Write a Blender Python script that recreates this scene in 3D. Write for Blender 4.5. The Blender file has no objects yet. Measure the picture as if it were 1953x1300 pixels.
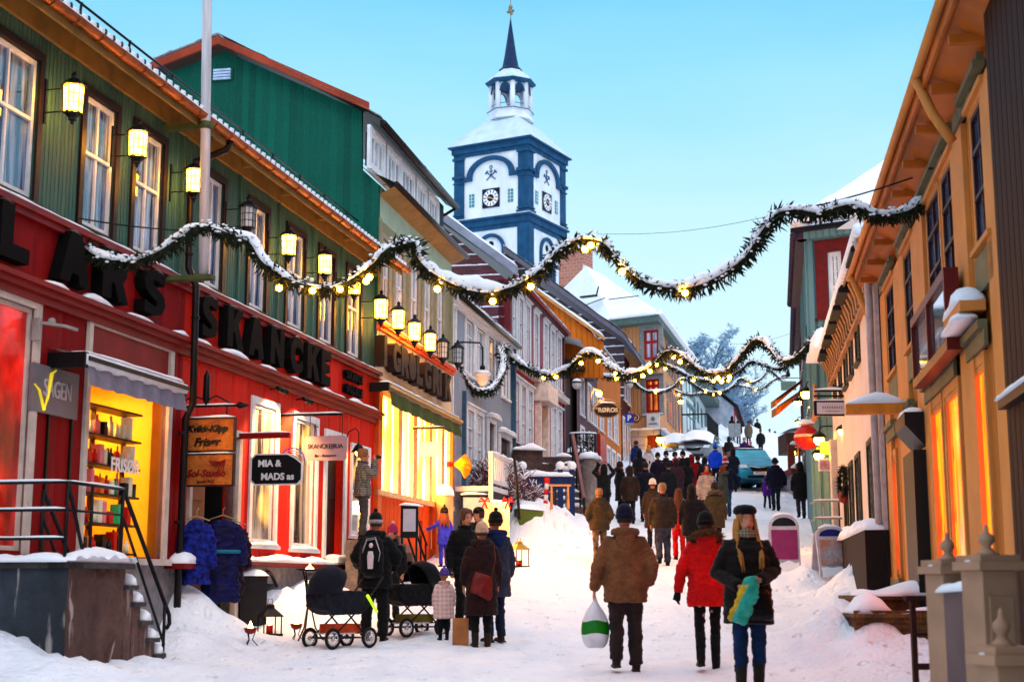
import bpy, bmesh, math, random
from math import sin, cos, pi, radians as R, hypot, atan2
from mathutils import Vector, Matrix, noise
random.seed(11)
SC = bpy.context.scene
COL = SC.collection
# ---------------------------------------------------------------- camera, sky, sun, exposure
F = 2712.5; PITCH = math.atan(460/F); CP, SP = cos(PITCH), sin(PITCH)
cam = bpy.data.cameras.new('camera'); camo = bpy.data.objects.new('camera', cam); COL.objects.link(camo)
cam.lens = 50; cam.sensor_width = 36; cam.clip_start = .1; cam.clip_end = 3000
camo.location = (0, 0, 0); camo.rotation_euler = (pi/2+PITCH, 0, 0)
cam.dof.use_dof = True; cam.dof.focus_distance = 27; cam.dof.aperture_fstop = 2.4
SC.camera = camo
SUN_EL, SUN_AZ = 9, 165       # azimuth from +Y clockwise; behind the camera
w = bpy.data.worlds.new('World'); SC.world = w; w.use_nodes = True
nt = w.node_tree; bg = nt.nodes['Background']
sky = nt.nodes.new('ShaderNodeTexSky'); sky.sky_type = 'NISHITA'; sky.sun_disc = False
sky.sun_elevation = R(SUN_EL); sky.sun_rotation = R(SUN_AZ); sky.altitude = 600; sky.air_density = 1.3; sky.dust_density = 1.0; sky.ozone_density = 3.0
hs = nt.nodes.new('ShaderNodeHueSaturation'); hs.inputs['Saturation'].default_value = 1.0; hs.inputs['Value'].default_value = 1.0
tc = nt.nodes.new('ShaderNodeTexCoord'); sx = nt.nodes.new('ShaderNodeSeparateXYZ'); rp = nt.nodes.new('ShaderNodeValToRGB')
nt.links.new(tc.outputs['Generated'], sx.inputs[0]); nt.links.new(sx.outputs['Z'], rp.inputs[0])
e = rp.color_ramp.elements
e[0].position = 0; e[0].color = (.42, .545, .60, 1); e[1].position = .5; e[1].color = (.012, .19, .44, 1)
for ps, c in ((.14, (.40, .54, .605, 1)), (.25, (.32, .51, .60, 1)), (.33, (.19, .44, .585, 1)), (.42, (.085, .345, .54, 1))):
    q = e.new(ps); q.color = c
mx = nt.nodes.new('ShaderNodeMix'); mx.data_type = 'RGBA'; mx.blend_type = 'MIX'; mx.inputs['Factor'].default_value = .85
wn_ = nt.nodes.new('ShaderNodeTexNoise'); wn_.inputs['Scale'].default_value = 2.2; wn_.inputs['Detail'].default_value = 6; mpw = nt.nodes.new('ShaderNodeMapping'); mpw.inputs['Scale'].default_value = (1, 1, 3.5)
nt.links.new(tc.outputs['Generated'], mpw.inputs[0]); nt.links.new(mpw.outputs[0], wn_.inputs['Vector'])
wa = nt.nodes.new('ShaderNodeMath'); wa.operation = 'MULTIPLY_ADD'; wa.inputs[1].default_value = -.16; nt.links.new(wn_.outputs['Fac'], wa.inputs[0])
wb = nt.nodes.new('ShaderNodeMath'); wb.operation = 'ADD'; wb.inputs[1].default_value = .075; nt.links.new(sx.outputs['Z'], wb.inputs[0]); nt.links.new(wb.outputs[0], wa.inputs[2]); nt.links.new(wa.outputs[0], rp.inputs[0])
# added brightness overhead: unseen sky above the frame is raised to light the snow
mr = nt.nodes.new('ShaderNodeMapRange'); mr.inputs[1].default_value = .46; mr.inputs[2].default_value = .8; mr.inputs[3].default_value = 0; mr.inputs[4].default_value = 1
nt.links.new(sx.outputs['Z'], mr.inputs[0]); oc = nt.nodes.new('ShaderNodeMix'); oc.data_type = 'RGBA'; oc.inputs[7].default_value = (.84, .90, 1.02, 1)
nt.links.new(mr.outputs[0], oc.inputs[0]); nt.links.new(rp.outputs[0], oc.inputs[6])
sc_ = nt.nodes.new('ShaderNodeVectorMath'); sc_.operation = 'SCALE'; sc_.inputs[3].default_value = 9.2
nt.links.new(oc.outputs[2], sc_.inputs[0])
nt.links.new(sky.outputs[0], hs.inputs['Color']); nt.links.new(hs.outputs[0], mx.inputs[6]); nt.links.new(sc_.outputs[0], mx.inputs[7])
nt.links.new(mx.outputs[2], bg.inputs['Color']); bg.inputs['Strength'].default_value = .1
sl = bpy.data.lights.new('sun', 'SUN'); sl.energy = .5; sl.angle = R(30); sl.color = (1, .9, .86)
so = bpy.data.objects.new('sun', sl); COL.objects.link(so)
so.rotation_euler = (R(90-SUN_EL-25), 0, R(-SUN_AZ+180))
SC.view_settings.view_transform = 'Standard'; SC.view_settings.look = 'None'; SC.view_settings.gamma = 1; SC.view_settings.exposure = 1.1
SC.cycles.max_bounces = 5; SC.cycles.diffuse_bounces = 3; SC.cycles.glossy_bounces = 3; SC.cycles.caustics_reflective = False; SC.cycles.caustics_refractive = False
SC.cycles.sample_clamp_indirect = 4
# ---------------------------------------------------------------- rays
def ray(px, py):
    u = (px-976.5)/F; v = (650-py)/F
    return (u, CP-v*SP, SP+v*CP)
def pix(px, py, Y):
    x, y, z = ray(px, py); k = Y/y
    return Vector((x*k, Y, z*k))
# ---------------------------------------------------------------- materials
MATS = {}
def new(name):
    m = bpy.data.materials.new(name); m.use_nodes = True; MATS[name] = m
    return m, m.node_tree, m.node_tree.nodes['Principled BSDF']
def N(t, k, **kw):
    n = t.nodes.new('ShaderNode'+k)
    for a, b in kw.items(): setattr(n, a, b)
    return n
def mth(t, op, a, b=None, c=None):
    n = N(t, 'Math', operation=op)
    for i, v in enumerate((a, b, c)):
        if v is None: continue
        if isinstance(v, (int, float)): n.inputs[i].default_value = v
        else: t.links.new(v, n.inputs[i])
    return n.outputs[0]
def mixc(t, f, a, b):
    n = N(t, 'Mix', data_type='RGBA')
    for i, v in ((0, f), (6, a), (7, b)):
        if isinstance(v, (int, float)): n.inputs[i].default_value = v
        elif isinstance(v, tuple): n.inputs[i].default_value = (*v[:3], 1)
        else: t.links.new(v, n.inputs[i])
    return n.outputs[2]
def noi(t, scale, vec=None, detail=4, stretch=None):
    n = N(t, 'TexNoise'); n.inputs['Scale'].default_value = scale; n.inputs['Detail'].default_value = detail
    if vec is None: vec = N(t, 'TexCoord').outputs['Object']
    if stretch:
        mp = N(t, 'Mapping'); mp.inputs['Scale'].default_value = stretch; t.links.new(vec, mp.inputs[0]); vec = mp.outputs[0]
    t.links.new(vec, n.inputs['Vector'])
    return n.outputs['Fac']
def ramp(t, f, a, b):
    n = N(t, 'MapRange'); t.links.new(f, n.inputs[0]); n.inputs[1].default_value = a; n.inputs[2].default_value = b
    return n.outputs[0]
def bump(t, bs, h, st=.5, dist=.02, nrm=None):
    b = N(t, 'Bump'); b.inputs['Strength'].default_value = st; b.inputs['Distance'].default_value = dist
    t.links.new(h, b.inputs['Height'])
    if nrm: t.links.new(nrm, b.inputs['Normal'])
    t.links.new(b.outputs[0], bs.inputs['Normal'])
    return b.outputs[0]
def tone(c):   # real paint is darker and purer than it looks in a bright print
    return tuple(.8*(max(v, 0)/.8)**1.42 for v in c[:3])
def dk(c, k): return tuple(v*k for v in c[:3])
def M(name, col=(.5, .5, .5), rough=.6, var=.25, scale=6, metal=0, bs=.2, spec=.22, bscale=None, bdist=.01, sheen=0, stretch=None):
    if name in MATS: return MATS[name]
    m, t, b = new(name); col = tone(col)
    n = noi(t, scale, stretch=stretch)
    t.links.new(mixc(t, ramp(t, n, .3, .7), dk(col, 1-var), dk(col, 1+var*.6)), b.inputs['Base Color'])
    b.inputs['Roughness'].default_value = rough; b.inputs['Metallic'].default_value = metal
    b.inputs['Specular IOR Level'].default_value = spec
    if sheen: b.inputs['Sheen Weight'].default_value = sheen
    if bs: bump(t, b, noi(t, bscale or scale*4), bs, bdist)
    return m
def siding(name, col, period=.13, var=.22, axis='X', worn=.0, wcol=(.3, .28, .25), batten=False, bd=.03):
    m, t, b = new(name); col = tone(col)
    tc = N(t, 'TexCoord'); s = N(t, 'SeparateXYZ'); t.links.new(tc.outputs['Object'], s.inputs[0])
    x = mth(t, 'DIVIDE', s.outputs[axis], period)
    fr = mth(t, 'FRACT', x); fl = mth(t, 'FLOOR', x)
    wn = N(t, 'TexWhiteNoise', noise_dimensions='1D'); t.links.new(fl, wn.inputs['W'])
    st = (9, 9, .7) if axis == 'X' else (.7, 9, 9)
    n = noi(t, 2.2, tc.outputs['Object'], 6, st); n2 = noi(t, .7, tc.outputs['Object'], 4)
    f = mth(t, 'ADD', mth(t, 'MULTIPLY', wn.outputs[0], .4), mth(t, 'MULTIPLY', n, .6))
    c = mixc(t, ramp(t, f, .15, .85), dk(col, 1-var), dk(col, 1+var*.8))
    c = mixc(t, mth(t, 'MULTIPLY', ramp(t, n2, .45, .8), .35), c, dk(col, .45))
    if worn: c = mixc(t, mth(t, 'MULTIPLY', ramp(t, noi(t, 5, tc.outputs['Object'], 8, st), .55, .7), worn), c, wcol)
    t.links.new(c, b.inputs['Base Color'])
    b.inputs['Roughness'].default_value = .7; b.inputs['Specular IOR Level'].default_value = .14
    d = mth(t, 'MINIMUM', fr, mth(t, 'SUBTRACT', 1.0, fr))
    h = ramp(t, d, .0, .16) if not batten else mth(t, 'SUBTRACT', 1.0, ramp(t, d, .16, .22))
    nr = bump(t, b, h, 1.0, bd)
    bump(t, b, n, .3, .01, nr)
    return m
def emis(name, col, st, var=.5, scale=3, dark=None, stretch=None, items=0):
    m, t, b = new(name)
    n = ramp(t, noi(t, scale, stretch=stretch, detail=6), .35, .65)
    b.inputs['Base Color'].default_value = (*dk(col, .1), 1); b.inputs['Roughness'].default_value = .15
    c = mixc(t, n, dark or dk(col, .6), col)
    if items:
        vo = N(t, 'TexVoronoi'); vo.inputs['Scale'].default_value = items; vo.feature = 'F1'; mp = N(t, 'Mapping'); mp.inputs['Scale'].default_value = (1, 1, .7); t.links.new(N(t, 'TexCoord').outputs['Object'], mp.inputs[0]); t.links.new(mp.outputs[0], vo.inputs['Vector'])
        c = mixc(t, mth(t, 'MULTIPLY', mth(t, 'LESS_THAN', vo.outputs['Distance'], .38), mth(t, 'MULTIPLY', ramp(t, noi(t, 1.3, detail=2), .45, .5), .75)), c, dk(dark or col, .35))
    t.links.new(c, b.inputs['Emission Color'])
    t.links.new(mth(t, 'MULTIPLY_ADD', n, st*var, st*(1-var)), b.inputs['Emission Strength'])
    return m
def glass(name, dark=(.02, .05, .13), light=(.22, .27, .42), sc=2.0, lit=None):
    m, t, b = new(name)
    n = ramp(t, noi(t, sc, stretch=(7, 7, .6), detail=5), .42, .62)
    t.links.new(mixc(t, n, dark, light), b.inputs['Base Color'])
    b.inputs['Roughness'].default_value = .06; b.inputs['Specular IOR Level'].default_value = .9
    b.inputs['Coat Weight'].default_value = .6; b.inputs['Coat Roughness'].default_value = .03
    bump(t, b, noi(t, 1.2), .12, .05)
    if lit:
        k = ramp(t, noi(t, .8, detail=2), .5, .62)
        b.inputs['Emission Color'].default_value = (*lit, 1); t.links.new(mth(t, 'MULTIPLY', k, 1.1), b.inputs['Emission Strength'])
    return m
def snowmat(name, tracks=False):
    m, t, b = new(name)
    n = noi(t, .9, detail=5)
    c = mixc(t, ramp(t, n, .35, .7), (.80, .84, .92), (.90, .91, .94))
    if tracks:
        st = ramp(t, noi(t, 1.0, detail=8, stretch=(2.2, .35, 1)), .52, .68)
        c = mixc(t, mth(t, 'MULTIPLY', st, .30), c, (.62, .66, .75))
        c = mixc(t, mth(t, 'MULTIPLY', ramp(t, noi(t, 11, detail=4), .63, .74), .4), c, (.40, .36, .35))
    t.links.new(c, b.inputs['Base Color'])
    b.inputs['Roughness'].default_value = .75; b.inputs['Specular IOR Level'].default_value = .25
    h = mth(t, 'ADD', mth(t, 'MULTIPLY', noi(t, 2.6, detail=6), 1.0), mth(t, 'MULTIPLY', noi(t, 16, detail=5), .4 if tracks else .25))
    if tracks:
        vo = N(t, 'TexVoronoi'); vo.inputs['Scale'].default_value = 3.1; mp = N(t, 'Mapping'); mp.inputs['Scale'].default_value = (1.3, .8, .3); t.links.new(N(t, 'TexCoord').outputs['Object'], mp.inputs[0]); t.links.new(mp.outputs[0], vo.inputs['Vector'])
        h = mth(t, 'ADD', h, mth(t, 'MULTIPLY', ramp(t, vo.outputs['Distance'], .10, .26), .45))
    bump(t, b, h, .9 if tracks else .5, .10 if tracks else .05)
    return m
def stonemat(name, col, col2, sc=1.2, streak=True):
    m, t, b = new(name); col, col2 = tone(col), tone(col2)
    n = noi(t, sc, detail=8, stretch=(1, 1, .35) if streak else None); n2 = noi(t, sc*5, detail=8)
    c = mixc(t, ramp(t, n, .38, .62), col, col2)
    c = mixc(t, mth(t, 'MULTIPLY', ramp(t, n2, .4, .7), .5), c, dk(col, .4))
    if streak: c = mixc(t, mth(t, 'MULTIPLY', ramp(t, noi(t, 1.6, detail=7, stretch=(3, 3, .35)), .60, .66), .8), c, (.42, .36, .34))
    t.links.new(c, b.inputs['Base Color']); b.inputs['Roughness'].default_value = .9
    bump(t, b, mth(t, 'ADD', n2, mth(t, 'MULTIPLY', noi(t, sc*18), .4)), .9, .05)
    return m
def brickmat(name, c1, c2, mortar, sc=3.0):
    m, t, b = new(name)
    k = N(t, 'TexBrick'); k.inputs['Scale'].default_value = sc
    tc = N(t, 'TexCoord'); s = N(t, 'SeparateXYZ'); t.links.new(tc.outputs['Object'], s.inputs[0]); cb = N(t, 'CombineXYZ')
    t.links.new(mth(t, 'ADD', s.outputs[0], s.outputs[1]), cb.inputs[0]); t.links.new(s.outputs[2], cb.inputs[1]); t.links.new(cb.outputs[0], k.inputs['Vector'])
    for i, c in ((1, c1), (2, c2), (3, mortar)): k.inputs[i].default_value = (*c, 1)
    t.links.new(k.outputs[0], b.inputs['Base Color']); b.inputs['Roughness'].default_value = .9
    bump(t, b, k.outputs[1], -.5, .02)
    return m
snow = snowmat('snow'); snow_road = snowmat('snow_road', True)
white = M('white_paint', (.72, .72, .74), .5, .15, 5); offwhite = M('offwhite_paint', (.62, .55, .50), .55, .2, 5)
black = M('black_paint', (.012, .012, .014), .4, .3, 8); iron = M('iron', (.02, .02, .022), .45, .3, 20, .3)
darkbrown = M('dark_brown_paint', (.045, .014, .012), .5, .3, 6)
copper = M('copper_gutter', (.40, .15, .06), .45, .4, 4, .5)
gutter_dark = M('dark_gutter', (.05, .035, .035), .4, .3, 4, .4)
gl_blue = glass('window_glass'); gl_dark = glass('dark_window_glass', (.006, .008, .014), (.05, .06, .09)); gl_pale = glass('pale_window_glass', (.12, .15, .22), (.55, .56, .66), 1.5)
gl_warm = glass('warm_window_glass', (.05, .05, .09), (.4, .36, .42), 2, (1, .42, .08))
em_shop = emis('lit_shop_window', (1, .58, .14), 3.6, .6, 1.6, (1, .36, .05), (2, 2, .5))
em_orange = emis('orange_lit_window', (1, .12, .003), 3.0, .5, 1.6, (.7, .075, .002), (3, 3, .5), items=5)
em_lamp = emis('lamp_glass', (1, .42, .024), 40, .3, 5, (1, .33, .010))
em_bulb = emis('bulb_light', (1, .38, .013), 75, .1, 5)
# ---------------------------------------------------------------- mesh builder
class MB:
    def __init__(s, T=None): s.v = []; s.f = []; s.m = []; s.sm = []; s.T = T; s.mi = 0; s.smooth = False; s.cuts = []
    def add(s, vs, fs, mi=None, sm=None):
        k = len(s.v); s.cuts.append((k, len(s.f)))
        s.v += [tuple(s.T(*p)) if s.T else tuple(p) for p in vs]
        for f in fs:
            s.f.append([i+k for i in f]); s.m.append(s.mi if mi is None else mi); s.sm.append(s.smooth if sm is None else sm)
        return s
    def box(s, x0, x1, y0, y1, z0, z1, mi=None, X=None):
        vs = [(x, y, z) for z in (z0, z1) for y in (y0, y1) for x in (x0, x1)]
        if X: vs = [tuple(X @ Vector(p)) for p in vs]
        return s.add(vs, [(0, 1, 3, 2), (4, 6, 7, 5), (0, 4, 5, 1), (2, 3, 7, 6), (0, 2, 6, 4), (1, 5, 7, 3)], mi)
    def quad(s, a, b, c, d, mi=None): return s.add([a, b, c, d], [(0, 1, 2, 3)], mi)
    def prism(s, poly, axis, a, b, mi=None):
        n = len(poly)
        f = {'x': lambda p, t: (t, p[0], p[1]), 'y': lambda p, t: (p[0], t, p[1]), 'z': lambda p, t: (p[0], p[1], t)}[axis]
        vs = [f(p, a) for p in poly]+[f(p, b) for p in poly]
        return s.add(vs, [tuple(range(n)), tuple(range(2*n-1, n-1, -1))]+[(i, (i+1) % n, n+(i+1) % n, n+i) for i in range(n)], mi)
    def tube(s, pts, rad, seg=8, mi=None, cap=True, flat=1.0, up=None, sm=True):
        pts = [Vector(p) for p in pts]; n = len(pts)
        if isinstance(rad, (int, float)): rad = [rad]*n
        vs = []; u = None
        for i, p in enumerate(pts):
            t = (pts[min(i+1, n-1)]-pts[max(i-1, 0)])
            t = t.normalized() if t.length > 1e-9 else Vector((0, 0, 1))
            if u is None:
                u = Vector(up) if up else (Vector((0, 0, 1)) if abs(t.z) < .9 else Vector((1, 0, 0)))
            u = (u-t*u.dot(t)); u = u.normalized() if u.length > 1e-6 else t.orthogonal().normalized()
            w_ = t.cross(u)
            r = rad[i]; ra, rb = (r if isinstance(r, tuple) else (r, r*flat))
            for k in range(seg):
                a = 2*pi*k/seg
                vs.append(p+w_*(cos(a)*ra)+u*(sin(a)*rb))
        fs = [(i*seg+k, i*seg+(k+1) % seg, (i+1)*seg+(k+1) % seg, (i+1)*seg+k) for i in range(n-1) for k in range(seg)]
        if cap: fs += [tuple(range(seg))[::-1], tuple(range((n-1)*seg, n*seg))]
        return s.add(vs, fs, mi, sm)
    def bar(s, a, b, r=.01, mi=None, seg=6): return s.tube([a, b], r, seg, mi)
    def beam(s, a, b, wd, ht, mi=None): return s.tube([a, b], [(wd*.7071, ht*.7071)]*2, 4, mi, sm=False) if 0 else s._beam(a, b, wd, ht, mi)
    def _beam(s, a, b, wd, ht, mi):
        a, b = Vector(a), Vector(b); t = (b-a).normalized(); u = Vector((0, 0, 1)) if abs(t.z) < .95 else Vector((1, 0, 0))
        w_ = t.cross(u).normalized()*wd/2; u = w_.cross(t).normalized()*ht/2
        vs = [p+q*w_+r*u for p in (a, b) for q, r in ((-1, -1), (1, -1), (1, 1), (-1, 1))]
        return s.add(vs, [(0, 1, 2, 3), (7, 6, 5, 4), (0, 4, 5, 1), (1, 5, 6, 2), (2, 6, 7, 3), (3, 7, 4, 0)], mi, False)
    def lathe(s, prof, c=(0, 0, 0), seg=16, mi=None, ax=1, ay=1, sm=True, ang=0):
        vs = [(c[0]+r*cos(2*pi*k/seg+ang)*ax, c[1]+r*sin(2*pi*k/seg+ang)*ay, c[2]+z) for r, z in prof for k in range(seg)]
        n = len(prof)
        fs = [(i*seg+k, i*seg+(k+1) % seg, (i+1)*seg+(k+1) % seg, (i+1)*seg+k) for i in range(n-1) for k in range(seg)]
        fs += [tuple(range(seg))[::-1], tuple(range((n-1)*seg, n*seg))]
        return s.add(vs, fs, mi, sm)
    def ball(s, c, r, seg=12, mi=None, sq=(1, 1, 1)):
        n = max(4, seg//2)
        pr = [(max(1e-4, sin(pi*i/n)), -cos(pi*i/n)) for i in range(n+1)]
        vs = [(c[0]+r*q*cos(2*pi*k/seg)*sq[0], c[1]+r*q*sin(2*pi*k/seg)*sq[1], c[2]+r*z*sq[2]) for q, z in pr for k in range(seg)]
        fs = [(i*seg+k, i*seg+(k+1) % seg, (i+1)*seg+(k+1) % seg, (i+1)*seg+k) for i in range(n) for k in range(seg)]
        return s.add(vs, fs, mi, True)
    def grid(s, fn, nu, nv, mi=None, sm=True):
        vs = [fn(i/nu, j/nv) for j in range(nv+1) for i in range(nu+1)]
        return s.add(vs, [(j*(nu+1)+i, j*(nu+1)+i+1, (j+1)*(nu+1)+i+1, (j+1)*(nu+1)+i) for j in range(nv) for i in range(nu)], mi, sm)
    def build(s, name, mats, parent=None, bevel=0, loc=None, recalc=True):
        me = bpy.data.meshes.new(name); me.from_pydata(s.v, [], s.f)
        if not isinstance(mats, (list, tuple)): mats = [mats]
        for m in mats: me.materials.append(m)
        me.polygons.foreach_set('material_index', s.m); me.polygons.foreach_set('use_smooth', s.sm)
        if recalc:
            bm = bmesh.new(); bm.from_mesh(me); bmesh.ops.recalc_face_normals(bm, faces=bm.faces); bm.to_mesh(me); bm.free()
        o = bpy.data.objects.new(name, me); COL.objects.link(o)
        if parent: o.parent = parent
        if loc is not None: o.location = loc
        if bevel:
            b = o.modifiers.new('b', 'BEVEL'); b.width = bevel; b.segments = 2; b.limit_method = 'ANGLE'
        return o
def split(mb, name, mats, parent, per=1):
    """one object per piece added to the builder (per = adds that make one piece)"""
    out = []; cs = mb.cuts[::per]+[(len(mb.v), len(mb.f))]
    for (v0, f0), (v1, f1) in zip(cs, cs[1:]):
        q = MB(); q.v = mb.v[v0:v1]; q.f = [[i-v0 for i in f] for f in mb.f[f0:f1]]; q.m = mb.m[f0:f1]; q.sm = mb.sm[f0:f1]
        out.append(q.build(name, mats, parent))
    return out
def tag(o, label=None, cat=None, group=None, kind=None):
    if label: o['label'] = label
    if cat: o['category'] = cat
    if group: o['group'] = group
    if kind: o['kind'] = kind
    return o
def empty(name, loc=(0, 0, 0), rz=0, label=None, cat=None, group=None):
    o = bpy.data.objects.new(name, None); COL.objects.link(o); o.location = loc; o.rotation_euler = (0, 0, rz)
    return tag(o, label, cat, group)
def copy_tree(o, parent=None):
    c = o.copy(); COL.objects.link(c); c.parent = parent
    for ch in [q for q in o.children]: copy_tree(ch, c)
    return c
def snow_strip(mb, a, b, wd, ht, mi=None, n=None, lump=.35, seed=0):
    """lumpy snow lying along a..b on a ledge"""
    a, b = Vector(a), Vector(b); L = (b-a).length; n = n or max(4, int(L/.12)); t = (b-a).normalized()
    w_ = Vector((t.y, -t.x, 0)).normalized(); K = 6; vs = []
    for i in range(n+1):
        p = a.lerp(b, i/n); q = noise.noise(Vector((p.x*2.3+seed, p.y*2.3, p.z+7)))
        e_ = min(1, min(i, n-i)/1.5+.25)
        h = ht*(1+lump*2*q)*e_; ww = wd*(1+lump*.5*noise.noise(Vector((p.x*3, p.y*3+seed, 3))))*(.8+.2*e_)
        for k in range(K+1):
            an = pi*k/K; vs.append(p+w_*(cos(an)*ww/2)+Vector((0, 0, sin(an)**.7*h)))
    K1 = K+1
    fs = [(i*K1+k, i*K1+k+1, (i+1)*K1+k+1, (i+1)*K1+k) for i in range(n) for k in range(K)]
    fs += [tuple(range(K1)), tuple(range(n*K1, (n+1)*K1))[::-1], ]+[(i*K1, (i+1)*K1, (i+1)*K1+K, i*K1+K) for i in range(n)]
    return mb.add(vs, fs, mi, True)
# ---------------------------------------------------------------- text
def text(name, s, size, mat, parent, X, depth=.006, shear=0, bold=0, spc=1, align='CENTER'):
    """X: 4x4 matrix mapping text x (right), y (up), z (towards viewer)"""
    c = bpy.data.curves.new(name, 'FONT'); c.body = s; c.size = size; c.extrude = depth; c.align_x = align; c.align_y = 'CENTER'
    c.shear = shear; c.offset = bold; c.space_character = spc; c.resolution_u = 3
    t = bpy.data.objects.new(name, c); COL.objects.link(t)
    dg = bpy.context.evaluated_depsgraph_get(); me = bpy.data.meshes.new_from_object(t.evaluated_get(dg))
    bpy.data.objects.remove(t); bpy.data.curves.remove(c)
    me.transform(X); me.materials.clear(); me.materials.append(mat)
    o = bpy.data.objects.new(name, me); COL.objects.link(o)
    if parent: o.parent = parent
    return o
def frame4(o, x, y, z): # matrix from axes
    m = Matrix.Identity(4)
    for i, a in enumerate((x, y, z)):
        for k in range(3): m[k][i] = a[k]
    for k in range(3): m[k][3] = o[k]
    return m
# ---------------------------------------------------------------- facades
class Fac:
    def __init__(s, vx, px, Y, side, name=None, label=None, cat='building'):
        d = ray(vx, 1110); n = hypot(d[0], d[1]); s.dx, s.dy = d[0]/n, d[1]/n
        p = pix(px, 1110, Y); s.ox, s.oy = p.x, p.y; s.side = side
        s.n = (s.dy, -s.dx) if side == 'L' else (-s.dy, s.dx)
        s.ang = atan2(s.dy, s.dx)
        s.root = empty(name, (s.ox, s.oy, 0), s.ang, label, cat) if name else None
    def hit(s, px, py, o=0):
        r = ray(px, py); ox, oy = s.ox+s.n[0]*o, s.oy+s.n[1]*o
        det = -s.dx*r[1]+r[0]*s.dy
        t = (ox*r[1]-oy*r[0])/det
        k = (ox*s.dy-oy*s.dx)/(r[0]*s.dy-r[1]*s.dx)
        return t, k*r[2]
    def S(s, px, py=800, o=0): return s.hit(px, py, o)[0]
    def L(s, a, o, z): return (a, -o if s.side == 'L' else o, z)
    def W(s, a, o, z): return Vector((s.ox+s.dx*a+s.n[0]*o, s.oy+s.dy*a+s.n[1]*o, z))
    def mb(s): return MB(s.L)
    def mbw(s): return MB(s.W)
def wall(mb, s0, s1, z0, z1, holes, o=0, depth=.14, mi=0):
    ss = sorted({s0, s1, *[min(max(h[i], s0), s1) for h in holes for i in (0, 1)]}); zs = sorted({z0, z1, *[min(max(h[i], z0), z1) for h in holes for i in (2, 3)]})
    for a, b in zip(ss, ss[1:]):
        for c, d in zip(zs, zs[1:]):
            ms, mz = (a+b)/2, (c+d)/2
            if b-a < 1e-4 or d-c < 1e-4: continue
            if any(h[0] < ms < h[1] and h[2] < mz < h[3] for h in holes): continue
            mb.quad((a, o, c), (b, o, c), (b, o, d), (a, o, d), mi)
    for h in holes:
        a, b, c, d = h[:4]
        mb.quad((a, o, c), (a, o-depth, c), (a, o-depth, d), (a, o, d), mi); mb.quad((b, o, c), (b, o-depth, c), (b, o-depth, d), (b, o, d), mi)
        mb.quad((a, o, d), (a, o-depth, d), (b, o-depth, d), (b, o, d), mi); mb.quad((a, o, c), (a, o-depth, c), (b, o-depth, c), (b, o, c), mi)
def window(fac, s0, s1, z0, z1, frame=None, casing=None, pane=None, cols=2, rows=(.55,), o=0, cw=.09, fw=.055, mw=.035, rec=.07, sill=True, head=0, snowy=True, name='window', label=None, proud=.035, parent=None, munt=None):
    """frame+casing mesh (part) with a pane (sub-part) and sill snow (sub-part)"""
    parent = parent or fac.root; frame = frame or white; casing = casing or frame; pane = pane or gl_blue
    m = fac.mb()
    P = o+proud
    for a, b, c, d in ((s0-cw, s0, z0-cw*.5, z1), (s1, s1+cw, z0-cw*.5, z1), (s0-cw, s1+cw, z1, z1+cw)):
        m.box(a, b, o-rec, P, c, d, 1)
    if head: m.box(s0-cw-.05, s1+cw+.05, o, P+head, z1+cw, z1+cw+.05, 1); m.box(s0-cw-.02, s1+cw+.02, o, P+.01, z1+cw*.3, z1+cw-.002, 1)
    r0, r1 = o-rec, o-rec+.045
    m.box(s0, s0+fw, r0, r1, z0, z1, 0); m.box(s1-fw, s1, r0, r1, z0, z1, 0)
    m.box(s0+fw, s1-fw, r0, r1, z0, z0+fw, 0); m.box(s0+fw, s1-fw, r0, r1, z1-fw, z1, 0)
    zz = [z0+(z1-z0)*r for r in rows]
    for z in zz: m.box(s0+fw, s1-fw, r0+.002, r1+.01, z-mw*.6, z+mw*.6, 0)
    for k in range(1, cols):
        x = s0+(s1-s0)*k/cols; lv = [z0+fw]+zz+[z1-fw]
        for a, b in zip(lv, lv[1:]): m.box(x-mw/2, x+mw/2, r0+.004, r1-.004, a+(mw*.6 if a != z0+fw else 0), b-(mw*.6 if b != z1-fw else 0), 0)
    if munt:
        for k in range(1, munt):
            z = z0+(z1-z0)*k/munt
            m.box(s0+fw, s1-fw, r0+.006, r1-.01, z-.01, z+.01, 0)
    if sill: m.box(s0-cw-.03, s1+cw+.03, o-rec, P+.05, z0-cw*.5-.05, z0-cw*.5-.001, 1)
    w_ = m.build(name, [frame, casing], parent)
    if label: w_['label'] = label
    g = fac.mb(); g.quad((s0, o-rec+.012, z0), (s1, o-rec+.012, z0), (s1, o-rec+.012, z1), (s0, o-rec+.012, z1)); g.build('pane', pane, w_)
    if snowy and sill:
        k = fac.mb(); snow_strip(k, (s0-cw, o+.03, z0-cw*.5), (s1+cw, o+.03, z0-cw*.5), .13, .05, lump=.5); k.build('sill_snow', snow, w_)
    return w_
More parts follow.
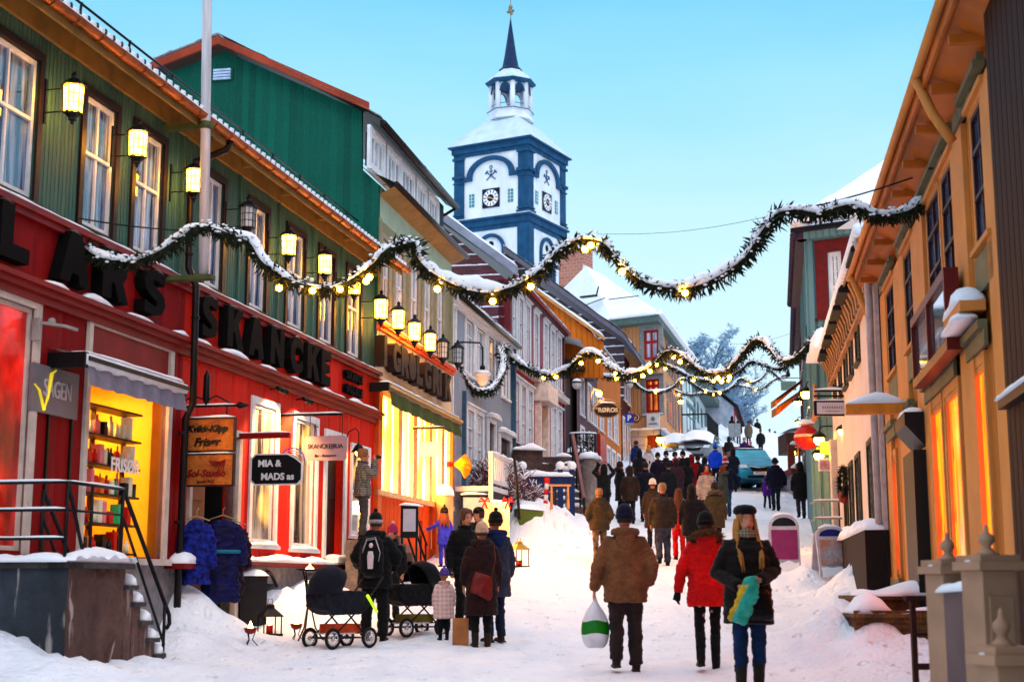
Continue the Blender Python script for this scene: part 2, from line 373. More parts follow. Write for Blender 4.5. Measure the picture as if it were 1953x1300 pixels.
# ---------------------------------------------------------------- ground
ZP = [(-5, -1.13), (13, -1.06), (15.5, -1.0), (20, -.86), (25, -.42), (31, .33), (46, 2.1), (62, 4.1), (85, 6.9), (110, 9.7), (130, 11.4), (160, 12.6), (260, 13.5), (700, 14)]
def zg(y):
    for (a, p), (b, q) in zip(ZP, ZP[1:]):
        if y <= b:
            t = max(0, (y-a)/(b-a)); t = t*.75+.25*t*t*(3-2*t)
            return p+(q-p)*t
    return 14
MOUNDS = []   # x,y,h,rx,ry
def G(x, y, fine=True):
    z = zg(y)
    for mx_, my, h, rx, ry in MOUNDS:
        d = ((x-mx_)/rx)**2+((y-my)/ry)**2
        if d < 6: z += h*math.exp(-d*1.3)*(1+.35*noise.noise(Vector((x*2.2, y*2.2, 1)))+.16*noise.noise(Vector((x*6, y*6, 4))))
    if fine and y < 140:
        v = Vector((x*.9, y*.35, 0)); z += .035*noise.noise(v)+.028*noise.noise(Vector((x*3.1, y*1.6, 5)))+.022*noise.noise(Vector((x*7, y*5, 9)))
    return z
L1 = Fac(1560, 190, 17.5, 'L', 'green_and_red_house', 'long wooden house, green boards above a red shop floor, black fascia letters and copper gutter', 'house')
L2 = Fac(1495, 717, 28.3, 'L', 'gabled_green_house', 'tall house with teal gable end and dormers above a brightly lit cream shop front', 'house')
yy = L2.W(L2.S(857, 700), 0, 0).y
L3 = Fac(1515, 857, yy+.3, 'L', 'blue_grey_house', 'blue grey boarded house with white window frames and white porch', 'house')
yy = L3.W(L3.S(975, 800), 0, 0).y
L4 = Fac(1520, 969, yy+.1, 'L', 'red_and_pink_house', 'pink and red house with two rows of narrow white windows beside a stone stair', 'house')
R1 = Fac(1428, 1690, 23, 'R', 'yellow_house', 'ochre yellow house with pilasters and orange lit shop windows, nearest on its side', 'house')
R2 = Fac(1430, 1680, 23.2, 'R', 'white_plaster_house', 'pale plastered house with carved cornice brackets and dark window hoods', 'house')
def wall_xy(f, s): p = f.W(s, 0, 0); return p.x, p.y
# mounds
for px, py, Y, h, rx, ry in ((345, 1180, 19.7, .62, .42, .6), (420, 1200, 19.8, .32, .9, .8), (330, 1260, 18.2, .3, .7, .9), (540, 1150, 23.2, .42, 1.0, 1.3), (610, 1160, 24.8, .45, .7, 1.2), (700, 1120, 27, .3, .8, 1), (60, 1250, 14.4, .3, 1.3, .8), (200, 1290, 15.8, .22, 1.2, .8), (-100, 1230, 14.6, .5, 1, 1),
    (870, 1040, 33.5, .4, .5, 1.2), (925, 985, 38, .7, 1.5, 1.6), (1045, 985, 37.8, .7, 1.5, 1.7), (1012, 1000, 36.2, .42, 1.1, .8), (1070, 990, 36.4, .42, 1.0, .8), (1085, 1000, 40.5, .4, .9, 1.5), (1090, 960, 43, .3, 1.2, 2), (1165, 935, 52, .5, 1.5, 4), (1200, 900, 60, .6, 2, 4),
    (1655, 1100, 24.5, .55, .6, 1.1), (1640, 1130, 23.3, .35, .9, .9), (1600, 1110, 25, .28, 1.1, 1), (1540, 1090, 27.5, .35, 1.2, 1.2), (1580, 1160, 19.8, .32, .9, 1.1), (1690, 1210, 17.4, .42, 1.6, 2.0), (1560, 1210, 17, .16, 1.2, 1), (1660, 1240, 16.5, .18, 1.4, 1), (1760, 1230, 15, .22, 1, 1), (1720, 1290, 13, .15, 1.1, .8),
    (1640, 1000, 32, .4, .6, 2.5), (1612, 980, 40, .5, .8, 3), (1320, 905, 72, .5, 3, 3), (1400, 835, 108, 2.2, 7, 6), (1330, 850, 100, 1.5, 4, 6), (1500, 890, 64, .5, 1.2, 3), (1240, 870, 72, 1.0, 3, 4)):
    p = pix(px, py, Y); MOUNDS.append((p.x, p.y, h, rx, ry))
def axis(segs):
    out = []
    for a, b, st in segs:
        n = max(1, round((b-a)/st)); out += [a+(b-a)*i/n for i in range(n)]
    out.append(segs[-1][1]); return out
xs = axis([(-400, -60, 40), (-60, -12, 6), (-12, -7, .6), (-7, 8, .11), (8, 24, .5), (24, 60, 4), (60, 400, 40)])
ys = axis([(-6, 10, 1.2), (10, 26, .12), (26, 48, .2), (48, 80, .5), (80, 150, 1.5), (150, 300, 10), (300, 900, 60)])
m = MB(); nx = len(xs)
m.add([(x, y, G(x, y)) for y in ys for x in xs], [(j*nx+i, j*nx+i+1, (j+1)*nx+i+1, (j+1)*nx+i) for j in range(len(ys)-1) for i in range(nx-1)], 0, True)
tag(m.build('ground', snow_road, recalc=False), kind='structure')
# ---------------------------------------------------------------- L1 green and red house
green_sd = siding('green_corrugated_boards', (.105, .22, .19), .085, .25)
red_sd = siding('red_wide_boards', (.34, .010, .012), .62, .22); red_sd_lit = siding('lamplit_red_boards', (.62, .035, .010), .62, .2)  # lamp light painted into the brighter red right of the downpipe
red_dark = M('red_trim', (.30, .012, .012), .45, .25, 3)
ochre = M('ochre_soffit', (.36, .24, .09), .6, .25, 4)
plinth = stonemat('grey_plinth', (.30, .29, .31), (.38, .37, .38), 1.5, False)
UZ0, UZ1 = 4.12, 6.62
ZE = L1.hit(101, 0, .55)[1]; ZE -= .06
f = L1; root = f.root
sA, sB = -5.0, L1.S(716, 700)
up = []
for a, b in ((-45, 62), (158, 216), (257, 309), (394, 427), (480, 511), (553, 583), (614, 640), (667, 691)):
    up.append((f.S(a, 300), f.S(b, 330)))
wz0, wz1 = 4.26, 5.88
holes = [(a, b, wz0, wz1) for a, b in up]
m = f.mb(); wall(m, sA, sB, UZ0, UZ1, holes, 0, .16); m.quad((sA, 0, -1.5), (sA, -9, -1.5), (sA, -9, 8), (sA, 0, UZ1)); m.quad((sB, 0, 4), (sB, -9, 4), (sB, -9, 8), (sB, 0, UZ1)); m.build('upper_wall', green_sd, root)
for i, (a, b) in enumerate(up):
    window(f, a, b, wz0, wz1, white, darkbrown, gl_blue, 2, (.56,), cw=.10, snowy=False)
m = f.mb()
for px in (345, 455, 531, 598, 652): # board joints/downpipe brackets
    s = f.S(px, 450); m.box(s-.02, s+.02, 0.001, .03, UZ0, UZ1)
split(m, 'wall_batten', green_sd, root)
# lower red wall openings
S = f.S
dW = (S(-60, 800), S(50, 780), .34, 3.02); shopW = (S(157, 850), S(310, 850), .32, 2.62)
door = (S(355, 1000), S(443, 1000), -.75, 2.15)
wA = (S(476, 900), S(520, 900), .62, 2.75); wB = (S(556, 900), S(597, 900), .60, 2.72)
door2 = (S(618, 900), S(652, 900), .42, 2.6); wC = (S(668, 870), S(699, 870), .9, 2.5)
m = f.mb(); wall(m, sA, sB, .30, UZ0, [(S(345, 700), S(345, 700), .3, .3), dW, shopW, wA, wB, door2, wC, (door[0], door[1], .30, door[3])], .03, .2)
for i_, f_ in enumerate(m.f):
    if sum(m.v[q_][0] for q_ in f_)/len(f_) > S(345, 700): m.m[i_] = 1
m.build('shop_wall', [red_sd, red_sd_lit], root)
m = f.mb()
for z, d, h in ((UZ0-.06, .16, .07), (UZ0-.13, .11, .07), (3.25, .22, .06), (3.18, .16, .07), (3.09, .1, .09)): m.box(sA, sB, .031, d, z, z+h)
m.box(sA, sB, .031, .09, .24, .30); m.box(S(452, 1068), sB, .0, .2, .25, .31); m.box(S(312, 1080), S(346, 1080), 0, .3, .18, .25); m.build('cornice', red_dark, root)
m = f.mb(); snow_strip(m, (sA, .1, UZ0+.01), (sB, .1, UZ0+.01), .14, .028, lump=.7)
for a, b in ((47, 90), (130, 180), (215, 262), (298, 330), (350, 375), (405, 450), (478, 505), (540, 575), (600, 640), (655, 705)):
    snow_strip(m, (S(a, 650), .13, 3.31), (S(b, 700), .15, 3.31), .17, .06, lump=.6, seed=a)
snow_strip(m, (S(452, 1068), .12, .31), (sB, .12, .31), .26, .09, lump=.5); snow_strip(m, (S(312, 1080), .16, .25), (S(346, 1080), .18, .25), .3, .2)
m.build('ledge_snow', snow, root)
m = f.mb(); wall(m, S(446, 1100), sB, -1.3, .25, [(S(493, 1100), S(524, 1100), -.55, -.02)], 0, .25)
wall(m, sA, S(354, 1100), -1.5, .24, [], 0, .1); m.build('plinth', plinth, root)
m = f.mb(); a, b = S(493, 1100), S(524, 1100); m.quad((a, -.24, -.55), (b, -.24, -.55), (b, -.24, 0), (a, -.24, 0)); m.tube([(a-.05+(b-a+.1)*k/8, .02, -.06+.22*sin(pi*k/8)) for k in range(9)], .03, 6); m.build('cellar_window', black, root)
# big window with red light, shop window, others
window(f, dW[0], dW[1], dW[2], dW[3], offwhite, offwhite, emis('red_lit_window', (1, .02, .01), .42, .95, 1.0, (.06, 0, 0), (1.6, 1.6, 1.1)), 1, (), .03, .12, fw=.05, snowy=False, name='shop_window', label='red lit shop window')
for q in (wA, wB):
    window(f, *q, white, white, glass('shop_glass_%d' % int(q[0]*10), (.03, .02, .02), (.40, .36, .30), 1.1, (1, .45, .06)), 1, (), .03, .11, fw=.05, munt=None)
window(f, *wC, white, white, glass('shop_glass_c', (.10, .07, .04), (.5, .4, .3), 1.3, (1, .5, .1)), 1, (.5,), .03, .09)
m = f.mb(); a, b, c, d = door2
for x0, x1, z0, z1 in ((a-.12, a, c, d+.1), (b, b+.12, c, d+.1), (a, b, d, d+.1)): m.box(x0, x1, -.05, .07, z0, z1, 0)
m.box(a, b, -.1, .3, c-.08, c, 0); dd = m.build('door_frame', white, root)
m = f.mb(); m.box(a, b, -.17, -.12, c, d); m.box(a+.06, b-.06, -.12, -.10, c+1.1, d-.1); q = m.build('door', M('dark_door', (.02, .016, .016), .4), root)
m = f.mb(); snow_strip(m, (a, .15, c), (b, .15, c), .3, .1); m.build('step_snow', snow, root)
# doorway 1 with brown leaf folded open
m = f.mb(); a, b, c, d = door
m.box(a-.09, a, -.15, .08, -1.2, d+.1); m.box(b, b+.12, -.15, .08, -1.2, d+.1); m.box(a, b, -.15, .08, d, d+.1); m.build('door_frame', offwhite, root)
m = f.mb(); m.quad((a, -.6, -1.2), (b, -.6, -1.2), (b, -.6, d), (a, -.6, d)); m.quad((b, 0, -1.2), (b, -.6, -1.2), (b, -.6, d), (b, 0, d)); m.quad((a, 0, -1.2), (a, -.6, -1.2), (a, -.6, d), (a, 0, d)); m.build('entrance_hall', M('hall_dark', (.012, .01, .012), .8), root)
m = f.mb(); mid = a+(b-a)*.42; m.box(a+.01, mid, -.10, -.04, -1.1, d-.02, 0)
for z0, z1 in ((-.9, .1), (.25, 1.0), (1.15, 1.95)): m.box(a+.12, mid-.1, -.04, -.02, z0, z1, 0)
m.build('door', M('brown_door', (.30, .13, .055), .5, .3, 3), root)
# slats beside the panel sign
m = f.mb()
for px in (80, 125):
    s = S(px, 900); m.box(s-.02, s+.02, .031, .06, .3, 2.35)
split(m, 'batten', black, root)
# shop interior
a, b, c, d = shopW
m = f.mb()
for x0, x1, z0, z1 in ((a-.09, a, c-.1, d+.55), (b, b+.11, c-.1, d+.55), (a, b, d+.45, d+.55), (a, b, d, d+.06)): m.box(x0, x1, -.05, .075, z0, z1)
m.box(a-.1, b+.13, -.05, .14, c-.1, c-.02); fr = m.build('shop_window_frame', offwhite, root, label='x') if 0 else m.build('shop_window_frame', offwhite, root)
m = f.mb(); m.quad((a, .035, d+.06), (b, .035, d+.06), (b, .035, d+.45), (a, .035, d+.45)); m.build('transom_panel', red_dark, fr)
yel = M('yellow_interior', (.85, .55, .05), .6, .1); m = f.mb()
m.quad((a, -1.5, c), (b, -1.5, c), (b, -1.5, d), (a, -1.5, d)); m.quad((b, -.02, c), (b, -1.5, c), (b, -1.5, d), (b, -.02, d)); m.quad((a, -.02, c), (a, -1.5, c), (a, -1.5, d), (a, -.02, d))
m.quad((a, -.02, c), (b, -.02, c), (b, -1.5, c), (a, -1.5, c)); m.quad((a, -.02, d), (b, -.02, d), (b, -1.5, d), (a, -1.5, d)); inter = m.build('shop_interior', yel, root)
m = f.mb()
for i, s in enumerate((a+.2, a+.55, a+.9, a+1.25)): m.box(s-.1, s+.1, -.9, -.6, d-.04-.02, d-.04)
split(m, 'ceiling_lamp', emis('shop_ceiling_lamp', (1, .60, .20), 110, .1), inter)
# shelves: a unit along the back of the window, goods in many colours
m = f.mb(); sx0, sx1 = a+.02, a+(b-a)*.78; dark = M('shelf_wood', (.10, .045, .02), .5)
zsh = [c+.02+.36*k for k in range(6)]
for z in zsh: m.box(sx0, sx1, -.36, -.07, z, z+.025)
for s in (sx0, (sx0+sx1)/2, sx1): m.box(s-.012, s+.012, -.36, -.30, c, zsh[-1])
m.build('shelf', dark, inter)
cols = [M('goods_'+n_, c_, .35, .1) for n_, c_ in (('white', (.8, .75, .6)), ('red', (.6, .02, .01)), ('green', (.05, .5, .25)), ('orange', (.8, .25, .02)), ('black', (.02, .02, .02)), ('pink', (.8, .3, .3)))]
m = f.mb(); rr = random.Random(4)
for z in zsh[:-1]:
    s = sx0+.05
    while s < sx1-.07:
        h = rr.uniform(.14, .30); r = rr.uniform(.026, .05); ci = rr.choice((0, 0, 0, 1, 3, 4, 5, 2))
        if rr.random() < .8:
            if rr.random() < .6:
                y = -.12-rr.random()*.1
                m.tube([(s, y, z+.026), (s, y, z+.026+h*.7), (s, y, z+.026+h*.75), (s, y, z+.026+h)], [r, r, r*.45, r*.4], 7, ci)
            else: m.box(s-r, s+r, -.22, -.1, z+.026, z+.026+h, ci)
        s += r*2+.012
split(m, 'bottle', cols, inter)
m = f.mb(); m.box(a+.15, b-.35, -.75, -.5, c+.001, c+.22, 0)
m.build('display_table', [dark, black], inter)
def wtext(fac, s, o, z, body, size, mat, parent, **k): # text lying on the wall plane; reads left to right along +s for L
    sg = 1 if fac.side == 'L' else -1
    return text('lettering', body, size, mat, parent, frame4(fac.L(s, o, z), (sg, 0, 0), (0, 0, 1), (0, -sg*sg if fac.side == 'L' else 1, 0)), **k)
wtext(f, (a+b)/2+.12, -.04, 1.45, 'FRISØR', .24, M('sign_white', (.9, .85, .8), .5, .05), root, depth=.003, bold=.006)
# roof, soffit, gutter
m = f.mb(); m.quad((sA, -.02, UZ1-.25), (sB, -.02, UZ1-.25), (sB, .0, UZ1-.25), (sA, 0, UZ1-.25)) if 0 else None
m.quad((sA, .0, UZ1-.12), (sB, .0, UZ1-.12), (sB, .50, ZE-.03), (sA, .50, ZE-.03)); m.box(sA, sB, .001, .05, UZ1-.42, UZ1-.1); m.box(sA, sB, .5, .53, ZE-.12, ZE+.03)
for px in (455, 531, 598, 652): s = S(px, 420); m.prism([(.05, UZ1-.4), (.05, UZ1-.15), (.3, UZ1-.13)], 'x', s-.03, s+.03) if 0 else m.box(s-.03, s+.03, .05, .22, UZ1-.3, UZ1-.14)
m.build('soffit', ochre, root)
m = f.mb(); n = 60
for i in range(n):
    s0 = sA+(sB+.2-sA)*i/n; s1 = sA+(sB+.2-sA)*(i+1)/n
    vs = [(s, .60+.075*cos(t), ZE+.02+.075*sin(t)) for s in (s0, s1) for t in [pi+pi*k/6 for k in range(7)]]
    m.add(vs, [(k, k+1, k+8, k+7) for k in range(6)], 0, True)
for i in range(0, n, 2):
    s = sA+(sB+.2-sA)*i/n; m.tube([(s, .60+.082*cos(t), ZE+.02+.082*sin(t)) for t in [pi+pi*k/6 for k in range(7)]], .009, 5)
m.build('gutter', copper, root)
tl = M('black_tile', (.018, .02, .025), .45, .3, 5)
RU = lambda o: ZE+.10+(.55-o)*.42
m = f.mb(); m.quad((sA, .56, RU(.56)-.03), (sB+.15, .56, RU(.56)-.03), (sB+.15, -4.5, RU(-4.5)-.03), (sA, -4.5, RU(-4.5)-.03))
s = sA
while s < sB+.15:
    m.tube([(s, .58, RU(.58)+.02), (s, -.1, RU(-.1)+.02)], .055, 7); s += .2
rf = m.build('roof', tl, root)
m = f.mb(); s = sA+.1
while s < sB+.1:
    m.tube([(s, .60, RU(.6)), (s, .15, RU(.15)+.015)], .06, 7); s += .2
snow_strip(m, (sA, .62, ZE+.015), (sB+.2, .62, ZE+.015), .10, .035, lump=.4)
m.grid(lambda u, v: (sA+(sB+.15-sA)*u, .13+.05*noise.noise(Vector((u*90, 0, 2)))-v*4.6, RU(.13-v*4.6)+(.0 if v == 0 else .13+.05*noise.noise(Vector((u*20, v*6, 0))))), 160, 8)
m.build('roof_snow', snow, rf)
m = f.mb()
for o_, dz in ((-.25, .30), (-.25, .48)): m.bar((sA, o_, RU(o_)+dz), (sB-.5, o_, RU(o_)+dz), .018)
k = sA+.4
while k < sB-.5: m.bar((k, -.3, RU(-.3)), (k, -.25, RU(-.25)+.5), .02); k += 1.3
sg_ = m.build('snow_guard', black, root); m = f.mb()
snow_strip(m, (sA, -.25, RU(-.25)+.31), (sB-.5, -.25, RU(-.25)+.31), .05, .05); m.build('rail_snow', snow, sg_)
# downpipe of L1
m = f.mb(); s = S(345, 500)
m.tube([(s+.25, .58, ZE-.03), (s+.22, .52, ZE-.18), (s+.06, .14, ZE-.38), (s, .10, ZE-.55), (s, .12, 4.3), (s, .24, 4.05), (s, .26, 2.4), (s, .16, 2.2), (s, .14, -.7)], .05, 8)
for z in (5.5, 4.5, 3.6, 2.0, .8): m.lathe([(.062, -.02), (.062, .02)], f.L(0, 0, 0) and (s, .12 if z > 4.2 or z < 2.2 else .25, z), 8)
m.build('downpipe', gutter_dark, root)
# ---------------------------------------------------------------- L2
cream = M('cream_paint', (.72, .56, .40), .55, .12, 4); teal_sd = siding('teal_boards', (.004, .155, .115), .16, .35, worn=.12, wcol=(.02, .22, .17))
beige_sd = siding('beige_green_boards', (.36, .35, .24), .1, .15); orange_p = M('orange_paint', (.62, .13, .02), .5, .2, 3); pale_green = M('pale_green_paint', (.42, .52, .42), .6, .12, 4)
f = L2; root = f.root; S = f.S
s0, s1 = S(717, 700), S(860, 700); EZ = 8.0
uw = [(S(a, 560), S(b, 560)) for a, b in ((727, 741), (752, 768), (781, 797), (807, 822), (832, 845))]
m = f.mb(); wall(m, s0, s1, 5.13, 7.3, [(a, b, 5.25, 6.95) for a, b in uw], 0, .14); wall(m, s0, s1, 7.3, EZ, [], 0, .1, 1); m.build('upper_wall', [beige_sd, pale_green], root)
for a, b in uw: window(f, a, b, 5.25, 6.95, white, M('beige_casing', (.42, .36, .26), .55), gl_pale, 2, (.55,), snowy=False, cw=.1)
m = f.mb()
for s in (s0+.06, s1-.06): m.box(s-.07, s+.07, .001, .05, 5.13, 7.3)
split(m, 'corner_board', M('beige_trim', (.36, .33, .22), .55), root)
m = f.mb(); m.box(s0, s1+.03, .001, .14, 5.07, 5.16); m.box(s0, s1+.03, .001, .09, 5.0, 5.068); m.build('band_cornice', M('orange_trim', (.75, .14, .03), .5), root)
m = f.mb(); snow_strip(m, (s0, .08, 5.17), (s1, .08, 5.17), .12, .03); m.build('ledge_snow', snow, root)
m = f.mb(); m.quad((s0, .02, 4.05), (s1, .02, 4.05), (s1, .02, 5.0), (s0, .02, 5.0)); m.box(s0, s1+.02, .0, .10, 4.0, 4.06); m.build('fascia_board', cream, root)
# lit shop front: posts, panes
posts = [S(p, 860) for p in (722, 757, 765, 786, 794, 817, 822, 840, 846, 862)]
m = f.mb()
m.box(s0, posts[0], -.12, .08, .35, 4.0, 1)
for a, b in ((757, 765), (786, 794), (817, 822), (840, 846)): m.box(S(a, 860), S(b, 860), -.12, .03, 1.8, 4.0, 0)
m.box(posts[0], s1, -.12, .03, 3.72, 4.0, 0); m.box(S(862, 860), s1, -.12, .06, .35, 4.0, 1); m.box(s0, s1+.02, -.1, .12, 1.70, 1.80, 0)
ff = m.build('shop_front_frame', [M('warm_cream_frame', (.75, .5, .3), .5), orange_p], root)
m = f.mb(); m.quad((posts[0], -.08, 1.8), (s1, -.08, 1.8), (s1, -.08, 3.72), (posts[0], -.08, 3.72)); m.build('pane', emis('bright_shop_window', (1, .52, .10), 32, .78, 1.1, (1, .28, .015), (1.5, 1.5, .5)), ff)
m = f.mb()
for k in range(0, len(posts)-1, 2):
    pass
for a, b in ((744, 746), (775, 777), (805, 807), (830, 832)): m.box(S(a, 860), S(b, 860), -.075, .0, 1.8, 3.72)
split(m, 'mullion', cream, ff)
m = f.mb(); wall(m, s0, s1, .1, 1.7, [(S(797, 1010), S(806, 1010), .75, 1.35), (S(822, 1020), S(831, 1020), .75, 1.25)], .0, .1); m.build('lower_wall', siding('orange_boards', (.68, .13, .015), .3, .12), root)
m = f.mb()
for a, b, z in ((797, 806, 1.35), (822, 831, 1.25)): m.quad((S(a, 1010), -.09, .75), (S(b, 1010), -.09, .75), (S(b, 1010), -.09, z), (S(a, 1010), -.09, z))
split(m, 'basement_window', cream, root)
m = f.mb(); wall(m, s0, s1, -.7, .1, [], .02, .1); m.box(s1-.02, s1, -8, 0, -.5, EZ); m.build('plinth', plinth, root)
# lower eave, dormer band, upper eave
OD = -.12
m = f.mb(); m.quad((s0, 0, EZ-.22), (s1+.1, 0, EZ-.22), (s1+.1, .34, EZ-.06), (s0, .34, EZ-.06)); m.build('soffit', ochre, root)
m = f.mb(); m.tube([(s0-.05, .38, EZ-.03), (s1+.12, .38, EZ-.03)], .06, 8); m.build('gutter', gutter_dark, root)
EZ2 = (L2.hit(858, 392, .1)[1]+L2.hit(715, 215, .1)[1])/2-.02; EZ = 7.95; print('EZ2', EZ2)
m = f.mb(); m.quad((s0, .36, EZ+.02), (s1+.1, .36, EZ+.02), (s1+.1, OD, EZ+.3), (s0, OD, EZ+.3), 0); m.build('lower_roof', tl, root)
m = f.mb(); snow_strip(m, (s0, .36, EZ+.03), (s1+.1, .36, EZ+.03), .12, .06); m.grid(lambda u, v: (s0+(s1+.1-s0)*u, (.36-v*.48), EZ+.05+v*.26+.04*noise.noise(Vector((u*20, v*3, 3)))), 60, 4); m.build('roof_snow', snow, root)
dw = [(S(a, 330, OD), S(b, 330, OD)) for a, b in ((705, 729), (738, 761), (766, 787), (795, 811), (818, 834))]
dz0, dz1 = EZ+.38, EZ2-.14
m = f.mb(); wall(m, s0-.2, s1-.4, EZ+.3, EZ2, [(a, b, dz0, dz1) for a, b in dw], OD, .1); m.quad((s1-.4, OD, EZ), (s1-.4, -6, EZ), (s1-.4, -6, EZ2), (s1-.4, OD, EZ2)); m.build('dormer_wall', M('dark_blue_paint', (.02, .035, .07), .6), root)
for a, b in dw: window(f, a, b, dz0, dz1, white, white, gl_pale, 3, (), OD, .12, fw=.09, snowy=False, mw=.07, rec=.03)
m = f.mb(); m.quad((s0-.25, OD, EZ2+.1), (s1-.2, OD, EZ2+.1), (s1-.2, .10, EZ2-.02), (s0-.25, .10, EZ2-.02)); m.box(s0-.25, s1-.2, .08, .11, EZ2-.04, EZ2+.1); m.build('dormer_soffit', darkbrown, root)
m = f.mb(); m.tube([(s0-.3, .16, EZ2+.02), (s1-.15, .16, EZ2+.02)], .07, 8); m.tube([(s1-.2, .16, EZ2), (s1-.3, -.3, EZ2-.3), (s1-.35, -.42, EZ+.3)], .04, 7); m.build('upper_gutter', gutter_dark, root)
# gable end wall facing the camera (plane through s0, going away from the street)
GA = [] # (o,z) outline from pixels on the plane s = s0
def gable_pt(f, s, px, py):  # hit plane s=const
    r = ray(px, py); bx, by = f.ox+f.dx*s, f.oy+f.dy*s
    # p = b + n*o ; r*k
    det = f.n[0]*(-r[1])+r[0]*f.n[1]
    o = (bx*r[1]-by*r[0])/det
    k = (bx+f.n[0]*o)/r[0] if abs(r[0]) > 1e-3 else (by+f.n[1]*o)/r[1]
    return o, k*r[2]
def gable(f, s, pix_outline, mat, name, back=None, th=.06, parent=None):
    pts = [gable_pt(f, s, *p) for p in pix_outline]
    m = f.mb(); n = len(pts)
    m.add([(s, o, z) for o, z in pts]+[(s+th, o, z) for o, z in pts], [tuple(range(n)), tuple(range(2*n-1, n-1, -1))]+[(i, (i+1) % n, n+(i+1) % n, n+i) for i in range(n)])
    m.build(name, mat, parent or f.root); return pts
teal_gable = teal_sd
def gsiding(name, col, period, **k): return siding(name, col, period, axis='Y', **k)
tg = gsiding('teal_gable_boards', (.004, .16, .12), .15, var=.38, worn=.25, wcol=(.02, .26, .21), bd=.008)
g = gable(f, s0-.03, [(300, 480), (300, 147), (428, 98), (690, 212), (690, 322), (723, 352), (720, 560), (500, 600)], tg, 'gable_wall', th=.1)
apx = gable_pt(f, s0, 428, 80); rgt = gable_pt(f, s0, 712, 205); lft = gable_pt(f, s0, 300, 130)
m = f.mb()
for (o1, z1_), (o2, z2_) in ((lft, apx), (apx, rgt)):
    m.add([(s0-.35, o1, z1_), (s0-.35, o2, z2_), (s0-.35, o2, z2_-.17), (s0-.35, o1, z1_-.17), (s0-.28, o1, z1_), (s0-.28, o2, z2_), (s0-.28, o2, z2_-.17), (s0-.28, o1, z1_-.17)], [(0, 1, 2, 3), (7, 6, 5, 4), (0, 4, 5, 1), (1, 5, 6, 2), (2, 6, 7, 3), (3, 7, 4, 0)])
m.build('verge_board', M('rust_orange_board', (.42, .10, .05), .6, .3, 2), root)
m = f.mb(); k = s1+.2
for (o1, z1_), (o2, z2_) in ((lft, apx), (apx, (.14, EZ2+.12))): m.quad((s0-.3, o1, z1_-.02), (s0-.3, o2, z2_-.02), (k, o2, z2_-.02), (k, o1, z1_-.02))
m.build('upper_roof', tl, root)
m = f.mb()
for (o1, z1_), (o2, z2_) in ((lft, apx), (apx, (.12, EZ2+.1))):
    m.grid(lambda u, v: (s0-.36+(k-s0+.36)*u, o1+(o2-o1)*v, z1_+(z2_-z1_)*v+.0+(.07+.04*noise.noise(Vector((u*20, v*9, 1))))*(0 if v in (0,) and 0 else 1)), 40, 14)
m.build('upper_roof_snow', snow, root)
m = f.mb(); a, b = gable_pt(f, s0-.06, 405, 133), gable_pt(f, s0-.06, 444, 152)
m.box(s0-.07, s0-.03, a[0], b[0], b[1], a[1], 0)
for i in range(4): z = b[1]+(a[1]-b[1])*(i+.5)/4; m.box(s0-.11, s0-.07, a[0]+.04, b[0]-.04, z-.025, z+.02, 1)
m.build('vent', [teal_sd, M('pale_blue_slat', (.5, .6, .75), .5)], root)
# block letters on the cream fascia (worn dark wooden box letters) built later in props
# ---------------------------------------------------------------- L3 blue grey house
bg_sd = siding('blue_grey_boards', (.36, .40, .47), .17, .12, batten=True)
f = L3; root = f.root; S = f.S; s0, s1 = 0.02, S(976, 800); EZ = f.hit(863, 553, .22)[1]
ups = [(S(a, 660), S(b, 660)) for a, b in ((861, 867), (888, 903), (908, 924), (930, 942), (957, 969))]
los = [(S(a, 830), S(b, 830)) for a, b in ((890, 903), (908, 920))]
d1 = (S(930, 840), S(942, 840)); d2 = (S(952, 850), S(972, 850))
m = f.mb(); wall(m, s0, s1, 2.0, EZ, [(a, b, 5.35, 6.75) for a, b in ups]+[(a, b, 3.0, 4.4) for a, b in los]+[(d1[0], d1[1], 2.4, 4.35), (d2[0], d2[1], 2.4, 4.1)], 0, .14)
m.quad((s0, 0, 1), (s0, -7, 1), (s0, -7, 9), (s0, 0, EZ)); m.build('wall', bg_sd, root)
for i, (a, b) in enumerate(ups): window(f, a, b, 5.35, 6.75, white, white, gl_warm if i == 3 else gl_pale, 2, (.7,), head=.05, cw=.12, snowy=False)
for a, b in los: window(f, a, b, 3.0, 4.4, white, white, gl_pale, 2, (.35, .68), head=.06, cw=.12)
m = f.mb()
for (a, b), z in ((d1, 4.35), (d2, 4.1)):
    m.box(a-.12, a, -.1, .06, 2.3, z+.1); m.box(b, b+.12, -.1, .06, 2.3, z+.1); m.box(a, b, -.1, .06, z, z+.12); m.box(a-.16, b+.16, .0, .2, z+.12, z+.2); m.prism([(a-.1, z+.24), (b+.1, z+.24), ((a+b)/2, z+.5)], 'y', .01, .3) if 0 else None
m.box(s0, s0+.1, .001, .05, 2, EZ); m.build('door_frame', white, root)
m = f.mb(); m.box(d1[0], d1[1], -.13, -.08, 2.3, 4.35); m.box(d2[0], d2[1], -.13, -.08, 2.3, 4.1); m.build('door', M('dark_red_door', (.12, .01, .015), .4), root)
m = f.mb(); m.box(s1-.1, s1, .001, .14, 1.8, EZ); m.box(S(882, 800)-.05, S(882, 800)+.05, .001, .1, 2, 4.8); split(m, 'corner_board', M('blue_trim', (.08, .16, .24), .5), root)
m = f.mb(); wall(m, s0, s1, .2, 2.0, [], .04, .1); m.build('plinth', M('grey_plinth_boards', (.22, .26, .33), .8), root)
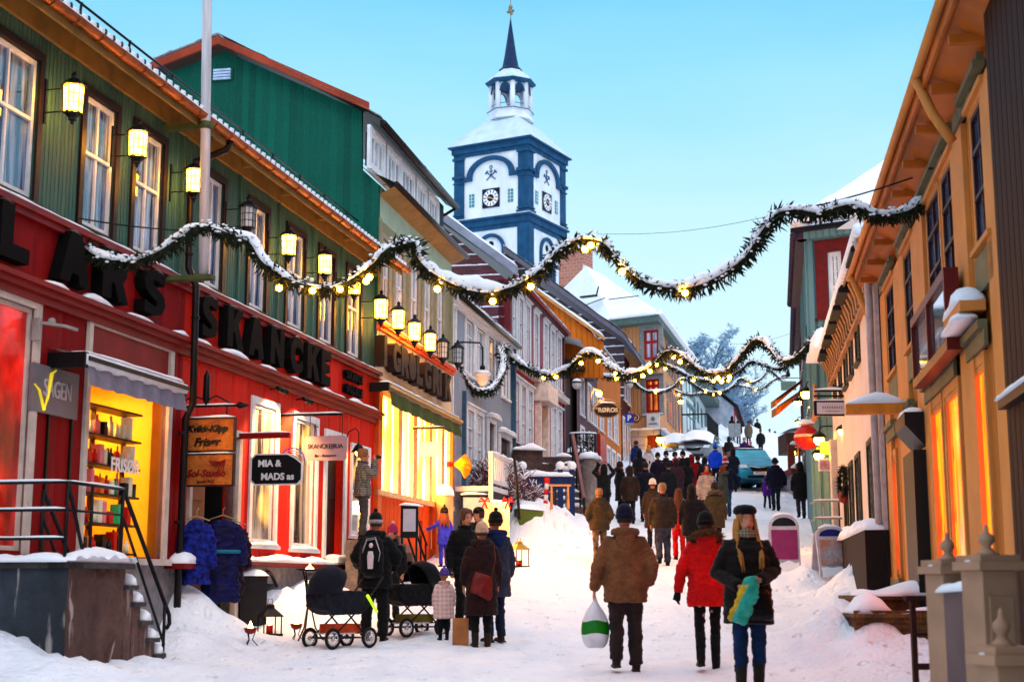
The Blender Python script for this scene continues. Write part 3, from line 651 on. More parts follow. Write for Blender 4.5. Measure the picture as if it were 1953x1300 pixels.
# porch
m = f.mb(); pa, pb = S(925, 900, .8), S(975, 900, .8)
m.box(pa, pb, .05, 1.0, 2.2, 2.32, 0)
for o_, z in ((.95, 3.05), (.95, 2.4)): m.box(pa, pb, o_-.04, o_+.04, z, z+.08, 0)
n = 14
for i in range(n+1): s = pa+(pb-pa)*i/n; m.box(s-.05, s+.05, .93, .97, 2.4, 3.05, 0)
for s in (pa, pb): m.box(s-.05, s+.05, .90, 1.0, 2.0, 3.16, 0)
m.box(pa, pb, .9, .98, 1.0, 2.2, 1)
p = m.build('porch', [white, M('porch_dark', (.08, .08, .11), .8)], root)
m = f.mb(); snow_strip(m, (pa, .95, 3.13), (pb, .95, 3.13), .12, .06); snow_strip(m, (d1[0]-.16, .1, 4.55), (d1[1]+.16, .1, 4.55), .2, .07); snow_strip(m, (d2[0]-.16, .1, 4.3), (d2[1]+.16, .1, 4.3), .2, .07); m.build('porch_snow', snow, p)
def eave(f, s0, s1, EZ, ov, up, mat_s, roofm, run=5, slope=.5, gut=gutter_dark, snowed=True, dz=.0, gr=.06):
    m = f.mb(); m.quad((s0, 0, EZ-.2), (s1, 0, EZ-.2), (s1, ov-.05, EZ-.02), (s0, ov-.05, EZ-.02)); m.box(s0, s1, ov-.06, ov-.02, EZ-.1, EZ+.06); m.build('soffit', mat_s, f.root)
    m = f.mb(); m.tube([(s0, ov+.04, EZ+.0), (s1, ov+.04, EZ+.0)], gr, 8); m.build('gutter', gut, f.root)
    m = f.mb(); m.quad((s0, ov, EZ+.05), (s1, ov, EZ+.05), (s1, ov-run, EZ+.05+run*slope), (s0, ov-run, EZ+.05+run*slope)); r = m.build('roof', roofm, f.root)
    if snowed:
        m = f.mb(); snow_strip(m, (s0, ov, EZ+.06), (s1, ov, EZ+.06), .14, .07, lump=.4)
        m.grid(lambda u, v: (s0+(s1-s0)*u, ov-v*run, EZ+.12+v*run*slope+.08+.05*noise.noise(Vector((u*20, v*9, s0)))), 40, 8); m.build('roof_snow', snow, r)
    return r
eave(f, s0, s1+.15, EZ, .2, 1, white, tl, 4.5, .55)
m = f.mb()
for i in range(48): s = s0+(s1-s0)*i/48; m.box(s, s+.05, .02, .12, EZ-.22, EZ-.16)
split(m, 'dentil', white, root)
# ---------------------------------------------------------------- L4
pink_sd = siding('pink_boards', (.42, .17, .22), .14, .12, batten=True); lred_sd = siding('light_red_boards', (.52, .055, .035), .14, .15, batten=True)
log_sn = None
def logmat(name, col, per=.33):
    m, t, b = new(name); tc = N(t, 'TexCoord'); s = N(t, 'SeparateXYZ'); t.links.new(tc.outputs['Object'], s.inputs[0])
    z = mth(t, 'ADD', mth(t, 'DIVIDE', s.outputs['Z'], per), mth(t, 'MULTIPLY', noi(t, 1.2, tc.outputs['Object']), .12)); fr = mth(t, 'FRACT', z)
    n = noi(t, 5, tc.outputs['Object'], 6, (1, 1, 3)); k = mth(t, 'LESS_THAN', mth(t, 'ADD', fr, mth(t, 'MULTIPLY', n, .22)), .235)
    wood = mixc(t, ramp(t, noi(t, 2, tc.outputs['Object'], 6, (1, 1, 6)), .3, .7), dk(col, .55), dk(col, 1.3))
    t.links.new(mixc(t, k, wood, (.75, .77, .85)), b.inputs['Base Color']); b.inputs['Roughness'].default_value = .8
    bump(t, b, fr, 1, .08); return m
logs = logmat('snowed_dark_logs', (.09, .02, .03)); plum = M('plum_trim', (.20, .02, .03), .5)
f = L4; root = f.root; S = f.S; s0, s1 = 0, S(1074, 750); EZ = f.hit(1010, 555, .22)[1]; MZ = 6.62
ups = [(S(a, 640), S(b, 640)) for a, b in ((976, 984), (989, 997), (1002, 1010), (1019, 1026), (1037, 1044), (1050, 1057), (1062, 1069))]
los = [(S(a, 790), S(b, 790)) for a, b in ((980, 988), (992, 1001), (1005, 1014), (1043, 1049), (1053, 1059), (1063, 1069))]
m = f.mb(); wall(m, s0, s1, MZ, EZ, [(a, b, 6.98, 8.85) for a, b in ups], 0, .12, 0); wall(m, s0, s1, 2.5, MZ, [(a, b, 4.3 if i < 3 else 4.2, 6.1) for i, (a, b) in enumerate(los)]+[(S(1019, 800), S(1035, 800), 2.9, 6.2)], .02, .12, 1); m.build('wall', [pink_sd, lred_sd], root)
for a, b in ups: window(f, a, b, 6.98, 8.85, white, white, gl_pale, 2, (.6,), head=.08, cw=.13, snowy=False)
for i, (a, b) in enumerate(los): window(f, a, b, 4.3 if i < 3 else 4.2, 6.1, white, white, gl_pale, 2, (.35, .68), .02, head=.08, cw=.13, snowy=False)
m = f.mb(); m.box(0, s1, .021, .25, MZ-.12, MZ+.02); a, b = S(1019, 800), S(1036, 800)
m.box(a, a+.25, .021, .22, 2.6, MZ-.2); m.box(b-.25, b, .021, .22, 2.6, MZ-.2); m.box(a-.15, b+.15, .021, .5, 5.9, MZ-.13); m.build('portal', M('cream_portal', (.75, .62, .55), .5), root)
m = f.mb(); m.box(a+.25, b-.25, -.1, -.05, 2.6, 6.2); m.build('door', plum, root)
m = f.mb(); snow_strip(m, (0, .15, MZ+.03), (s1, .15, MZ+.03), .25, .06); m.build('ledge_snow', snow, root)
m = f.mb(); m.box(-.02, .28, -.3, .08, 3, EZ-.1); m.box(s1-.2, s1, .021, .08, 3, EZ-.1); split(m, 'corner_board', plum, root)
m = f.mb(); wall(m, s0, s1, .5, 2.6, [], .1, .1); m.build('plinth', plinth, root)
eave(f, 0, s1+.2, EZ, .2, 1, plum, tl, 5, .75, M('pink_gutter', (.35, .06, .06), .5), gr=.07)
gable(f, -.02, [(800, 700), (800, 395), (845, 432), (962, 530), (962, 700)], logs, 'gable_wall', th=.2)
m = f.mb(); p0, p1 = gable_pt(f, -.3, 780, 375), gable_pt(f, -.3, 985, 524)
m.add([(s, o+do, z+dz) for s in (-.35, -.05) for (o, z), do in ((p0, 0), (p1, 0)) for dz in (0, .28)], [(0, 1, 3, 2), (4, 6, 7, 5), (0, 4, 5, 1), (2, 3, 7, 6), (0, 2, 6, 4), (1, 5, 7, 3)]); m.build('verge_board', M('grey_verge', (.35, .37, .45), .7, .4, 2), root)
m = f.mb(); snow_strip(m, (-.2, p0[0], p0[1]+.28), (-.2, p1[0], p1[1]+.28), .3, .08); m.build('verge_snow', snow, root)
# ---------------------------------------------------------------- L5 brown porch, orange house, maroon house
def world_box_house(): pass
yel5 = siding('orange_yellow_boards', (.62, .22, .035), .2, .1); mauve = siding('mauve_boards', (.20, .11, .13), .2, .15)
y5 = L4.W(L4.S(1074, 800), 0, 0).y
L5 = Fac(1500, 1100, y5+2.0, 'L', 'orange_house', 'orange yellow house with mauve ground floor, its gable rising over a snowy porch', 'house')
f = L5; root = f.root; S = f.S
s0, s1 = S(1100, 750), S(1184, 800); EZ = f.hit(1145, 655, .2)[1]-.05; print('L5', s0, s1, EZ, f.W(0, 0, 0))
w5 = [(S(a, 700), S(b, 700), 6.6, 8.0) for a, b in ((1106, 1112), (1120, 1126), (1130, 1137), (1143, 1149), (1158, 1164), (1170, 1176))]+[(S(a, 800), S(b, 800), 4.6, 6.0) for a, b in ((1107, 1113), (1123, 1129), (1156, 1162), (1166, 1172), (1176, 1181))]
sm_ = S(1140, 800)
m = f.mb()
wall(m, s0, sm_, 1, EZ, w5, 0, .12, 0); wall(m, sm_, s1, 1, EZ, w5, 0, .12, 1); m.build('wall', [mauve, yel5], root)
for q in w5: window(f, *q, white, white, gl_pale, 2, (.5,), snowy=False, cw=.12)
m = f.mb(); m.box(S(1140, 850), S(1152, 850), .01, .12, 3.0, 6.3); m.build('door', M('bright_red_door', (.5, .015, .02), .5), root)
gable(f, s0-.02, [(1000, 720), (1000, 548), (1030, 562), (1150, 652), (1150, 720)], gsiding('orange_gable_boards', (.66, .24, .035), .22), 'gable_wall', th=.15)
eave(f, s0, s1, EZ, .15, 1, yel5, tl, 4.0, .7)
p0, p1 = gable_pt(f, s0-.2, 1000, 540), gable_pt(f, s0-.2, 1152, 648)
m = f.mb(); m.add([(s, o, z+dz) for s in (s0-.25, s0-.02) for (o, z) in (p0, p1) for dz in (0, .12)], [(0, 1, 3, 2), (4, 6, 7, 5), (0, 4, 5, 1), (2, 3, 7, 6), (0, 2, 6, 4), (1, 5, 7, 3)]); m.build('verge_board', M('pale_orange_board', (.7, .35, .12), .5), root)
m = f.mb(); snow_strip(m, (s0-.15, p0[0], p0[1]+.12), (s0-.15, p1[0], p1[1]+.12), .25, .09); m.build('verge_snow', snow, root)
# small brown lean-to porch between pink and orange house
r_ = empty('brown_porch', L4.W(L4.S(1074, 800)+.2, 0, 0).xy[:]+(0,), L4.ang, 'small dark brown timber porch with rounded snow cap between pink and orange houses', 'porch')
lean = MB(); br = siding('brown_boards', (.09, .05, .055), .2, .2); a_ = L4.S(1100, 750)-L4.S(1074, 800)-.2
lean.box(0, a_+1.6, .05, 3, 1.5, 8.2); lean.build('wall', br, r_)
m = MB(); m.grid(lambda u, v: (-.2+(a_+2)*u, -.6+4*v, 8.3+.9*sin(pi*min(1, v*.9+.25))+.12*noise.noise(Vector((u*5, v*5, 0)))), 10, 10); m.build('snow_cap', snow, r_)
m = MB(); m.box(-.15, a_+1.8, -.5, 3, 8.08, 8.24); m.build('roof', darkbrown, r_)
m = MB(); m.box(0, a_+.9, -.9, .04, 4.6, 4.75); m.box(.1, .2, -.85, -.75, 2.3, 4.6); m.box(a_, a_+.1, -.85, -.75, 2.3, 4.6); m.build('door_canopy', plum, r_)
m = MB(); snow_strip(m, (0, -.5, 4.75), (a_+.9, -.5, 4.75), .8, .22); m.build('canopy_snow', snow, r_)
y6 = L5.W(s1, 0, 0).y
L6 = Fac(1500, 1185, y6+1.0, 'L', 'maroon_house', 'dark maroon log house with snow lined gable and overhanging roof before the corner house', 'house')
f = L6; root = f.root; S = f.S; s0, s1 = 0, S(1202, 800); EZ = f.hit(1211, 675, .6)[1]
print('L6', s1, EZ, f.W(0, 0, 0))
w6 = [(S(a, 700), S(b, 700), EZ-2.3, EZ-.9) for a, b in ((1188, 1192), (1196, 1200))]+[(S(a, 800), S(b, 800), EZ-5.6, EZ-3.4) for a, b in ((1188, 1192), (1196, 1200))]
m = f.mb(); wall(m, 0, s1, 1.5, EZ, w6, 0, .12); m.quad((s1, 0, 1.5), (s1, -6, 1.5), (s1, -6, EZ), (s1, 0, EZ)); m.build('wall', siding('maroon_boards', (.10, .012, .02), .25, .2), root)
for q in w6: window(f, *q, M('pink_white', (.7, .5, .5), .5), white, gl_pale, 2, (.5,), snowy=False, cw=.12)
gable(f, -.02, [(960, 760), (960, 465), (1030, 545), (1190, 655), (1190, 760)], logmat('black_snowed_logs', (.05, .025, .03), .42), 'gable_wall', th=.15)
m = f.mb(); p0, p1 = gable_pt(f, -.6, 960, 478), gable_pt(f, -.6, 1190, 645); p2 = gable_pt(f, -.6, 1213, 676)
for a, b in ((p0, p1), (p1, (p2[0], p2[1]))): m.add([(s, o, z+dz) for s in (-.7, s1+.5) for (o, z) in (a, b) for dz in (-.02, .25)], [(0, 1, 3, 2), (4, 6, 7, 5), (0, 4, 5, 1), (2, 3, 7, 6), (0, 2, 6, 4), (1, 5, 7, 3)])
rf = m.build('roof', M('grey_verge2', (.22, .2, .24), .7), root)
m = f.mb()
for a, b in ((p0, p1), (p1, p2)): m.grid(lambda u, v: (-.8+(s1+1.4)*u, a[0]+(b[0]-a[0])*v, a[1]+(b[1]-a[1])*v+.32+.08*noise.noise(Vector((u*9, v*7, a[0])))), 8, 24)
m.build('roof_snow', snow, rf)
# ---------------------------------------------------------------- corner house (front facing the street head on)
def P2(px, py, Y): p = pix(px, py, Y); return p
YC = y6+6; yc = siding('peach_boards', (.66, .36, .19), .22, .08); print('YC', YC)
fz = lambda py, Y=YC: pix(1220, py, Y).z
def seg_fac(px0, Y0, px1, Y1, side='L', name=None, label=None):
    a, b = pix(px0, 1110, Y0), pix(px1, 1110, Y1); f = Fac.__new__(Fac); n = hypot(b.x-a.x, b.y-a.y)
    f.dx, f.dy = (b.x-a.x)/n, (b.y-a.y)/n; f.ox, f.oy = a.x, a.y; f.side = side; f.n = (f.dy, -f.dx); f.ang = atan2(f.dy, f.dx); f.len = n
    f.root = empty(name, (a.x, a.y, 0), f.ang, label, 'house') if name else None
    return f
def attach(f, g): # facade f's parts live under root g: return a builder in g's frame
    r = g.root; c, s_ = cos(-r.rotation_euler.z), sin(-r.rotation_euler.z)
    def T(a, o, z):
        x, y = f.ox+f.dx*a+f.n[0]*o-r.location.x, f.oy+f.dy*a+f.n[1]*o-r.location.y
        return (c*x-s_*y, s_*x+c*y, z)
    f.L = T; f.root = r
C0 = seg_fac(1262, YC, 1195, YC+.6, 'R'); C0 = seg_fac(1192, YC+1.2, 1263, YC, 'L', 'peach_corner_house', 'peach corner house with red window frames, stone ground floor and broad snowy hip roof')
C0.side = 'L'
TZ, SZ = fz(606), fz(818)
f = C0; root = f.root; L_ = f.len
C1 = seg_fac(1263, YC, 1311, YC+17, 'L'); attach(C1, C0); C2 = seg_fac(1140, YC+4, 1192, YC+1.2, 'L'); attach(C2, C0)
sF = lambda px, py=700: f.hit(px, py)[0]
wU = (sF(1229), sF(1257), fz(684), fz(628)); wL = (sF(1232, 760), sF(1258, 760), fz(785), fz(722)); dr = (sF(1231, 850), sF(1256, 850), fz(890), fz(828))
redf = M('red_window_paint', (.45, .01, .02), .5)
m = f.mb(); wall(m, 0, L_, SZ, TZ, [wU, wL], 0, .15); m.build('front_wall', yc, root)
grey_c = M('grey_casing', (.33, .33, .33), .6)
window(f, *wU, redf, grey_c, gl_pale, 2, (.6,), head=.15, cw=.25, fw=.13, mw=.13, snowy=False)
window(f, *wL, redf, grey_c, emis('curtained_window', (1, .30, .04), .8, .8, 1.2, (.2, .01, .01), (4, 4, .4)), 2, (.8,), head=.15, cw=.25, fw=.12, mw=.12)
m = f.mb(); wall(m, -.1, L_+.05, 2.0, SZ, [dr], .08, .4); m.build('stone_base', brickmat('grey_stone_blocks', (.30, .29, .33), (.38, .36, .40), (.22, .21, .24), .55), root)
m = f.mb(); m.box(dr[0], dr[1], -.3, -.26, dr[2], dr[3]); m.build('door', M('reddish_brown_door', (.25, .06, .02), .5), root)  # door in one even reddish brown
m = f.mb(); snow_strip(m, (-.1, .15, SZ), (L_+.1, .15, SZ), .35, .1); m.build('ledge_snow', snow, root)
m = C1.mb(); sw = [(C1.S(a, 750), C1.S(a, 750)+.95) for a in (1271, 1276, 1281, 1286, 1292, 1298, 1304)]; hl = []
for i, (a, b) in enumerate(sw): hl += [(a, b, wU[2]+.2, wU[3]+.1), (a, b, wL[2]+.2, wL[3]+.3)]
wall(m, 0, C1.len, SZ, TZ, hl, 0, .15); m.build('side_wall', yc, root)
for h in hl: window(C1, *h, redf, grey_c, gl_dark, 2, (.6,), cw=.16, fw=.12, snowy=False)
m = C1.mb(); wall(m, 0, C1.len, 2, SZ, [], .08, .1); m.build('stone_base', MATS['grey_stone_blocks'], root)
m = C1.mb(); snow_strip(m, (0, .15, SZ), (C1.len, .15, SZ), .35, .1); m.build('ledge_snow', snow, root)
w7 = (C2.S(1163, 700), C2.S(1181, 700), wU[2], wU[3])
m = C2.mb(); wall(m, -12, C2.len, 2, TZ, [w7], 0, .15); m.build('west_wall', yc, root); window(C2, *w7, redf, grey_c, gl_pale, 2, (.6,), head=.15, cw=.25, fw=.13, snowy=False)
# hip roof: outline with overhang rises to a ridge
inv = root.matrix_world.inverted() if 0 else Matrix.Rotation(-C0.ang, 4, 'Z') @ Matrix.Translation((-f.ox, -f.oy, 0))
def lw(p): return inv @ Vector(p)
ov = .9; A = Vector((C2.W(-12, ov, 0).x, C2.W(-12, ov, 0).y, TZ)); B = Vector((*C0.W(-.2, ov, 0).xy, TZ)); C_ = Vector((*C0.W(L_+.5, ov, 0).xy, TZ)); D_ = Vector((*C1.W(C1.len+.6, ov, 0).xy, TZ)); E_ = pix(1000, 1110, YC+25); E_.z = TZ
PK = pix(1118, 512, YC+7); PK2 = pix(1082, 505, YC+14)
m = MB(); ring = [A, B, C_, D_, E_]
def tri(m, a, b, c, up=.0):
    n = 14
    vs = []; idx = {}
    for i in range(n+1):
        for j in range(n+1-i):
            p = a*(1-(i+j)/n)+b*(i/n)+c*(j/n); idx[i, j] = len(vs); vs.append(lw(p+Vector((0, 0, up+.12*noise.noise(p*.5)+.04*noise.noise(p*2)))))
    fs = [(idx[i, j], idx[i+1, j], idx[i, j+1]) for i in range(n) for j in range(n-i)]+[(idx[i+1, j], idx[i+1, j+1], idx[i, j+1]) for i in range(n) for j in range(n-i-1)]
    m.add(vs, fs, 0, True)
mm = MB(); hh = Vector((0, 0, -.35))
for a, b in zip(ring, ring[1:]): mm.quad(lw(a+hh*0), lw(b+hh*0), lw(b+hh), lw(a+hh)); 
mm.add([lw(p+hh) for p in ring], [tuple(range(5))]); mm.build('eave', M('grey_green_eave', (.16, .22, .2), .6), root)
tri(m, A, B, PK, .2); tri(m, B, C_, PK, .2); tri(m, C_, D_, PK2, .2); tri(m, C_, PK2, PK, .2); tri(m, D_, E_, PK2, .2); tri(m, A, PK, E_, .2); tri(m, E_, PK, PK2, .2)
m.build('roof', snow, root)
m = MB()
for a, b in zip(ring[:4], ring[1:4]): snow_strip(m, lw(a+Vector((0, 0, .0))), lw(b), .5, .28, lump=.3)
m.build('eave_snow', snow, root)
m = MB()
for t in range(12):
    p = A.lerp(B, .7+t*.025)
q = [lw(A.lerp(PK, .22).lerp(B.lerp(PK, .22), t)+Vector((0, 0, .55))) for t in (.45, .62, .8, 1)]
m.tube(q, .03, 5); q = [lw(B.lerp(PK, .2).lerp(C_.lerp(PK, .2), t)+Vector((0, 0, .5))) for t in (.1, .9)]; m.tube(q, .03, 5)
a = lw(pix(1108, 567, YC+3)); m.beam(a, a+Vector((1.0, 0, .0)), .3, .08); m.beam(a+Vector((1.0, 0, 0)), a+Vector((1.15, 0, .5)), .06, .06)
m.build('roof_ladder', black, root)
m = MB(); p = lw(pix(1098, 500, YC+9)); m.box(p.x-.85, p.x+.85, p.y-.6, p.y+.6, p.z-1.5, p.z+.6, 0); m.box(p.x-.95, p.x+.95, p.y-.7, p.y+.7, p.z+.6, p.z+.75, 1); m.build('chimney', [brickmat('red_brick', (.40, .12, .08), (.5, .17, .1), (.35, .3, .28), 1.2), snow], root)
# ---------------------------------------------------------------- white house with balcony
YW = YC+16
W0 = seg_fac(1297, YW, 1364, YW+34, 'L', 'white_house', 'pale white house with tall grey green windows and a small iron balcony')
f = W0; root = f.root; zw = lambda py: pix(1300, py, YW).z; TZ2, BZ = zw(672), 5.5
ww = [(f.S(a, 760), f.S(a, 760)+1.3) for a in (1323, 1329, 1336, 1343, 1349, 1355)]; hz = [(a, b, zw(862), zw(770)) for a, b in ww]+[(a, b, zw(742), zw(706)) for a, b in ww]
m = f.mb(); wall(m, 0, f.len, BZ, TZ2, hz, 0, .2); m.build('wall', M('white_wall', (.66, .70, .72), .7, .1, 1), root)
gg = M('grey_green_window_paint', (.18, .30, .30), .5)
for h in hz: window(f, *h, gg, gg, gl_dark, 2, (.5,), cw=.15, fw=.12, snowy=False)
W1 = seg_fac(1150, YW+1, 1299, YW, 'L'); attach(W1, W0); l1 = W1.len
m = W1.mb(); m.quad((0, 0, BZ), (l1, 0, BZ), (l1, 0, TZ2), (0, 0, TZ2)); m.build('front_wall', MATS['white_wall'], root)
W2 = seg_fac(1299, YW-.5, 1320, YW+5, 'L'); attach(W2, W0); dq = (W2.S(1301, 770), W2.S(1316, 770), zw(815), zw(762))
m = W2.mb(); wall(m, 0, W2.len, BZ, TZ2, [dq, (dq[0], dq[1], zw(742), zw(690))], .3, .2); m.build('bay_wall', MATS['white_wall'], root)
window(W2, *dq, gg, gg, gl_blue, 2, (.6,), .3, cw=.2, fw=.14, snowy=False); window(W2, dq[0], dq[1], zw(742), zw(690), gg, gg, gl_blue, 2, (.6,), .3, cw=.2, fw=.14, snowy=False)
m = W2.mb(); zb = zw(838); l2 = W2.len
m.box(-.5, l2+.4, .3, 2.0, zb-.35, zb, 0)
for s in [(-.45+(l2+.75)*i/18) for i in range(19)]: m.bar((s, 1.95, zb), (s, 1.95, zb+1.5), .035, 1, 4)
m.bar((-.5, 1.95, zb+1.5), (l2+.4, 1.95, zb+1.5), .06, 1); m.bar((-.5, 1.95, zb+1.5), (-.5, .3, zb+1.5), .06, 1); m.box(-.3, l2, .3, 1.6, BZ, zb-.35, 2)
m.build('balcony', [white, black, M('grey_render', (.4, .42, .46), .8)], root)
m = W2.mb(); snow_strip(m, (-.5, 1.1, zb), (l2+.4, 1.1, zb), 1.6, .25); m.build('balcony_snow', snow, root)
ring = [lw(p) for p in []]
inv = Matrix.Rotation(-W0.ang, 4, 'Z') @ Matrix.Translation((-W0.ox, -W0.oy, 0))
A = Vector((*W1.W(0, 1.2, 0).xy, TZ2)); B = Vector((*W1.W(l1+1, 1.2, 0).xy, TZ2)); C_ = Vector((*W0.W(f.len, 1.2, 0).xy, TZ2)); PK = pix(1215, 590, YW+12); PK2 = Vector((*W0.W(f.len*.7, -9, 0).xy, PK.z))
m = MB(); tri(m, A, B, PK, .15); tri(m, B, C_, PK2, .15); tri(m, B, PK2, PK, .15); m.build('roof', snow, root)
mm = MB()
for a, b in ((A, B), (B, C_)): mm.quad(lw(a+Vector((0, 0, .2))), lw(b+Vector((0, 0, .2))), lw(b-Vector((0, 0, .4))), lw(a-Vector((0, 0, .4))))
d_ = Vector((0, 0, -.4)); mm.quad(lw(B+d_), lw(C_+d_), lw(Vector((*W0.W(f.len, -.1, 0).xy, TZ2-.4))), lw(Vector((*W0.W(0, -.1, 0).xy, TZ2-.4)))); mm.build('eave', MATS['grey_green_eave'], root)
# ---------------------------------------------------------------- church tower
YT = 132; cN = pix(1007, 600, YT); th = R(28); wT = 8.0
T0 = empty('church_tower', (cN.x, cN.y, 0), 0, 'white church tower with dark blue trim, clocks, open lantern and spire', 'church tower')
u1 = Vector((-cos(th), sin(th), 0)); u2 = Vector((sin(th), cos(th), 0))*1.0     # along the two visible faces from the near corner
ctr = (u1+u2)*(wT/2)
z_of = lambda py: pix(1007, py, YT).z
wtow = M('tower_white', (.76, .79, .84), .85, .16, .9, stretch=(1, 1, .35)); btow = M('tower_blue', (.03, .14, .26), .7, .35, 1.5)
def TF(k):
    """frame of face k (0 front-left, 1 right): s from near corner, o outward, z"""
    u = u1 if k == 0 else u2; n = -(u2 if k == 0 else u1)
    return lambda s, o, z: tuple(u*s+n*o+Vector((0, 0, z)))
zT, zm, z0 = z_of(267), z_of(412), 14
m = MB()
def tbox(m, w0, za, zb, mi=0): # box around tower with inset w0
    a = w0; c = [u1*(-a)+u2*(-a), u1*(wT+a)+u2*(-a), u1*(wT+a)+u2*(wT+a), u1*(-a)+u2*(wT+a)]
    m.add([p+Vector((0, 0, za)) for p in c]+[p+Vector((0, 0, zb)) for p in c], [(0, 1, 2, 3), (7, 6, 5, 4)]+[(i, (i+1) % 4, 4+(i+1) % 4, 4+i) for i in range(4)], mi)
tbox(m, 0, z0, zT); m.build('wall', wtow, T0)
m = MB(); tbox(m, .32, zT-.45, zT+.15); tbox(m, .6, zT+.15, zT+.3); tbox(m, .16, zT-.8, zT-.45); tbox(m, .2, zm-.45, zm+.15); tbox(m, .4, zm+.15, zm+.35); tbox(m, .06, zm-.9, zm-.45); m.build('cornice', btow, T0)
m = MB(); tbox(m, .36, zm+.35, zm+.42); m.build('ledge_snow', snow, T0)
Ps = []
for k in (0, 1):
    T = TF(k); m = MB(T); zb, zc = zm+.42, zT-.8
    for a, b in ((-.12, 1.0), (wT-1.0, wT+.12)):
        m.box(a, b, .0, .13, zb, zc)
        for z, h, e_ in ((zb, .25, .2), (zb+.4, .18, .12), (z_of(322)-.1, .3, .22), (z_of(322)-.6, .12, .14), (zc-.3, .25, .2)): m.box(a-e_*.5, b+e_*.5, .131, .13+e_, z, z+h)
    # arch
    cx, zs = wT/2, z_of(324); rO, rI = 2.35, 1.85; n = 16; vs = []
    pts = [(cx+r*cos(t)*1.12, o, zs+r*sin(t)*.82) for r in (rI, rO) for o in (.02, .3) for t in [pi*i/n for i in range(n+1)]]
    q = n+1; m.add(pts, [(i, i+1, q+i+1, q+i) for i in range(n)]+[(2*q+i, 3*q+i, 3*q+i+1, 2*q+i+1) for i in range(n)]+[(q+i, q+i+1, 3*q+i+1, 3*q+i) for i in range(n)]+[(i, 2*q+i, 2*q+i+1, i+1) for i in range(n)])
    m.box(1.0, cx-rI*1.12, .01, .28, zs-.35, zs+.05); m.box(cx+rI*1.12, wT-1, .01, .28, zs-.35, zs+.05)
    m.box(-.02, 1.1, 0, .1, z0, zm-.9); m.box(wT-1.1, wT+.02, 0, .1, z0, zm-.9)
    # lower arch
    zl = z_of(468); pts = [(cx+r*cos(t), o, zl+r*sin(t)) for r in (1.25, 1.6) for o in (.02, .2) for t in [pi*i/n for i in range(n+1)]]
    m.add(pts, [(i, i+1, q+i+1, q+i) for i in range(n)]+[(2*q+i, 3*q+i, 3*q+i+1, 2*q+i+1) for i in range(n)]+[(q+i, q+i+1, 3*q+i+1, 3*q+i) for i in range(n)])
    m.box(cx+1.25, cx+1.6, .0, .2, z0, zl); m.box(cx-1.6, cx-1.25, .0, .2, z0, zl); m.box(cx-.35, cx+.35, .02, .16, zl-.9, zl-.7)
    m.build('trim', btow, T0)
    m = MB(T); dkm = M('belfry_dark', (.01, .02, .04), .8)
    for dx in (-.75, .75): m.prism([(cx+dx-.42, z0)]+[(cx+dx+.42*cos(t), zl-.75+.42*sin(t)) for t in [pi*(1-i/8) for i in range(9)]]+[(cx+dx+.42, z0)], 'y', .01, .03)
    m.prism([(cx+.3*cos(t), zl+.55+.33*sin(t)) for t in [2*pi*i/12 for i in range(12)]], 'y', .01, .04); split(m, 'opening', dkm, T0)
    # clock
    zc_ = z_of(368); m = MB(T); m.box(cx-.95, cx+.95, .0, .1, zc_-.95, zc_+.95, 0)
    m.prism([(cx+.82*cos(t), zc_+.82*sin(t)) for t in [2*pi*i/28 for i in range(28)]], 'y', .1, .14, 1); m.prism([(cx+.36*cos(t), zc_+.36*sin(t)) for t in [2*pi*i/20 for i in range(20)]], 'y', .14, .16, 0)
    for i in range(12):
        t = 2*pi*i/12; a, b = Vector((cx+.5*cos(t), .15, zc_+.5*sin(t))), Vector((cx+.78*cos(t), .15, zc_+.78*sin(t))); m.add([a+Vector((dx*sin(t), 0, -dx*cos(t))) for dx in (-.05, .05)]+[b+Vector((dx*sin(t), 0, -dx*cos(t))) for dx in (.05, -.05)], [(0, 1, 2, 3)], 0)
    ck = m.build('clock_face', [M('clock_navy', (.01, .02, .06), .5), M('clock_white', (.85, .85, .9), .5, .03)], T0)
    m = MB(T); sg = -1 if k == 0 else 1
    for L__, an, wd in ((.72, -.45, .05), (.5, 2.9, .07)):
        t = an; d = Vector((cos(t)*sg, 0, sin(t))); p = Vector((-d.z, 0, d.x)); c = Vector((cx, .19, zc_)); m.add([c+p*wd, c-p*wd, c+d*L__-p*wd*.4, c+d*L__+p*wd*.4], [(0, 1, 2, 3)])
    m.build('clock_hand', M('gilt', (.9, .55, .25), .35, .1, 3, .5), ck)
    # mining mark: crossed hammers under a ring-and-cross
    m = MB(T); ze = z_of(320); 
    for sg in (-1, 1):
        m.beam((cx-sg*.5, .06, ze-.65), (cx+sg*.5, .06, ze+.15), .05, .09); m.beam((cx+sg*.62, .06, ze-.02), (cx+sg*.38, .06, ze+.28), .06, .13)
    m.tube([(cx+.15*cos(t), .06, ze+.62+.15*sin(t)) for t in [2*pi*i/12 for i in range(13)]], .035, 5); m.beam((cx, .06, ze-.2), (cx, .06, ze+.47), .05, .07); m.beam((cx-.2, .06, ze+.2), (cx+.2, .06, ze+.2), .05, .07)
    m.build('emblem', btow, T0)
    for sx_ in (1.85, wT-1.85):
        m = MB(T); m.box(sx_-.28, sx_+.28, .0, .06, zc_-.65, zc_+.65, 0)
        for i in range(1, 4): m.box(sx_-.28, sx_+.28, .06, .08, zc_-.65+.325*i-.02, zc_-.65+.325*i+.02, 1)
        m.box(sx_-.02, sx_+.02, .06, .082, zc_-.65, zc_+.65, 1); m.build('window', [M('tower_glass', (.10, .35, .38), .2), wtow], T0)
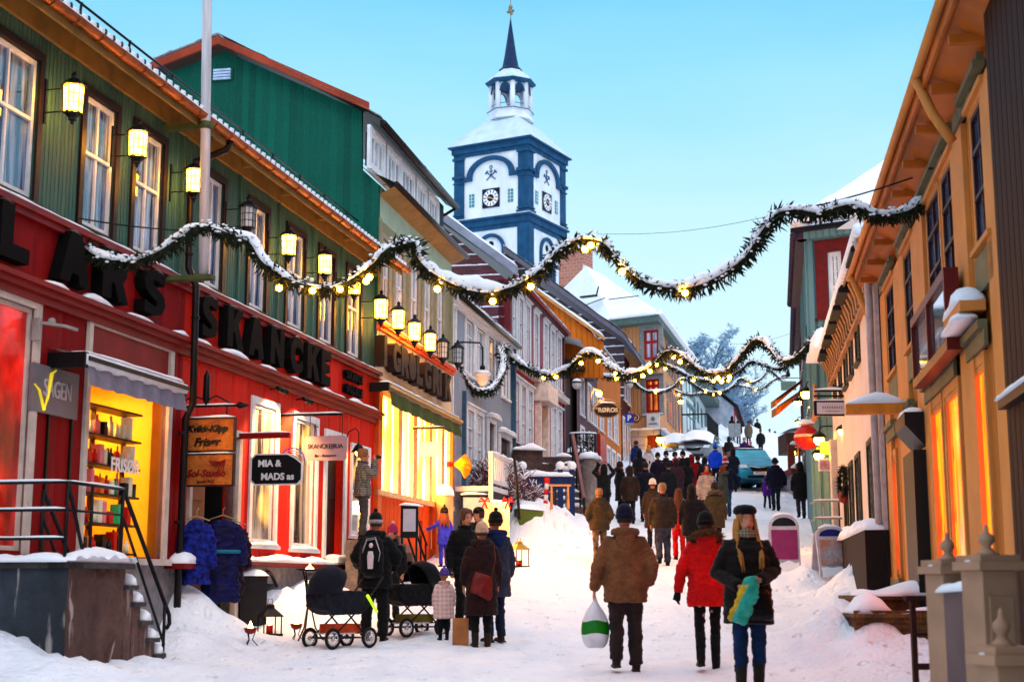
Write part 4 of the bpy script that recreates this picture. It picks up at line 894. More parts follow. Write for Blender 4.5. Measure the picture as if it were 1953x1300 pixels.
# tower roof and lantern (octagonal)
def trow(m, c, prof, seg=8, mi=0, ang=0, sm=False): m.lathe(prof, (c.x, c.y, 0), seg, mi, sm=sm, ang=ang)
z_up = lambda py: pix(1007, py, YT+ctr.y).z
ZR = zT+.3; zl0, zl1 = z_up(233), z_up(165)
m = MB(); a = .62; c4 = [u1*(-a)+u2*(-a), u1*(wT+a)+u2*(-a), u1*(wT+a)+u2*(wT+a), u1*(-a)+u2*(wT+a)]
nR = 10; vs = []
for i in range(nR+1):
    t = i/nR; r = 1-t*.66; h = ZR+(zl0-ZR)*(1-(1-t)**1.15)
    for k in range(4):
        for j in range(6):
            p = c4[k].lerp(c4[(k+1) % 4], j/6); q_ = p-ctr; rad = q_.length; rr_ = min(rad, 3.3/ max(abs(cos((atan2(q_.y, q_.x)) % (pi/4)-pi/8)), .5)) ; d = q_*(r)+Vector((0, 0, 0)); vs.append(ctr+d+Vector((0, 0, h)))
m.add(vs, [(i*24+k, i*24+(k+1) % 24, (i+1)*24+(k+1) % 24, (i+1)*24+k) for i in range(nR) for k in range(24)]+[tuple(range(nR*24, nR*24+24))], 0, True); m.build('roof', M('frosted_roof', (.62, .72, .80), .7, .12, 1.2), T0)
rL = 2.05; m = MB(); A8 = th+pi/8
trow(m, ctr, [(rL+.35, zl0-.1), (rL+.35, zl0+.25), (rL+.1, zl0+.3), (rL+.1, zl0+.75), (rL+.3, zl0+.8), (rL+.3, zl0+.95), (rL-.2, zl0+.95)], 8, 0, A8)
for k in range(8):
    t = A8+2*pi*k/8; p = ctr+Vector((cos(t), sin(t), 0))*(rL-.1); m.lathe([(.27, zl0+.95), (.27, zl1-.1)], (p.x, p.y, 0), 8)
    t2 = A8+2*pi*(k+1)/8; q_ = ctr+Vector((cos(t2), sin(t2), 0))*(rL-.1); N_ = 8; hz_ = zl1-.1; vs = []
    for i in range(N_+1):
        x = i/N_; pp = p.lerp(q_, x); zz_ = hz_-.95+.85*sin(pi*min(max((x-.12)/.76, 0), 1))**.6 if .12 < x < .88 else zl0+1; vs += [pp+Vector((0, 0, max(zz_, hz_-.95))), pp+Vector((0, 0, hz_))]
    m.add(vs, [(2*i, 2*i+2, 2*i+3, 2*i+1) for i in range(N_)])
m.build('lantern', wtow, T0)
m = MB()
for k in range(8):
    t = A8+2*pi*k/8; t2 = A8+2*pi*(k+1)/8; p = ctr+Vector((cos(t), sin(t), 0))*rL; q_ = ctr+Vector((cos(t2), sin(t2), 0))*rL
    m.tube([p.lerp(q_, .14+.72*i/8)+Vector((0, 0, zl1-1.05+.85*sin(pi*i/8)**.6)) for i in range(9)], .09, 5); m.bar(p+Vector((0, 0, zl0+1.45)), q_+Vector((0, 0, zl0+1.45)), .03)
trow(m, ctr, [(rL+.33, zl0+.8), (rL+.33, zl0+.9)], 8, 0, A8); trow(m, ctr, [(rL+.2, zl1-.1), (rL+.5, zl1+.1), (rL+.55, zl1+.22), (rL, zl1+.25)], 8, 0, A8); m.build('lantern_trim', btow, T0)
m = MB(); m.lathe([(.02, -.3), (.32, -.3), (.26, .1), (.12, .25), (.02, .3)], (ctr.x, ctr.y, zl0+1.7), 10); m.build('bell', M('bell_bronze', (.1, .1, .08), .4, metal=.5), T0)
zd = z_up(137); m = MB(); trow(m, ctr, [(rL+.5, zl1+.2), (rL+.1, zl1+.75), (rL-.6, zl1+1.25), (1.05, zl1+1.6), (.95, zd)], 8, 0, A8); m.build('dome', MATS['frosted_roof'], T0)
zt = z_up(40); m = MB(); trow(m, ctr, [(1.0, zd-.1), (1.15, zd), (1.2, zd+.15), (.85, zd+.4), (.62, zd+1.6), (.07, zt), (.02, zt+.3)], 8, 0, A8); m.build('spire', M('spire_slate', (.03, .07, .16), .5, .4, 3), T0)
m = MB(); zf = z_up(14); m.lathe([(.04, zt), (.04, zf+.9)], (ctr.x, ctr.y, 0), 6); m.ball((ctr.x, ctr.y, zf), .22, 12)
for k in range(4): t = pi/2*k+.3; m.ball((ctr.x+.25*cos(t), ctr.y, zt+1.0+.25*sin(t)), .17, 8)
m.ball((ctr.x, ctr.y, zt+1), .22, 8); m.build('finial', M('finial_gold', (.35, .28, .18), .4, metal=.4), T0)
# ---------------------------------------------------------------- far houses and trees
def far_house(name, label, pts_, Y0, Y1, zt, zb, mat, nwin, wm, gw=5, rh=1.6, win=True):
    f = seg_fac(pts_[0], Y0, pts_[1], Y1, 'L', name, label); r = f.root; Ln = f.len
    m = f.mb(); hs_ = [(Ln*(i+.3)/nwin, Ln*(i+.7)/nwin, zb+(zt-zb)*.35, zb+(zt-zb)*.8) for i in range(nwin)]
    wall(m, 0, Ln, zb, zt, hs_, 0, .2); m.add([(0, 0, zb), (0, -gw, zb), (0, -gw, zt), (0, -gw/2, zt+rh), (0, 0, zt)], [(0, 1, 2, 3, 4)], 1); m.build('wall', [mat, M('frosty_grey_boards', (.42, .46, .54), .8, .3, 2)], r)
    for h in hs_: window(f, *h, wm, wm, gl_dark, 2, (.5,), cw=.15, fw=.1, snowy=False)
    m = f.mb(); m.grid(lambda u, v: (-.3+(Ln+.6)*u, .4-v*(gw+.8), zt+.1+rh*(1-abs(2*v-1))*1.12+.1*noise.noise(Vector((u*8, v*5, Y0)))), 10, 12); m.grid(lambda u, v: (-.3+(Ln+.6)*u, .4-v*(gw+.8), zt-.12+rh*(1-abs(2*v-1))*1.12), 1, 2, 1); m.build('roof', [snow, darkbrown], r)
    return f
zz = lambda py, Y: pix(1420, py, Y).z
far_house('far_red_house', 'far red and white row house under snow, right of the frosty trees', (1408, 1432), 118, 150, zz(775, 118), zz(850, 118), siding('far_red', (.45, .03, .07), 1.2), 4, white, 3.6, 1.6)
far_house('far_red_barn', 'farthest small red house at the crest of the street', (1433, 1447), 155, 185, zz(792, 155), zz(845, 155), siding('far_red_2', (.35, .04, .05), 1.0), 3, white, 4, 1.6)
far_house('low_blue_shed', 'low bluish shed with snow roof beside the white house', (1366, 1392), 112, 125, zz(838, 112), zz(885, 112), M('shed_blue', (.2, .3, .36), .7), 3, gg, 5, 1.4)
# frosty trees
frost = M('frosted_twig', (.34, .48, .62), .8, .45, .4, bs=0); barkm = M('frosted_bark', (.10, .14, .2), .8, .3, 2)
def tree(name, label, x, y, zb, H, wd, seed, n=900, group=None, lean=0, tw=.05):
    rr = random.Random(seed); root = empty(name, (x, y, zb), 0, label, 'tree', group); m = MB(); tips = []
    def br(p, d, L, r, lv):
        pts = [p]; q = p
        for i in range(4):
            d = (d+Vector((rr.uniform(-.18, .18), rr.uniform(-.18, .18), rr.uniform(-.02, .12)))).normalized(); q = q+d*L/4; pts.append(q)
        m.tube(pts, [r*(1-.17*i) for i in range(5)], 5 if lv else 7)
        tips.extend(pts[2:])
        if lv < 3:
            for i in range(5 if lv else 11):
                b = pts[rr.randint(1, 4)]; a = rr.uniform(0, 2*pi); dd = (d*.75+Vector((cos(a), sin(a), rr.uniform(.0, .5)))*(.75 if lv else .6)).normalized(); br(b, dd, L*(.52 if lv else wd/H*.9)*rr.uniform(.7, 1.1), r*.45, lv+1)
    br(Vector((0, 0, 0)), Vector((lean, 0, 1)), H*.8, H*.022, 0); m.build('trunk', barkm, root)
    t = MB()
    for i in range(n):
        c = rr.choice(tips)+Vector((rr.gauss(0, .25), rr.gauss(0, .25), rr.gauss(0, .25)))*H*.05
        for k in range(5):
            a = rr.uniform(0, 2*pi); d = Vector((cos(a)*.7, sin(a)*.7, rr.uniform(-.2, 1))).normalized()*rr.uniform(.4, 1.1)*H*.05; s_ = d.cross(Vector((rr.random(), rr.random(), .1))).normalized()*tw*H*.06
            t.add([c-s_, c+s_, c+d], [(0, 1, 2)])
    t.build('crown', frost, root, recalc=False); return root
for i, (px, Y, top, wd, n) in enumerate(((1345, 150, 668, 6.5, 1000), (1372, 145, 700, 6.5, 1300), (1330, 160, 655, 6, 800), (1395, 152, 752, 6, 1300), (1362, 140, 770, 6, 1500), (1385, 138, 790, 5.5, 1500), (1412, 160, 770, 5, 900), (1350, 138, 745, 5, 1300), (1378, 156, 728, 5, 1200))):
    p = pix(px, 850, Y); q = pix(px, top, Y); nm = ('tallest bare frosty birch, second from left above the white house roof', 'frosty birch just right of the tallest one', 'slender frosty birch rising directly above the white house eave', 'round frosted tree next to the far red house', 'dense blue frosted tree close to the white house wall', 'low dense frosted tree in front of the grove by the road', 'thin frosted tree behind the far red house roof', 'frosted tree half hidden by the white house corner', 'frosted tree in the middle of the grove')[i]
    tree('frosted_tree', nm, p.x, Y, 11, q.z-11, wd, 30+i, n, 'frosty trees behind the white house')
# ---------------------------------------------------------------- R1 yellow house
ysd = siding('ochre_yellow_boards', (.60, .26, .06), .16, .30, worn=.25, wcol=(.40, .20, .08)); ypl = M('yellow_plain_boards', (.64, .31, .10), .6, .15, 2); gcas = M('grey_green_casing', (.22, .20, .12), .6)
f = R1; root = f.root; S = f.S; EZ = f.hit(1786, 0, .44)[1]-.30; print('R1', EZ)
# s runs away from the camera; near end negative
sN, sFr = S(1926, 700), S(1681, 700)
ups = [(S(1890, 300), S(1861, 300)), (S(1828, 400), S(1803, 400)), (S(1799, 450), S(1774, 450)), (S(1750, 550), S(1731, 550)), (S(1712, 600), S(1696, 600))]
hu = [(a, b, 3.0, 4.2) for a, b in ups]; ha = [(a, b, 4.68, EZ-.36) for a, b in ups if EZ > 5.3]
los = [(S(1893, 900), S(1864, 900), .12, 1.95), (S(1840, 900), S(1814, 900), .12, 1.95), (S(1806, 900), S(1783, 900), .12, 1.95), (S(1752, 950), S(1735, 950), .12, 1.8), (S(1715, 950), S(1704, 950), .12, 1.8)]
m = f.mb(); wall(m, sN, sFr, -1.4, EZ, hu+los+ha, 0, .16); m.quad((sFr, 0, -1.4), (sFr, -6, -1.4), (sFr, -6, 8), (sFr, 0, EZ)); m.build('wall', ysd, root)
for i, h in enumerate(hu): window(f, *h, M('maroon_frame', (.07, .02, .03), .5), ypl, gl_blue, 2, (.35, .7), head=.05, cw=.07, fw=.04, snowy=i in (1, 2), rec=.015)
m = f.mb()
for i, h in enumerate(hu): # pediment heads and aprons
    m.box(h[0]-.17, h[1]+.17, .036, .14, h[3]+.18, h[3]+.24); m.prism([(h[0]-.2, h[3]+.261), (h[1]+.2, h[3]+.261), ((h[0]+h[1])/2, h[3]+.42)], 'y', .04, .17) if 0 else m.box(h[0]-.14, h[1]+.14, .036, .10, h[3]+.241, h[3]+.32); m.box(h[0]-.1, h[1]+.1, .0, .05, h[2]-.45, h[2]-.12)
split(m, 'window_head', gcas, root)
for h in ha: window(f, *h, MATS['maroon_frame'], ypl, gl_dark, 2, (), cw=.1, fw=.05, snowy=False, rec=.015)
for i, h in enumerate(los): window(f, *h, ypl, ypl, em_orange, 1, (), cw=.1, fw=.06, snowy=i == 0, rec=.02, label='orange lit shop window')
m = f.mb()
for a, b in ((1924, 1896), (1857, 1832), (1771, 1747), (1731, 1710), (1693, 1683)):
    a, b = S(a, 700, .05), S(b, 700, .05); m.box(a, b, .001, .05, -1.2, EZ-.3)
split(m, 'pilaster', ypl, root)
m = f.mb()
for z, h, d in ((EZ-.3, .16, .08), (2.2, .08, .12), (2.05, .15, .07), (-.05, .1, .1)):
    for a, b in ((S(1896, 700), S(1857, 700)), (S(1832, 700), S(1771, 700)), (S(1747, 700), S(1731, 700)), (S(1710, 700), S(1693, 700))): m.box(a, b, .036, d, z, z+h)
split(m, 'cornice', gcas, root)
m = f.mb(); snow_strip(m, (S(1896, 700), .15, 2.45), (S(1858, 700), .15, 2.45), .28, .16); snow_strip(m, (S(1896, 700), .2, 2.3), (S(1858, 700), .2, 2.3), .22, .08); m.build('ledge_snow', snow, root)
m = f.mb(); m.box(S(1896, 700), S(1858, 700), .04, .26, 2.36, 2.45); m.build('shop_ledge', ypl, root)
# eave: sloping soffit with purlins, fascia
m = f.mb(); m.quad((sN-3, .0, EZ-.05), (sFr+.1, .0, EZ-.05), (sFr+.1, .36, EZ+.12), (sN-3, .36, EZ+.12), 0); m.box(sN-3, sFr+.1, .36, .39, EZ+.05, EZ+.26, 0)
k = sN
while k < sFr: m.box(k, k+.08, .04, .34, EZ-.06, EZ+.02, 0); k += 1.25
m.build('soffit', M('ochre_eave', (.52, .19, .03), .6, .3, 2), root)
m = f.mb(); m.tube([(sN-3, .44, EZ+.2), (sFr+.15, .44, EZ+.2)], .045, 8); m.tube([(sFr-.35, .44, EZ+.15), (sFr-.3, .3, EZ-.2), (sFr-.2, .14, EZ-.6), (sFr-.2, .12, -.9)], .05, 8)
m.tube([(S(1835, 100), .44, EZ+.15), (S(1835, 100), .3, EZ-.2), (S(1838, 100), .15, EZ-.5)], .05, 7); m.build('gutter', ypl, root)
m = f.mb(); m.quad((sN-3, .42, EZ+.28), (sFr+.15, .42, EZ+.28), (sFr+.15, -4, EZ+2.9), (sN-3, -4, EZ+2.9)); rf = m.build('roof', tl, root)
m = f.mb(); snow_strip(m, (sN-3, .36, EZ+.28), (sFr+.15, .36, EZ+.28), .14, .07); m.grid(lambda u, v: (sN-3+(sFr+3.15-sN)*u, .36-v*4.6, EZ+.33+v*2.6+.06*noise.noise(Vector((u*20, v*6, 0)))), 60, 8); m.build('roof_snow', snow, rf)
# projecting glazed bay with red-brown frame
a, b = S(1832, 600, .1), S(1764, 700, .1); z1_, z0_ = 2.88, 2.28
m = f.mb(); 
for za, zb in ((z1_, z1_+.1), (z0_-.1, z0_)): m.box(a, b, .1, .24, za, zb)
for s in (a, (a+b)/2-.02, b-.07): m.box(s, s+.07, .17, .24, z0_, z1_)
for s in (a, b-.05): m.box(s, s+.05, .1, .17, z0_, z1_)
bay = m.build('glazed_bay', M('red_brown_frame', (.20, .025, .02), .4), root); m = f.mb(); m.quad((a, .2, z0_), (b, .2, z0_), (b, .2, z1_), (a, .2, z1_)); m.build('pane', glass('bay_glass', (.012, .014, .03), (.12, .10, .12), 2.5), bay)
m = f.mb(); a, b = S(1779, 950), S(1757, 950); m.box(a, b, .02, .2, -1.2, 1.55, 0); m.prism([(.02, 1.55), (.28, 1.85), (.28, 2.0), (.02, 2.0)], 'x', a, b, 0); m.build('entrance_post', M('black_brown_timber', (.02, .012, .012), .5), root)
m = f.mb(); snow_strip(m, (a, .16, 2.0), (b, .16, 2.0), .25, .07); m.build('entrance_snow', snow, root)
# beam sign arm toward the street
m = f.mb(); s = S(1738, 770); m.box(s-.09, s+.09, .1, 1.35, 2.4-.05, 2.4+.09); bmz = f.hit(1738, 775)[1]; m = f.mb(); m.box(s-.09, s+.09, .05, .84, bmz-.09, bmz+.04); bo = m.build('timber_arm', M('orange_timber', (.72, .30, .05), .5), root)
m = f.mb(); snow_strip(m, (s, .05, bmz+.04), (s, .84, bmz+.04), .2, .12); m.build('arm_snow', snow, bo)
# near dark brown building beyond the right edge
a = S(1914, 700, .12)
BR = empty('dark_brown_house', (f.ox, f.oy, 0), f.ang, 'dark brown boarded wall cut off by the right edge of the photo', 'house')
m = f.mb(); m.box(a-9, a-.02, -.6, .12, -1.5, 9); m.build('wall', siding('dark_brown_boards', (.065, .022, .014), .2, .25), BR)
m = f.mb(); snow_strip(m, (a-3, .18, 1.4), (a-.1, .18, 1.4), .1, .05); m.box(a-3, a-.1, .12, .2, 1.33, 1.4, 1); m.build('ledge_snow', [snow, darkbrown], BR)
# ---------------------------------------------------------------- R2 plaster house
f = R2; root = f.root; S = f.S; EZ = f.hit(1637, 423, .30)[1]-.08; print('R2', EZ); pl = M('cream_plaster', (.70, .60, .55), .85, .12, 1.5); olive = M('olive_shutter', (.10, .09, .045), .6, .3, 6)
s0, s1 = S(1681, 700), f.S(1586, 750)
zu = (4.0, 5.2); zlw = (.5, 2.3)
ups = [(S(a, 650), S(b, 650)) for a, b in ((1672, 1664), (1640, 1634), (1626, 1621), (1615, 1610), (1603, 1599), (1592, 1588))]
los = [(S(a, 850), S(b, 850)) for a, b in ((1664, 1656), (1640, 1632), (1625, 1619), (1614, 1608), (1597, 1592))]
m = f.mb(); wall(m, s0, s1, -.9, EZ, [(a, b, *zu) for a, b in ups]+[(a, b, *zlw) for a, b in los], 0, .15); m.build('wall', pl, root)
for a, b in ups:
    w_ = window(f, a, b, *zu, olive, olive, gl_dark, 2, (.5,), cw=.09, fw=.07, snowy=False)
    m = f.mb(); m.prism([(.04, zu[1]+.45), (.36, zu[1]+.02), (.36, zu[1]-.05), (.04, zu[1]-.05)], 'x', a-.25, b+.25); m.build('window_hood', M('black_hood', (.02, .018, .015), .6), w_)
for i, (a, b) in enumerate(los): window(f, a, b, *zlw, olive, olive, gl_dark if i != 3 else em_orange, 2, (.5,), cw=.09, fw=.07)
m = f.mb(); m.box(s0, s0+.3, .001, .06, -.7, EZ); m.tube([(s0+.12, .3, EZ-.05), (s0+.14, .14, EZ-.5), (s0+.14, .12, -.9)], .055, 8); m.build('downpipe', M('pale_pipe', (.55, .48, .48), .5), root)
m = f.mb(); m.box(s0, s0+7.5, .0, .35, -1.4, .78, 0); m.build('base_cladding', M('dark_brown_cladding', (.035, .02, .018), .8), root)
m = f.mb(); snow_strip(m, (s0, .2, .78), (s0+7.5, .2, .78), .42, .17, lump=.6); m.build('base_snow', snow, root)
m = f.mb(); m.box(s0-.1, s1+.2, .0, .10, EZ-.75, EZ-.68); m.quad((s0-.1, 0, EZ-.05), (s1+.2, 0, EZ-.05), (s1+.2, .26, EZ+.05), (s0-.1, .26, EZ+.05)); m.box(s0-.1, s1+.2, .25, .28, EZ-.08, EZ+.1)
m.build('soffit', M('tan_soffit', (.45, .26, .13), .6), root)
m = f.mb(); k = s0
while k < s1: # scroll brackets
    m.prism([(.03, EZ-.6), (.09, EZ-.56), (.11, EZ-.36), (.16, EZ-.24), (.22, EZ-.1), (.03, EZ-.1)], 'x', k, k+.2); k += .52
split(m, 'bracket', MATS['tan_soffit'], root)
m = f.mb(); k = s0-.1
while k < s1+.2: m.ball((k, .29, EZ+.06), .13, 8, sq=(1.1, .6, .9)); k += .3
m2 = f.mb()
for i in range(0): pass
m.build('eave_icing', snow, root)
rr = random.Random(3)
m = f.mb(); snow_strip(m, (s0-.1, .22, EZ+.1), (s1+.2, .22, EZ+.1), .22, .14); m.grid(lambda u, v: (s0-.1+(s1-s0+.3)*u, .2-v*4.0, EZ+.22+v*2.6+.08*noise.noise(Vector((u*16, v*6, 0)))), 40, 8); m.quad((s0-.1, -3.5, EZ+2.9), (s1, -3.5, EZ+2.9), (s1, -8, EZ+.3), (s0-.1, -8, EZ+.3)); m.build('roof_snow', snow, root)
m = f.mb(); m.add([(s0-.05, .6, EZ+.1), (s0-.05, -3.6, EZ+2.75), (s0-.05, -8, EZ+.1)], [(0, 1, 2)]); m.build('gable_wall', pl, root)
m = f.mb(); snow_strip(m, (s1-1.6, .22, EZ+.02), (s1+.5, .3, EZ+.0), .5, .42, lump=.6); snow_strip(m, (s1-.1, .15, EZ+.1), (s1+1.6, .0, EZ+.1), .45, .5, lump=.7); m.build('overhanging_snow', snow, root)
# ---------------------------------------------------------------- R3 teal house, R4 dark house behind
Y3 = R2.W(s1, 0, 0).y+.6
R3 = seg_fac(1700, Y3-.5, 1560, Y3+.5, 'L', 'teal_house', 'teal boarded house with red cornered window and white roof behind the plaster house')
# face toward the camera
R3.n = (-abs(R3.dy)*0+R3.dy, -R3.dx); R3.n = (R3.n[0], R3.n[1]) if R3.n[1] < 0 else (-R3.n[0], -R3.n[1])
ln = R3.len; f = R3
f.L = lambda a, o, z, F_=R3: tuple((Matrix.Rotation(-F_.ang, 4, 'Z') @ Vector((F_.dx*a+F_.n[0]*o, F_.dy*a+F_.n[1]*o, z))))
z3 = lambda py: pix(1580, py, Y3).z
S = f.S; root = f.root; tealb = siding('blue_teal_boards', (.20, .33, .35), .18, .15); TZ3 = z3(452); rdt = M('oxblood_trim', (.22, .02, .015), .5)
hw = (S(1606, 520), S(1579, 520)); hw = (min(hw), max(hw), z3(590), z3(478))
m = f.mb(); wall(m, 0, ln, 0, TZ3, [hw], 0, .15); m.build('wall', tealb, root)
window(f, *hw, white, rdt, gl_blue, 2, (.4,), cw=.32, fw=.12, mw=.07, munt=6, snowy=False)
m = f.mb()
a = S(1541, 600); m.box(a-.2, a+.02, .0, .06, 0, TZ3, 0); m.box(0, ln+.15, .0, .3, TZ3, TZ3+.18, 0); m.box(0, ln+.25, .0, .4, TZ3+.18, TZ3+.3, 1)
m.build('cornice', [tealb, M('dark_eave', (.03, .02, .04), .5)], root)
R3s = seg_fac(1561, Y3+.5, 1545, Y3+9, 'R'); R3s.side = 'R'; R3s.n = (-R3s.dy, R3s.dx); attach(R3s, R3)
m = R3s.mb(); l3 = R3s.len; hs3 = [(.8+i*2.0, 1.9+i*2.0, z, z+2.2) for i in range(4) for z in (z3(620), z3(760))]
wall(m, 0, l3, 0, TZ3, hs3, 0, .15); m.build('side_wall', tealb, root)
for h in hs3: window(R3s, *h, white, tealb, gl_blue, 2, (.5,), cw=.2, fw=.1)
m = R3s.mb(); m.box(-.3, l3+.3, 0, .28, TZ3, TZ3+.25, 0); k = -.3
while k < l3+.3: m.ball((k, .32, TZ3+.1), .11, 6, 0); k += .35
m.build('eave', M('purple_tile', (.10, .05, .09), .5), root)
inv = Matrix.Rotation(-R3.ang, 4, 'Z') @ Matrix.Translation((R3.ox*-1, R3.oy*-1, 0))
A = pix(1700, 1110, Y3-1.2); A.z = TZ3+.3; B = pix(1552, 1110, Y3-.4); B.z = TZ3+.3; C_ = pix(1540, 1110, Y3+9.5); C_.z = TZ3+.3; PK = pix(1690, 310, Y3+5)
m = MB(); tri(m, A, B, PK, .15); tri(m, B, C_, PK, .15); m.build('roof', snow, root)
m = MB(); snow_strip(m, lw(A), lw(B), .6, .3); snow_strip(m, lw(B), lw(C_), .5, .2); m.build('eave_snow', snow, root)
Y4 = Y3+10
R4 = seg_fac(1552, Y4, 1538, Y4+14, 'R', 'dark_purple_house', 'dark weathered house with tiled eave and maroon corner beyond the teal house')
R4.side = 'R'; R4.n = (-R4.dy, R4.dx); f = R4; z4 = lambda py: pix(1520, py, Y4).z; T4 = z4(565); root = f.root
hs4 = [(1+i*2.3, 2.1+i*2.3, z, z+2.3) for i in range(5) for z in (z4(665), z4(780))]
m = f.mb(); wall(m, 0, f.len, 3, T4, hs4, 0, .15); m.quad((0, 0, 3), (0, -8, 3), (0, -8, T4), (0, 0, T4)); m.build('wall', siding('blue_black_boards', (.03, .06, .09), .2, .2), root)
for h in hs4: window(f, *h, rdt, rdt, gl_blue, 2, (.5,), cw=.2, fw=.1)
m = f.mb(); m.box(-.3, f.len+.3, 0, .25, T4, T4+.25); k = -.3
while k < f.len: m.ball((k, .28, T4+.1), .14, 6); k += .36
m.build('eave', MATS['purple_tile'], root)
m = f.mb(); m.grid(lambda u, v: (-.5+(f.len+.9)*u, .3-6*v, T4+.3+3.2*v+.1*noise.noise(Vector((u*7, v*7, 0)))), 12, 10); m.build('roof', snow, root)
# ---------------------------------------------------------------- people
def cloth(col, name=None, sc=30, var=.35, rough=.85, bs=.5):
    n = name or 'cloth_%02d_%02d_%02d' % tuple(int(c*99) for c in col)
    if n in MATS: return MATS[n]
    m, t, b = new(n); col = tone(col); a = noi(t, sc, detail=3); c2 = noi(t, 5, detail=4)
    c = mixc(t, ramp(t, c2, .35, .65), dk(col, 1-var), dk(col, 1+var))
    t.links.new(mixc(t, mth(t, 'MULTIPLY', ramp(t, a, .4, .6), .4), c, dk(col, .5)), b.inputs['Base Color'])
    b.inputs['Roughness'].default_value = rough; b.inputs['Sheen Weight'].default_value = .06; b.inputs['Specular IOR Level'].default_value = .15
    bump(t, b, mth(t, 'ADD', noi(t, 9, detail=3), mth(t, 'MULTIPLY', a, .3)), bs, .015); return m
def plaid(name, c1, c2, per=.06):
    m, t, b = new(name); tc = N(t, 'TexCoord'); s = N(t, 'SeparateXYZ'); t.links.new(tc.outputs['Object'], s.inputs[0])
    k = 0
    for ax in ('X', 'Z'):
        q = mth(t, 'GREATER_THAN', mth(t, 'SINE', mth(t, 'MULTIPLY', s.outputs[ax], 2*pi/per)), .2); k = q if k == 0 else mth(t, 'ADD', k, q)
    t.links.new(mixc(t, mth(t, 'MULTIPLY', k, .5), c1, c2), b.inputs['Base Color']); b.inputs['Roughness'].default_value = .9
    bump(t, b, noi(t, 9), .5, .02); return m
skin = M('skin', (.62, .30, .20), .5, .12, 14, bs=.1, bscale=60); eyem = M('eye_dark', (.03, .03, .04), .2, .1); eyew = M('eye_white', (.7, .68, .66), .3, .05); lipm = M('lip', (.42, .10, .09), .45, .1)
def fur(col, n): return M('fur_'+n, col, .95, .5, 30, bs=.9, bscale=90, bdist=.02)
def fuse(name, mb, vox, mats, parent, smooth=4, wr=.006, quilt=0, wz=1.0, seed=0, per=.1):
    o = mb.build(name, mats, recalc=True)
    r = o.modifiers.new('r', 'REMESH'); r.mode = 'VOXEL'; r.voxel_size = vox; r.use_smooth_shade = True
    if smooth: s = o.modifiers.new('s', 'SMOOTH'); s.iterations = smooth; s.factor = .5
    dg = bpy.context.evaluated_depsgraph_get(); me = bpy.data.meshes.new_from_object(o.evaluated_get(dg))
    old = o.data; o.modifiers.clear(); o.data = me; bpy.data.meshes.remove(old); me.name = name
    if not me.materials:
        for q in (mats if isinstance(mats, (list, tuple)) else [mats]): me.materials.append(q)
    if wr or quilt:
        ns = [v.normal.copy() for v in me.vertices]
        for v, n in zip(me.vertices, ns):
            p = v.co; d = 0
            if wr: d += wr*(noise.noise(Vector((p.x*8+seed, p.y*8, p.z*15)))+.8*noise.noise(Vector((p.x*16, p.y*16+seed, p.z*38)))+.35*noise.noise(Vector((p.x*40, p.y*40+seed, p.z*60))))
            if quilt: d += quilt*(abs(sin(pi*p.z/per))**.5-.6)
            v.co = p+n*d
    if parent: o.parent = parent
    return o
class Pose:
    def __init__(s, st=0, arms=None, spread=.0):
        s.st = st; s.arms = arms or {}; s.spread = spread
    def leg(s, k):
        y = s.st*.27*k; up = .06 if y < -.05 else 0
        ax = k*(.09+s.spread)
        hip = Vector((k*.085, 0, .92)); ank = Vector((ax, y, .085+up)); knee = Vector((k*(.09+s.spread*.5), y*.5+.035+abs(y)*.12, .5+up*.4))
        return hip, knee, ank, up
    def arm(s, k):
        sh = Vector((k*.162, 0, 1.395))
        a = s.arms.get(k)
        if a: return (sh, Vector(a[0]), Vector(a[1]))
        y = -s.st*.16*k
        return sh, Vector((k*.245, y*.5-.02, 1.13)), Vector((k*.25, y+.06, .87))
def hand(m, wr, d, k, vox, curl=.5, thumb=None):
    """palm and five separate bent fingers leaving wrist wr in direction d"""
    d = d.normalized(); side = Vector((k, 0, 0)); side = (side-d*side.dot(d)); side = side.normalized() if side.length > .1 else Vector((0, 1, 0))
    fw = side.cross(d)*k; fw = fw if fw.y > 0 else -fw      # knuckle spread axis ~ front/back
    pn = -side                                                # palm faces the body
    pc = wr+d*.045
    m.tube([wr, wr+d*.03, wr+d*.065, wr+d*.09], [(.018, .024), (.017, .036), (.015, .041), (.012, .038)], 8, up=fw)
    r0 = max(.0085, vox*.75)
    for i, L in enumerate((.066, .076, .072, .058)):
        b = wr+d*.085+fw*(.030-.020*i); c1 = b+(d*cos(curl*.7)+pn*sin(curl*.7))*L*.42; c2 = c1+(d*cos(curl*1.7)+pn*sin(curl*1.7))*L*.33; c3 = c2+(d*cos(curl*2.5)+pn*sin(curl*2.5))*L*.27
        m.tube([b, c1, c2, c3], [r0, r0*.95, r0*.88, r0*.75], 6)
    b = wr+d*.025+fw*.034; m.tube([b, b+fw*.022+d*.025+pn*.01, b+fw*.025+d*.05+pn*.024, b+fw*.016+d*.07+pn*.035], [r0*1.25, r0*1.15, r0, r0*.85], 6)
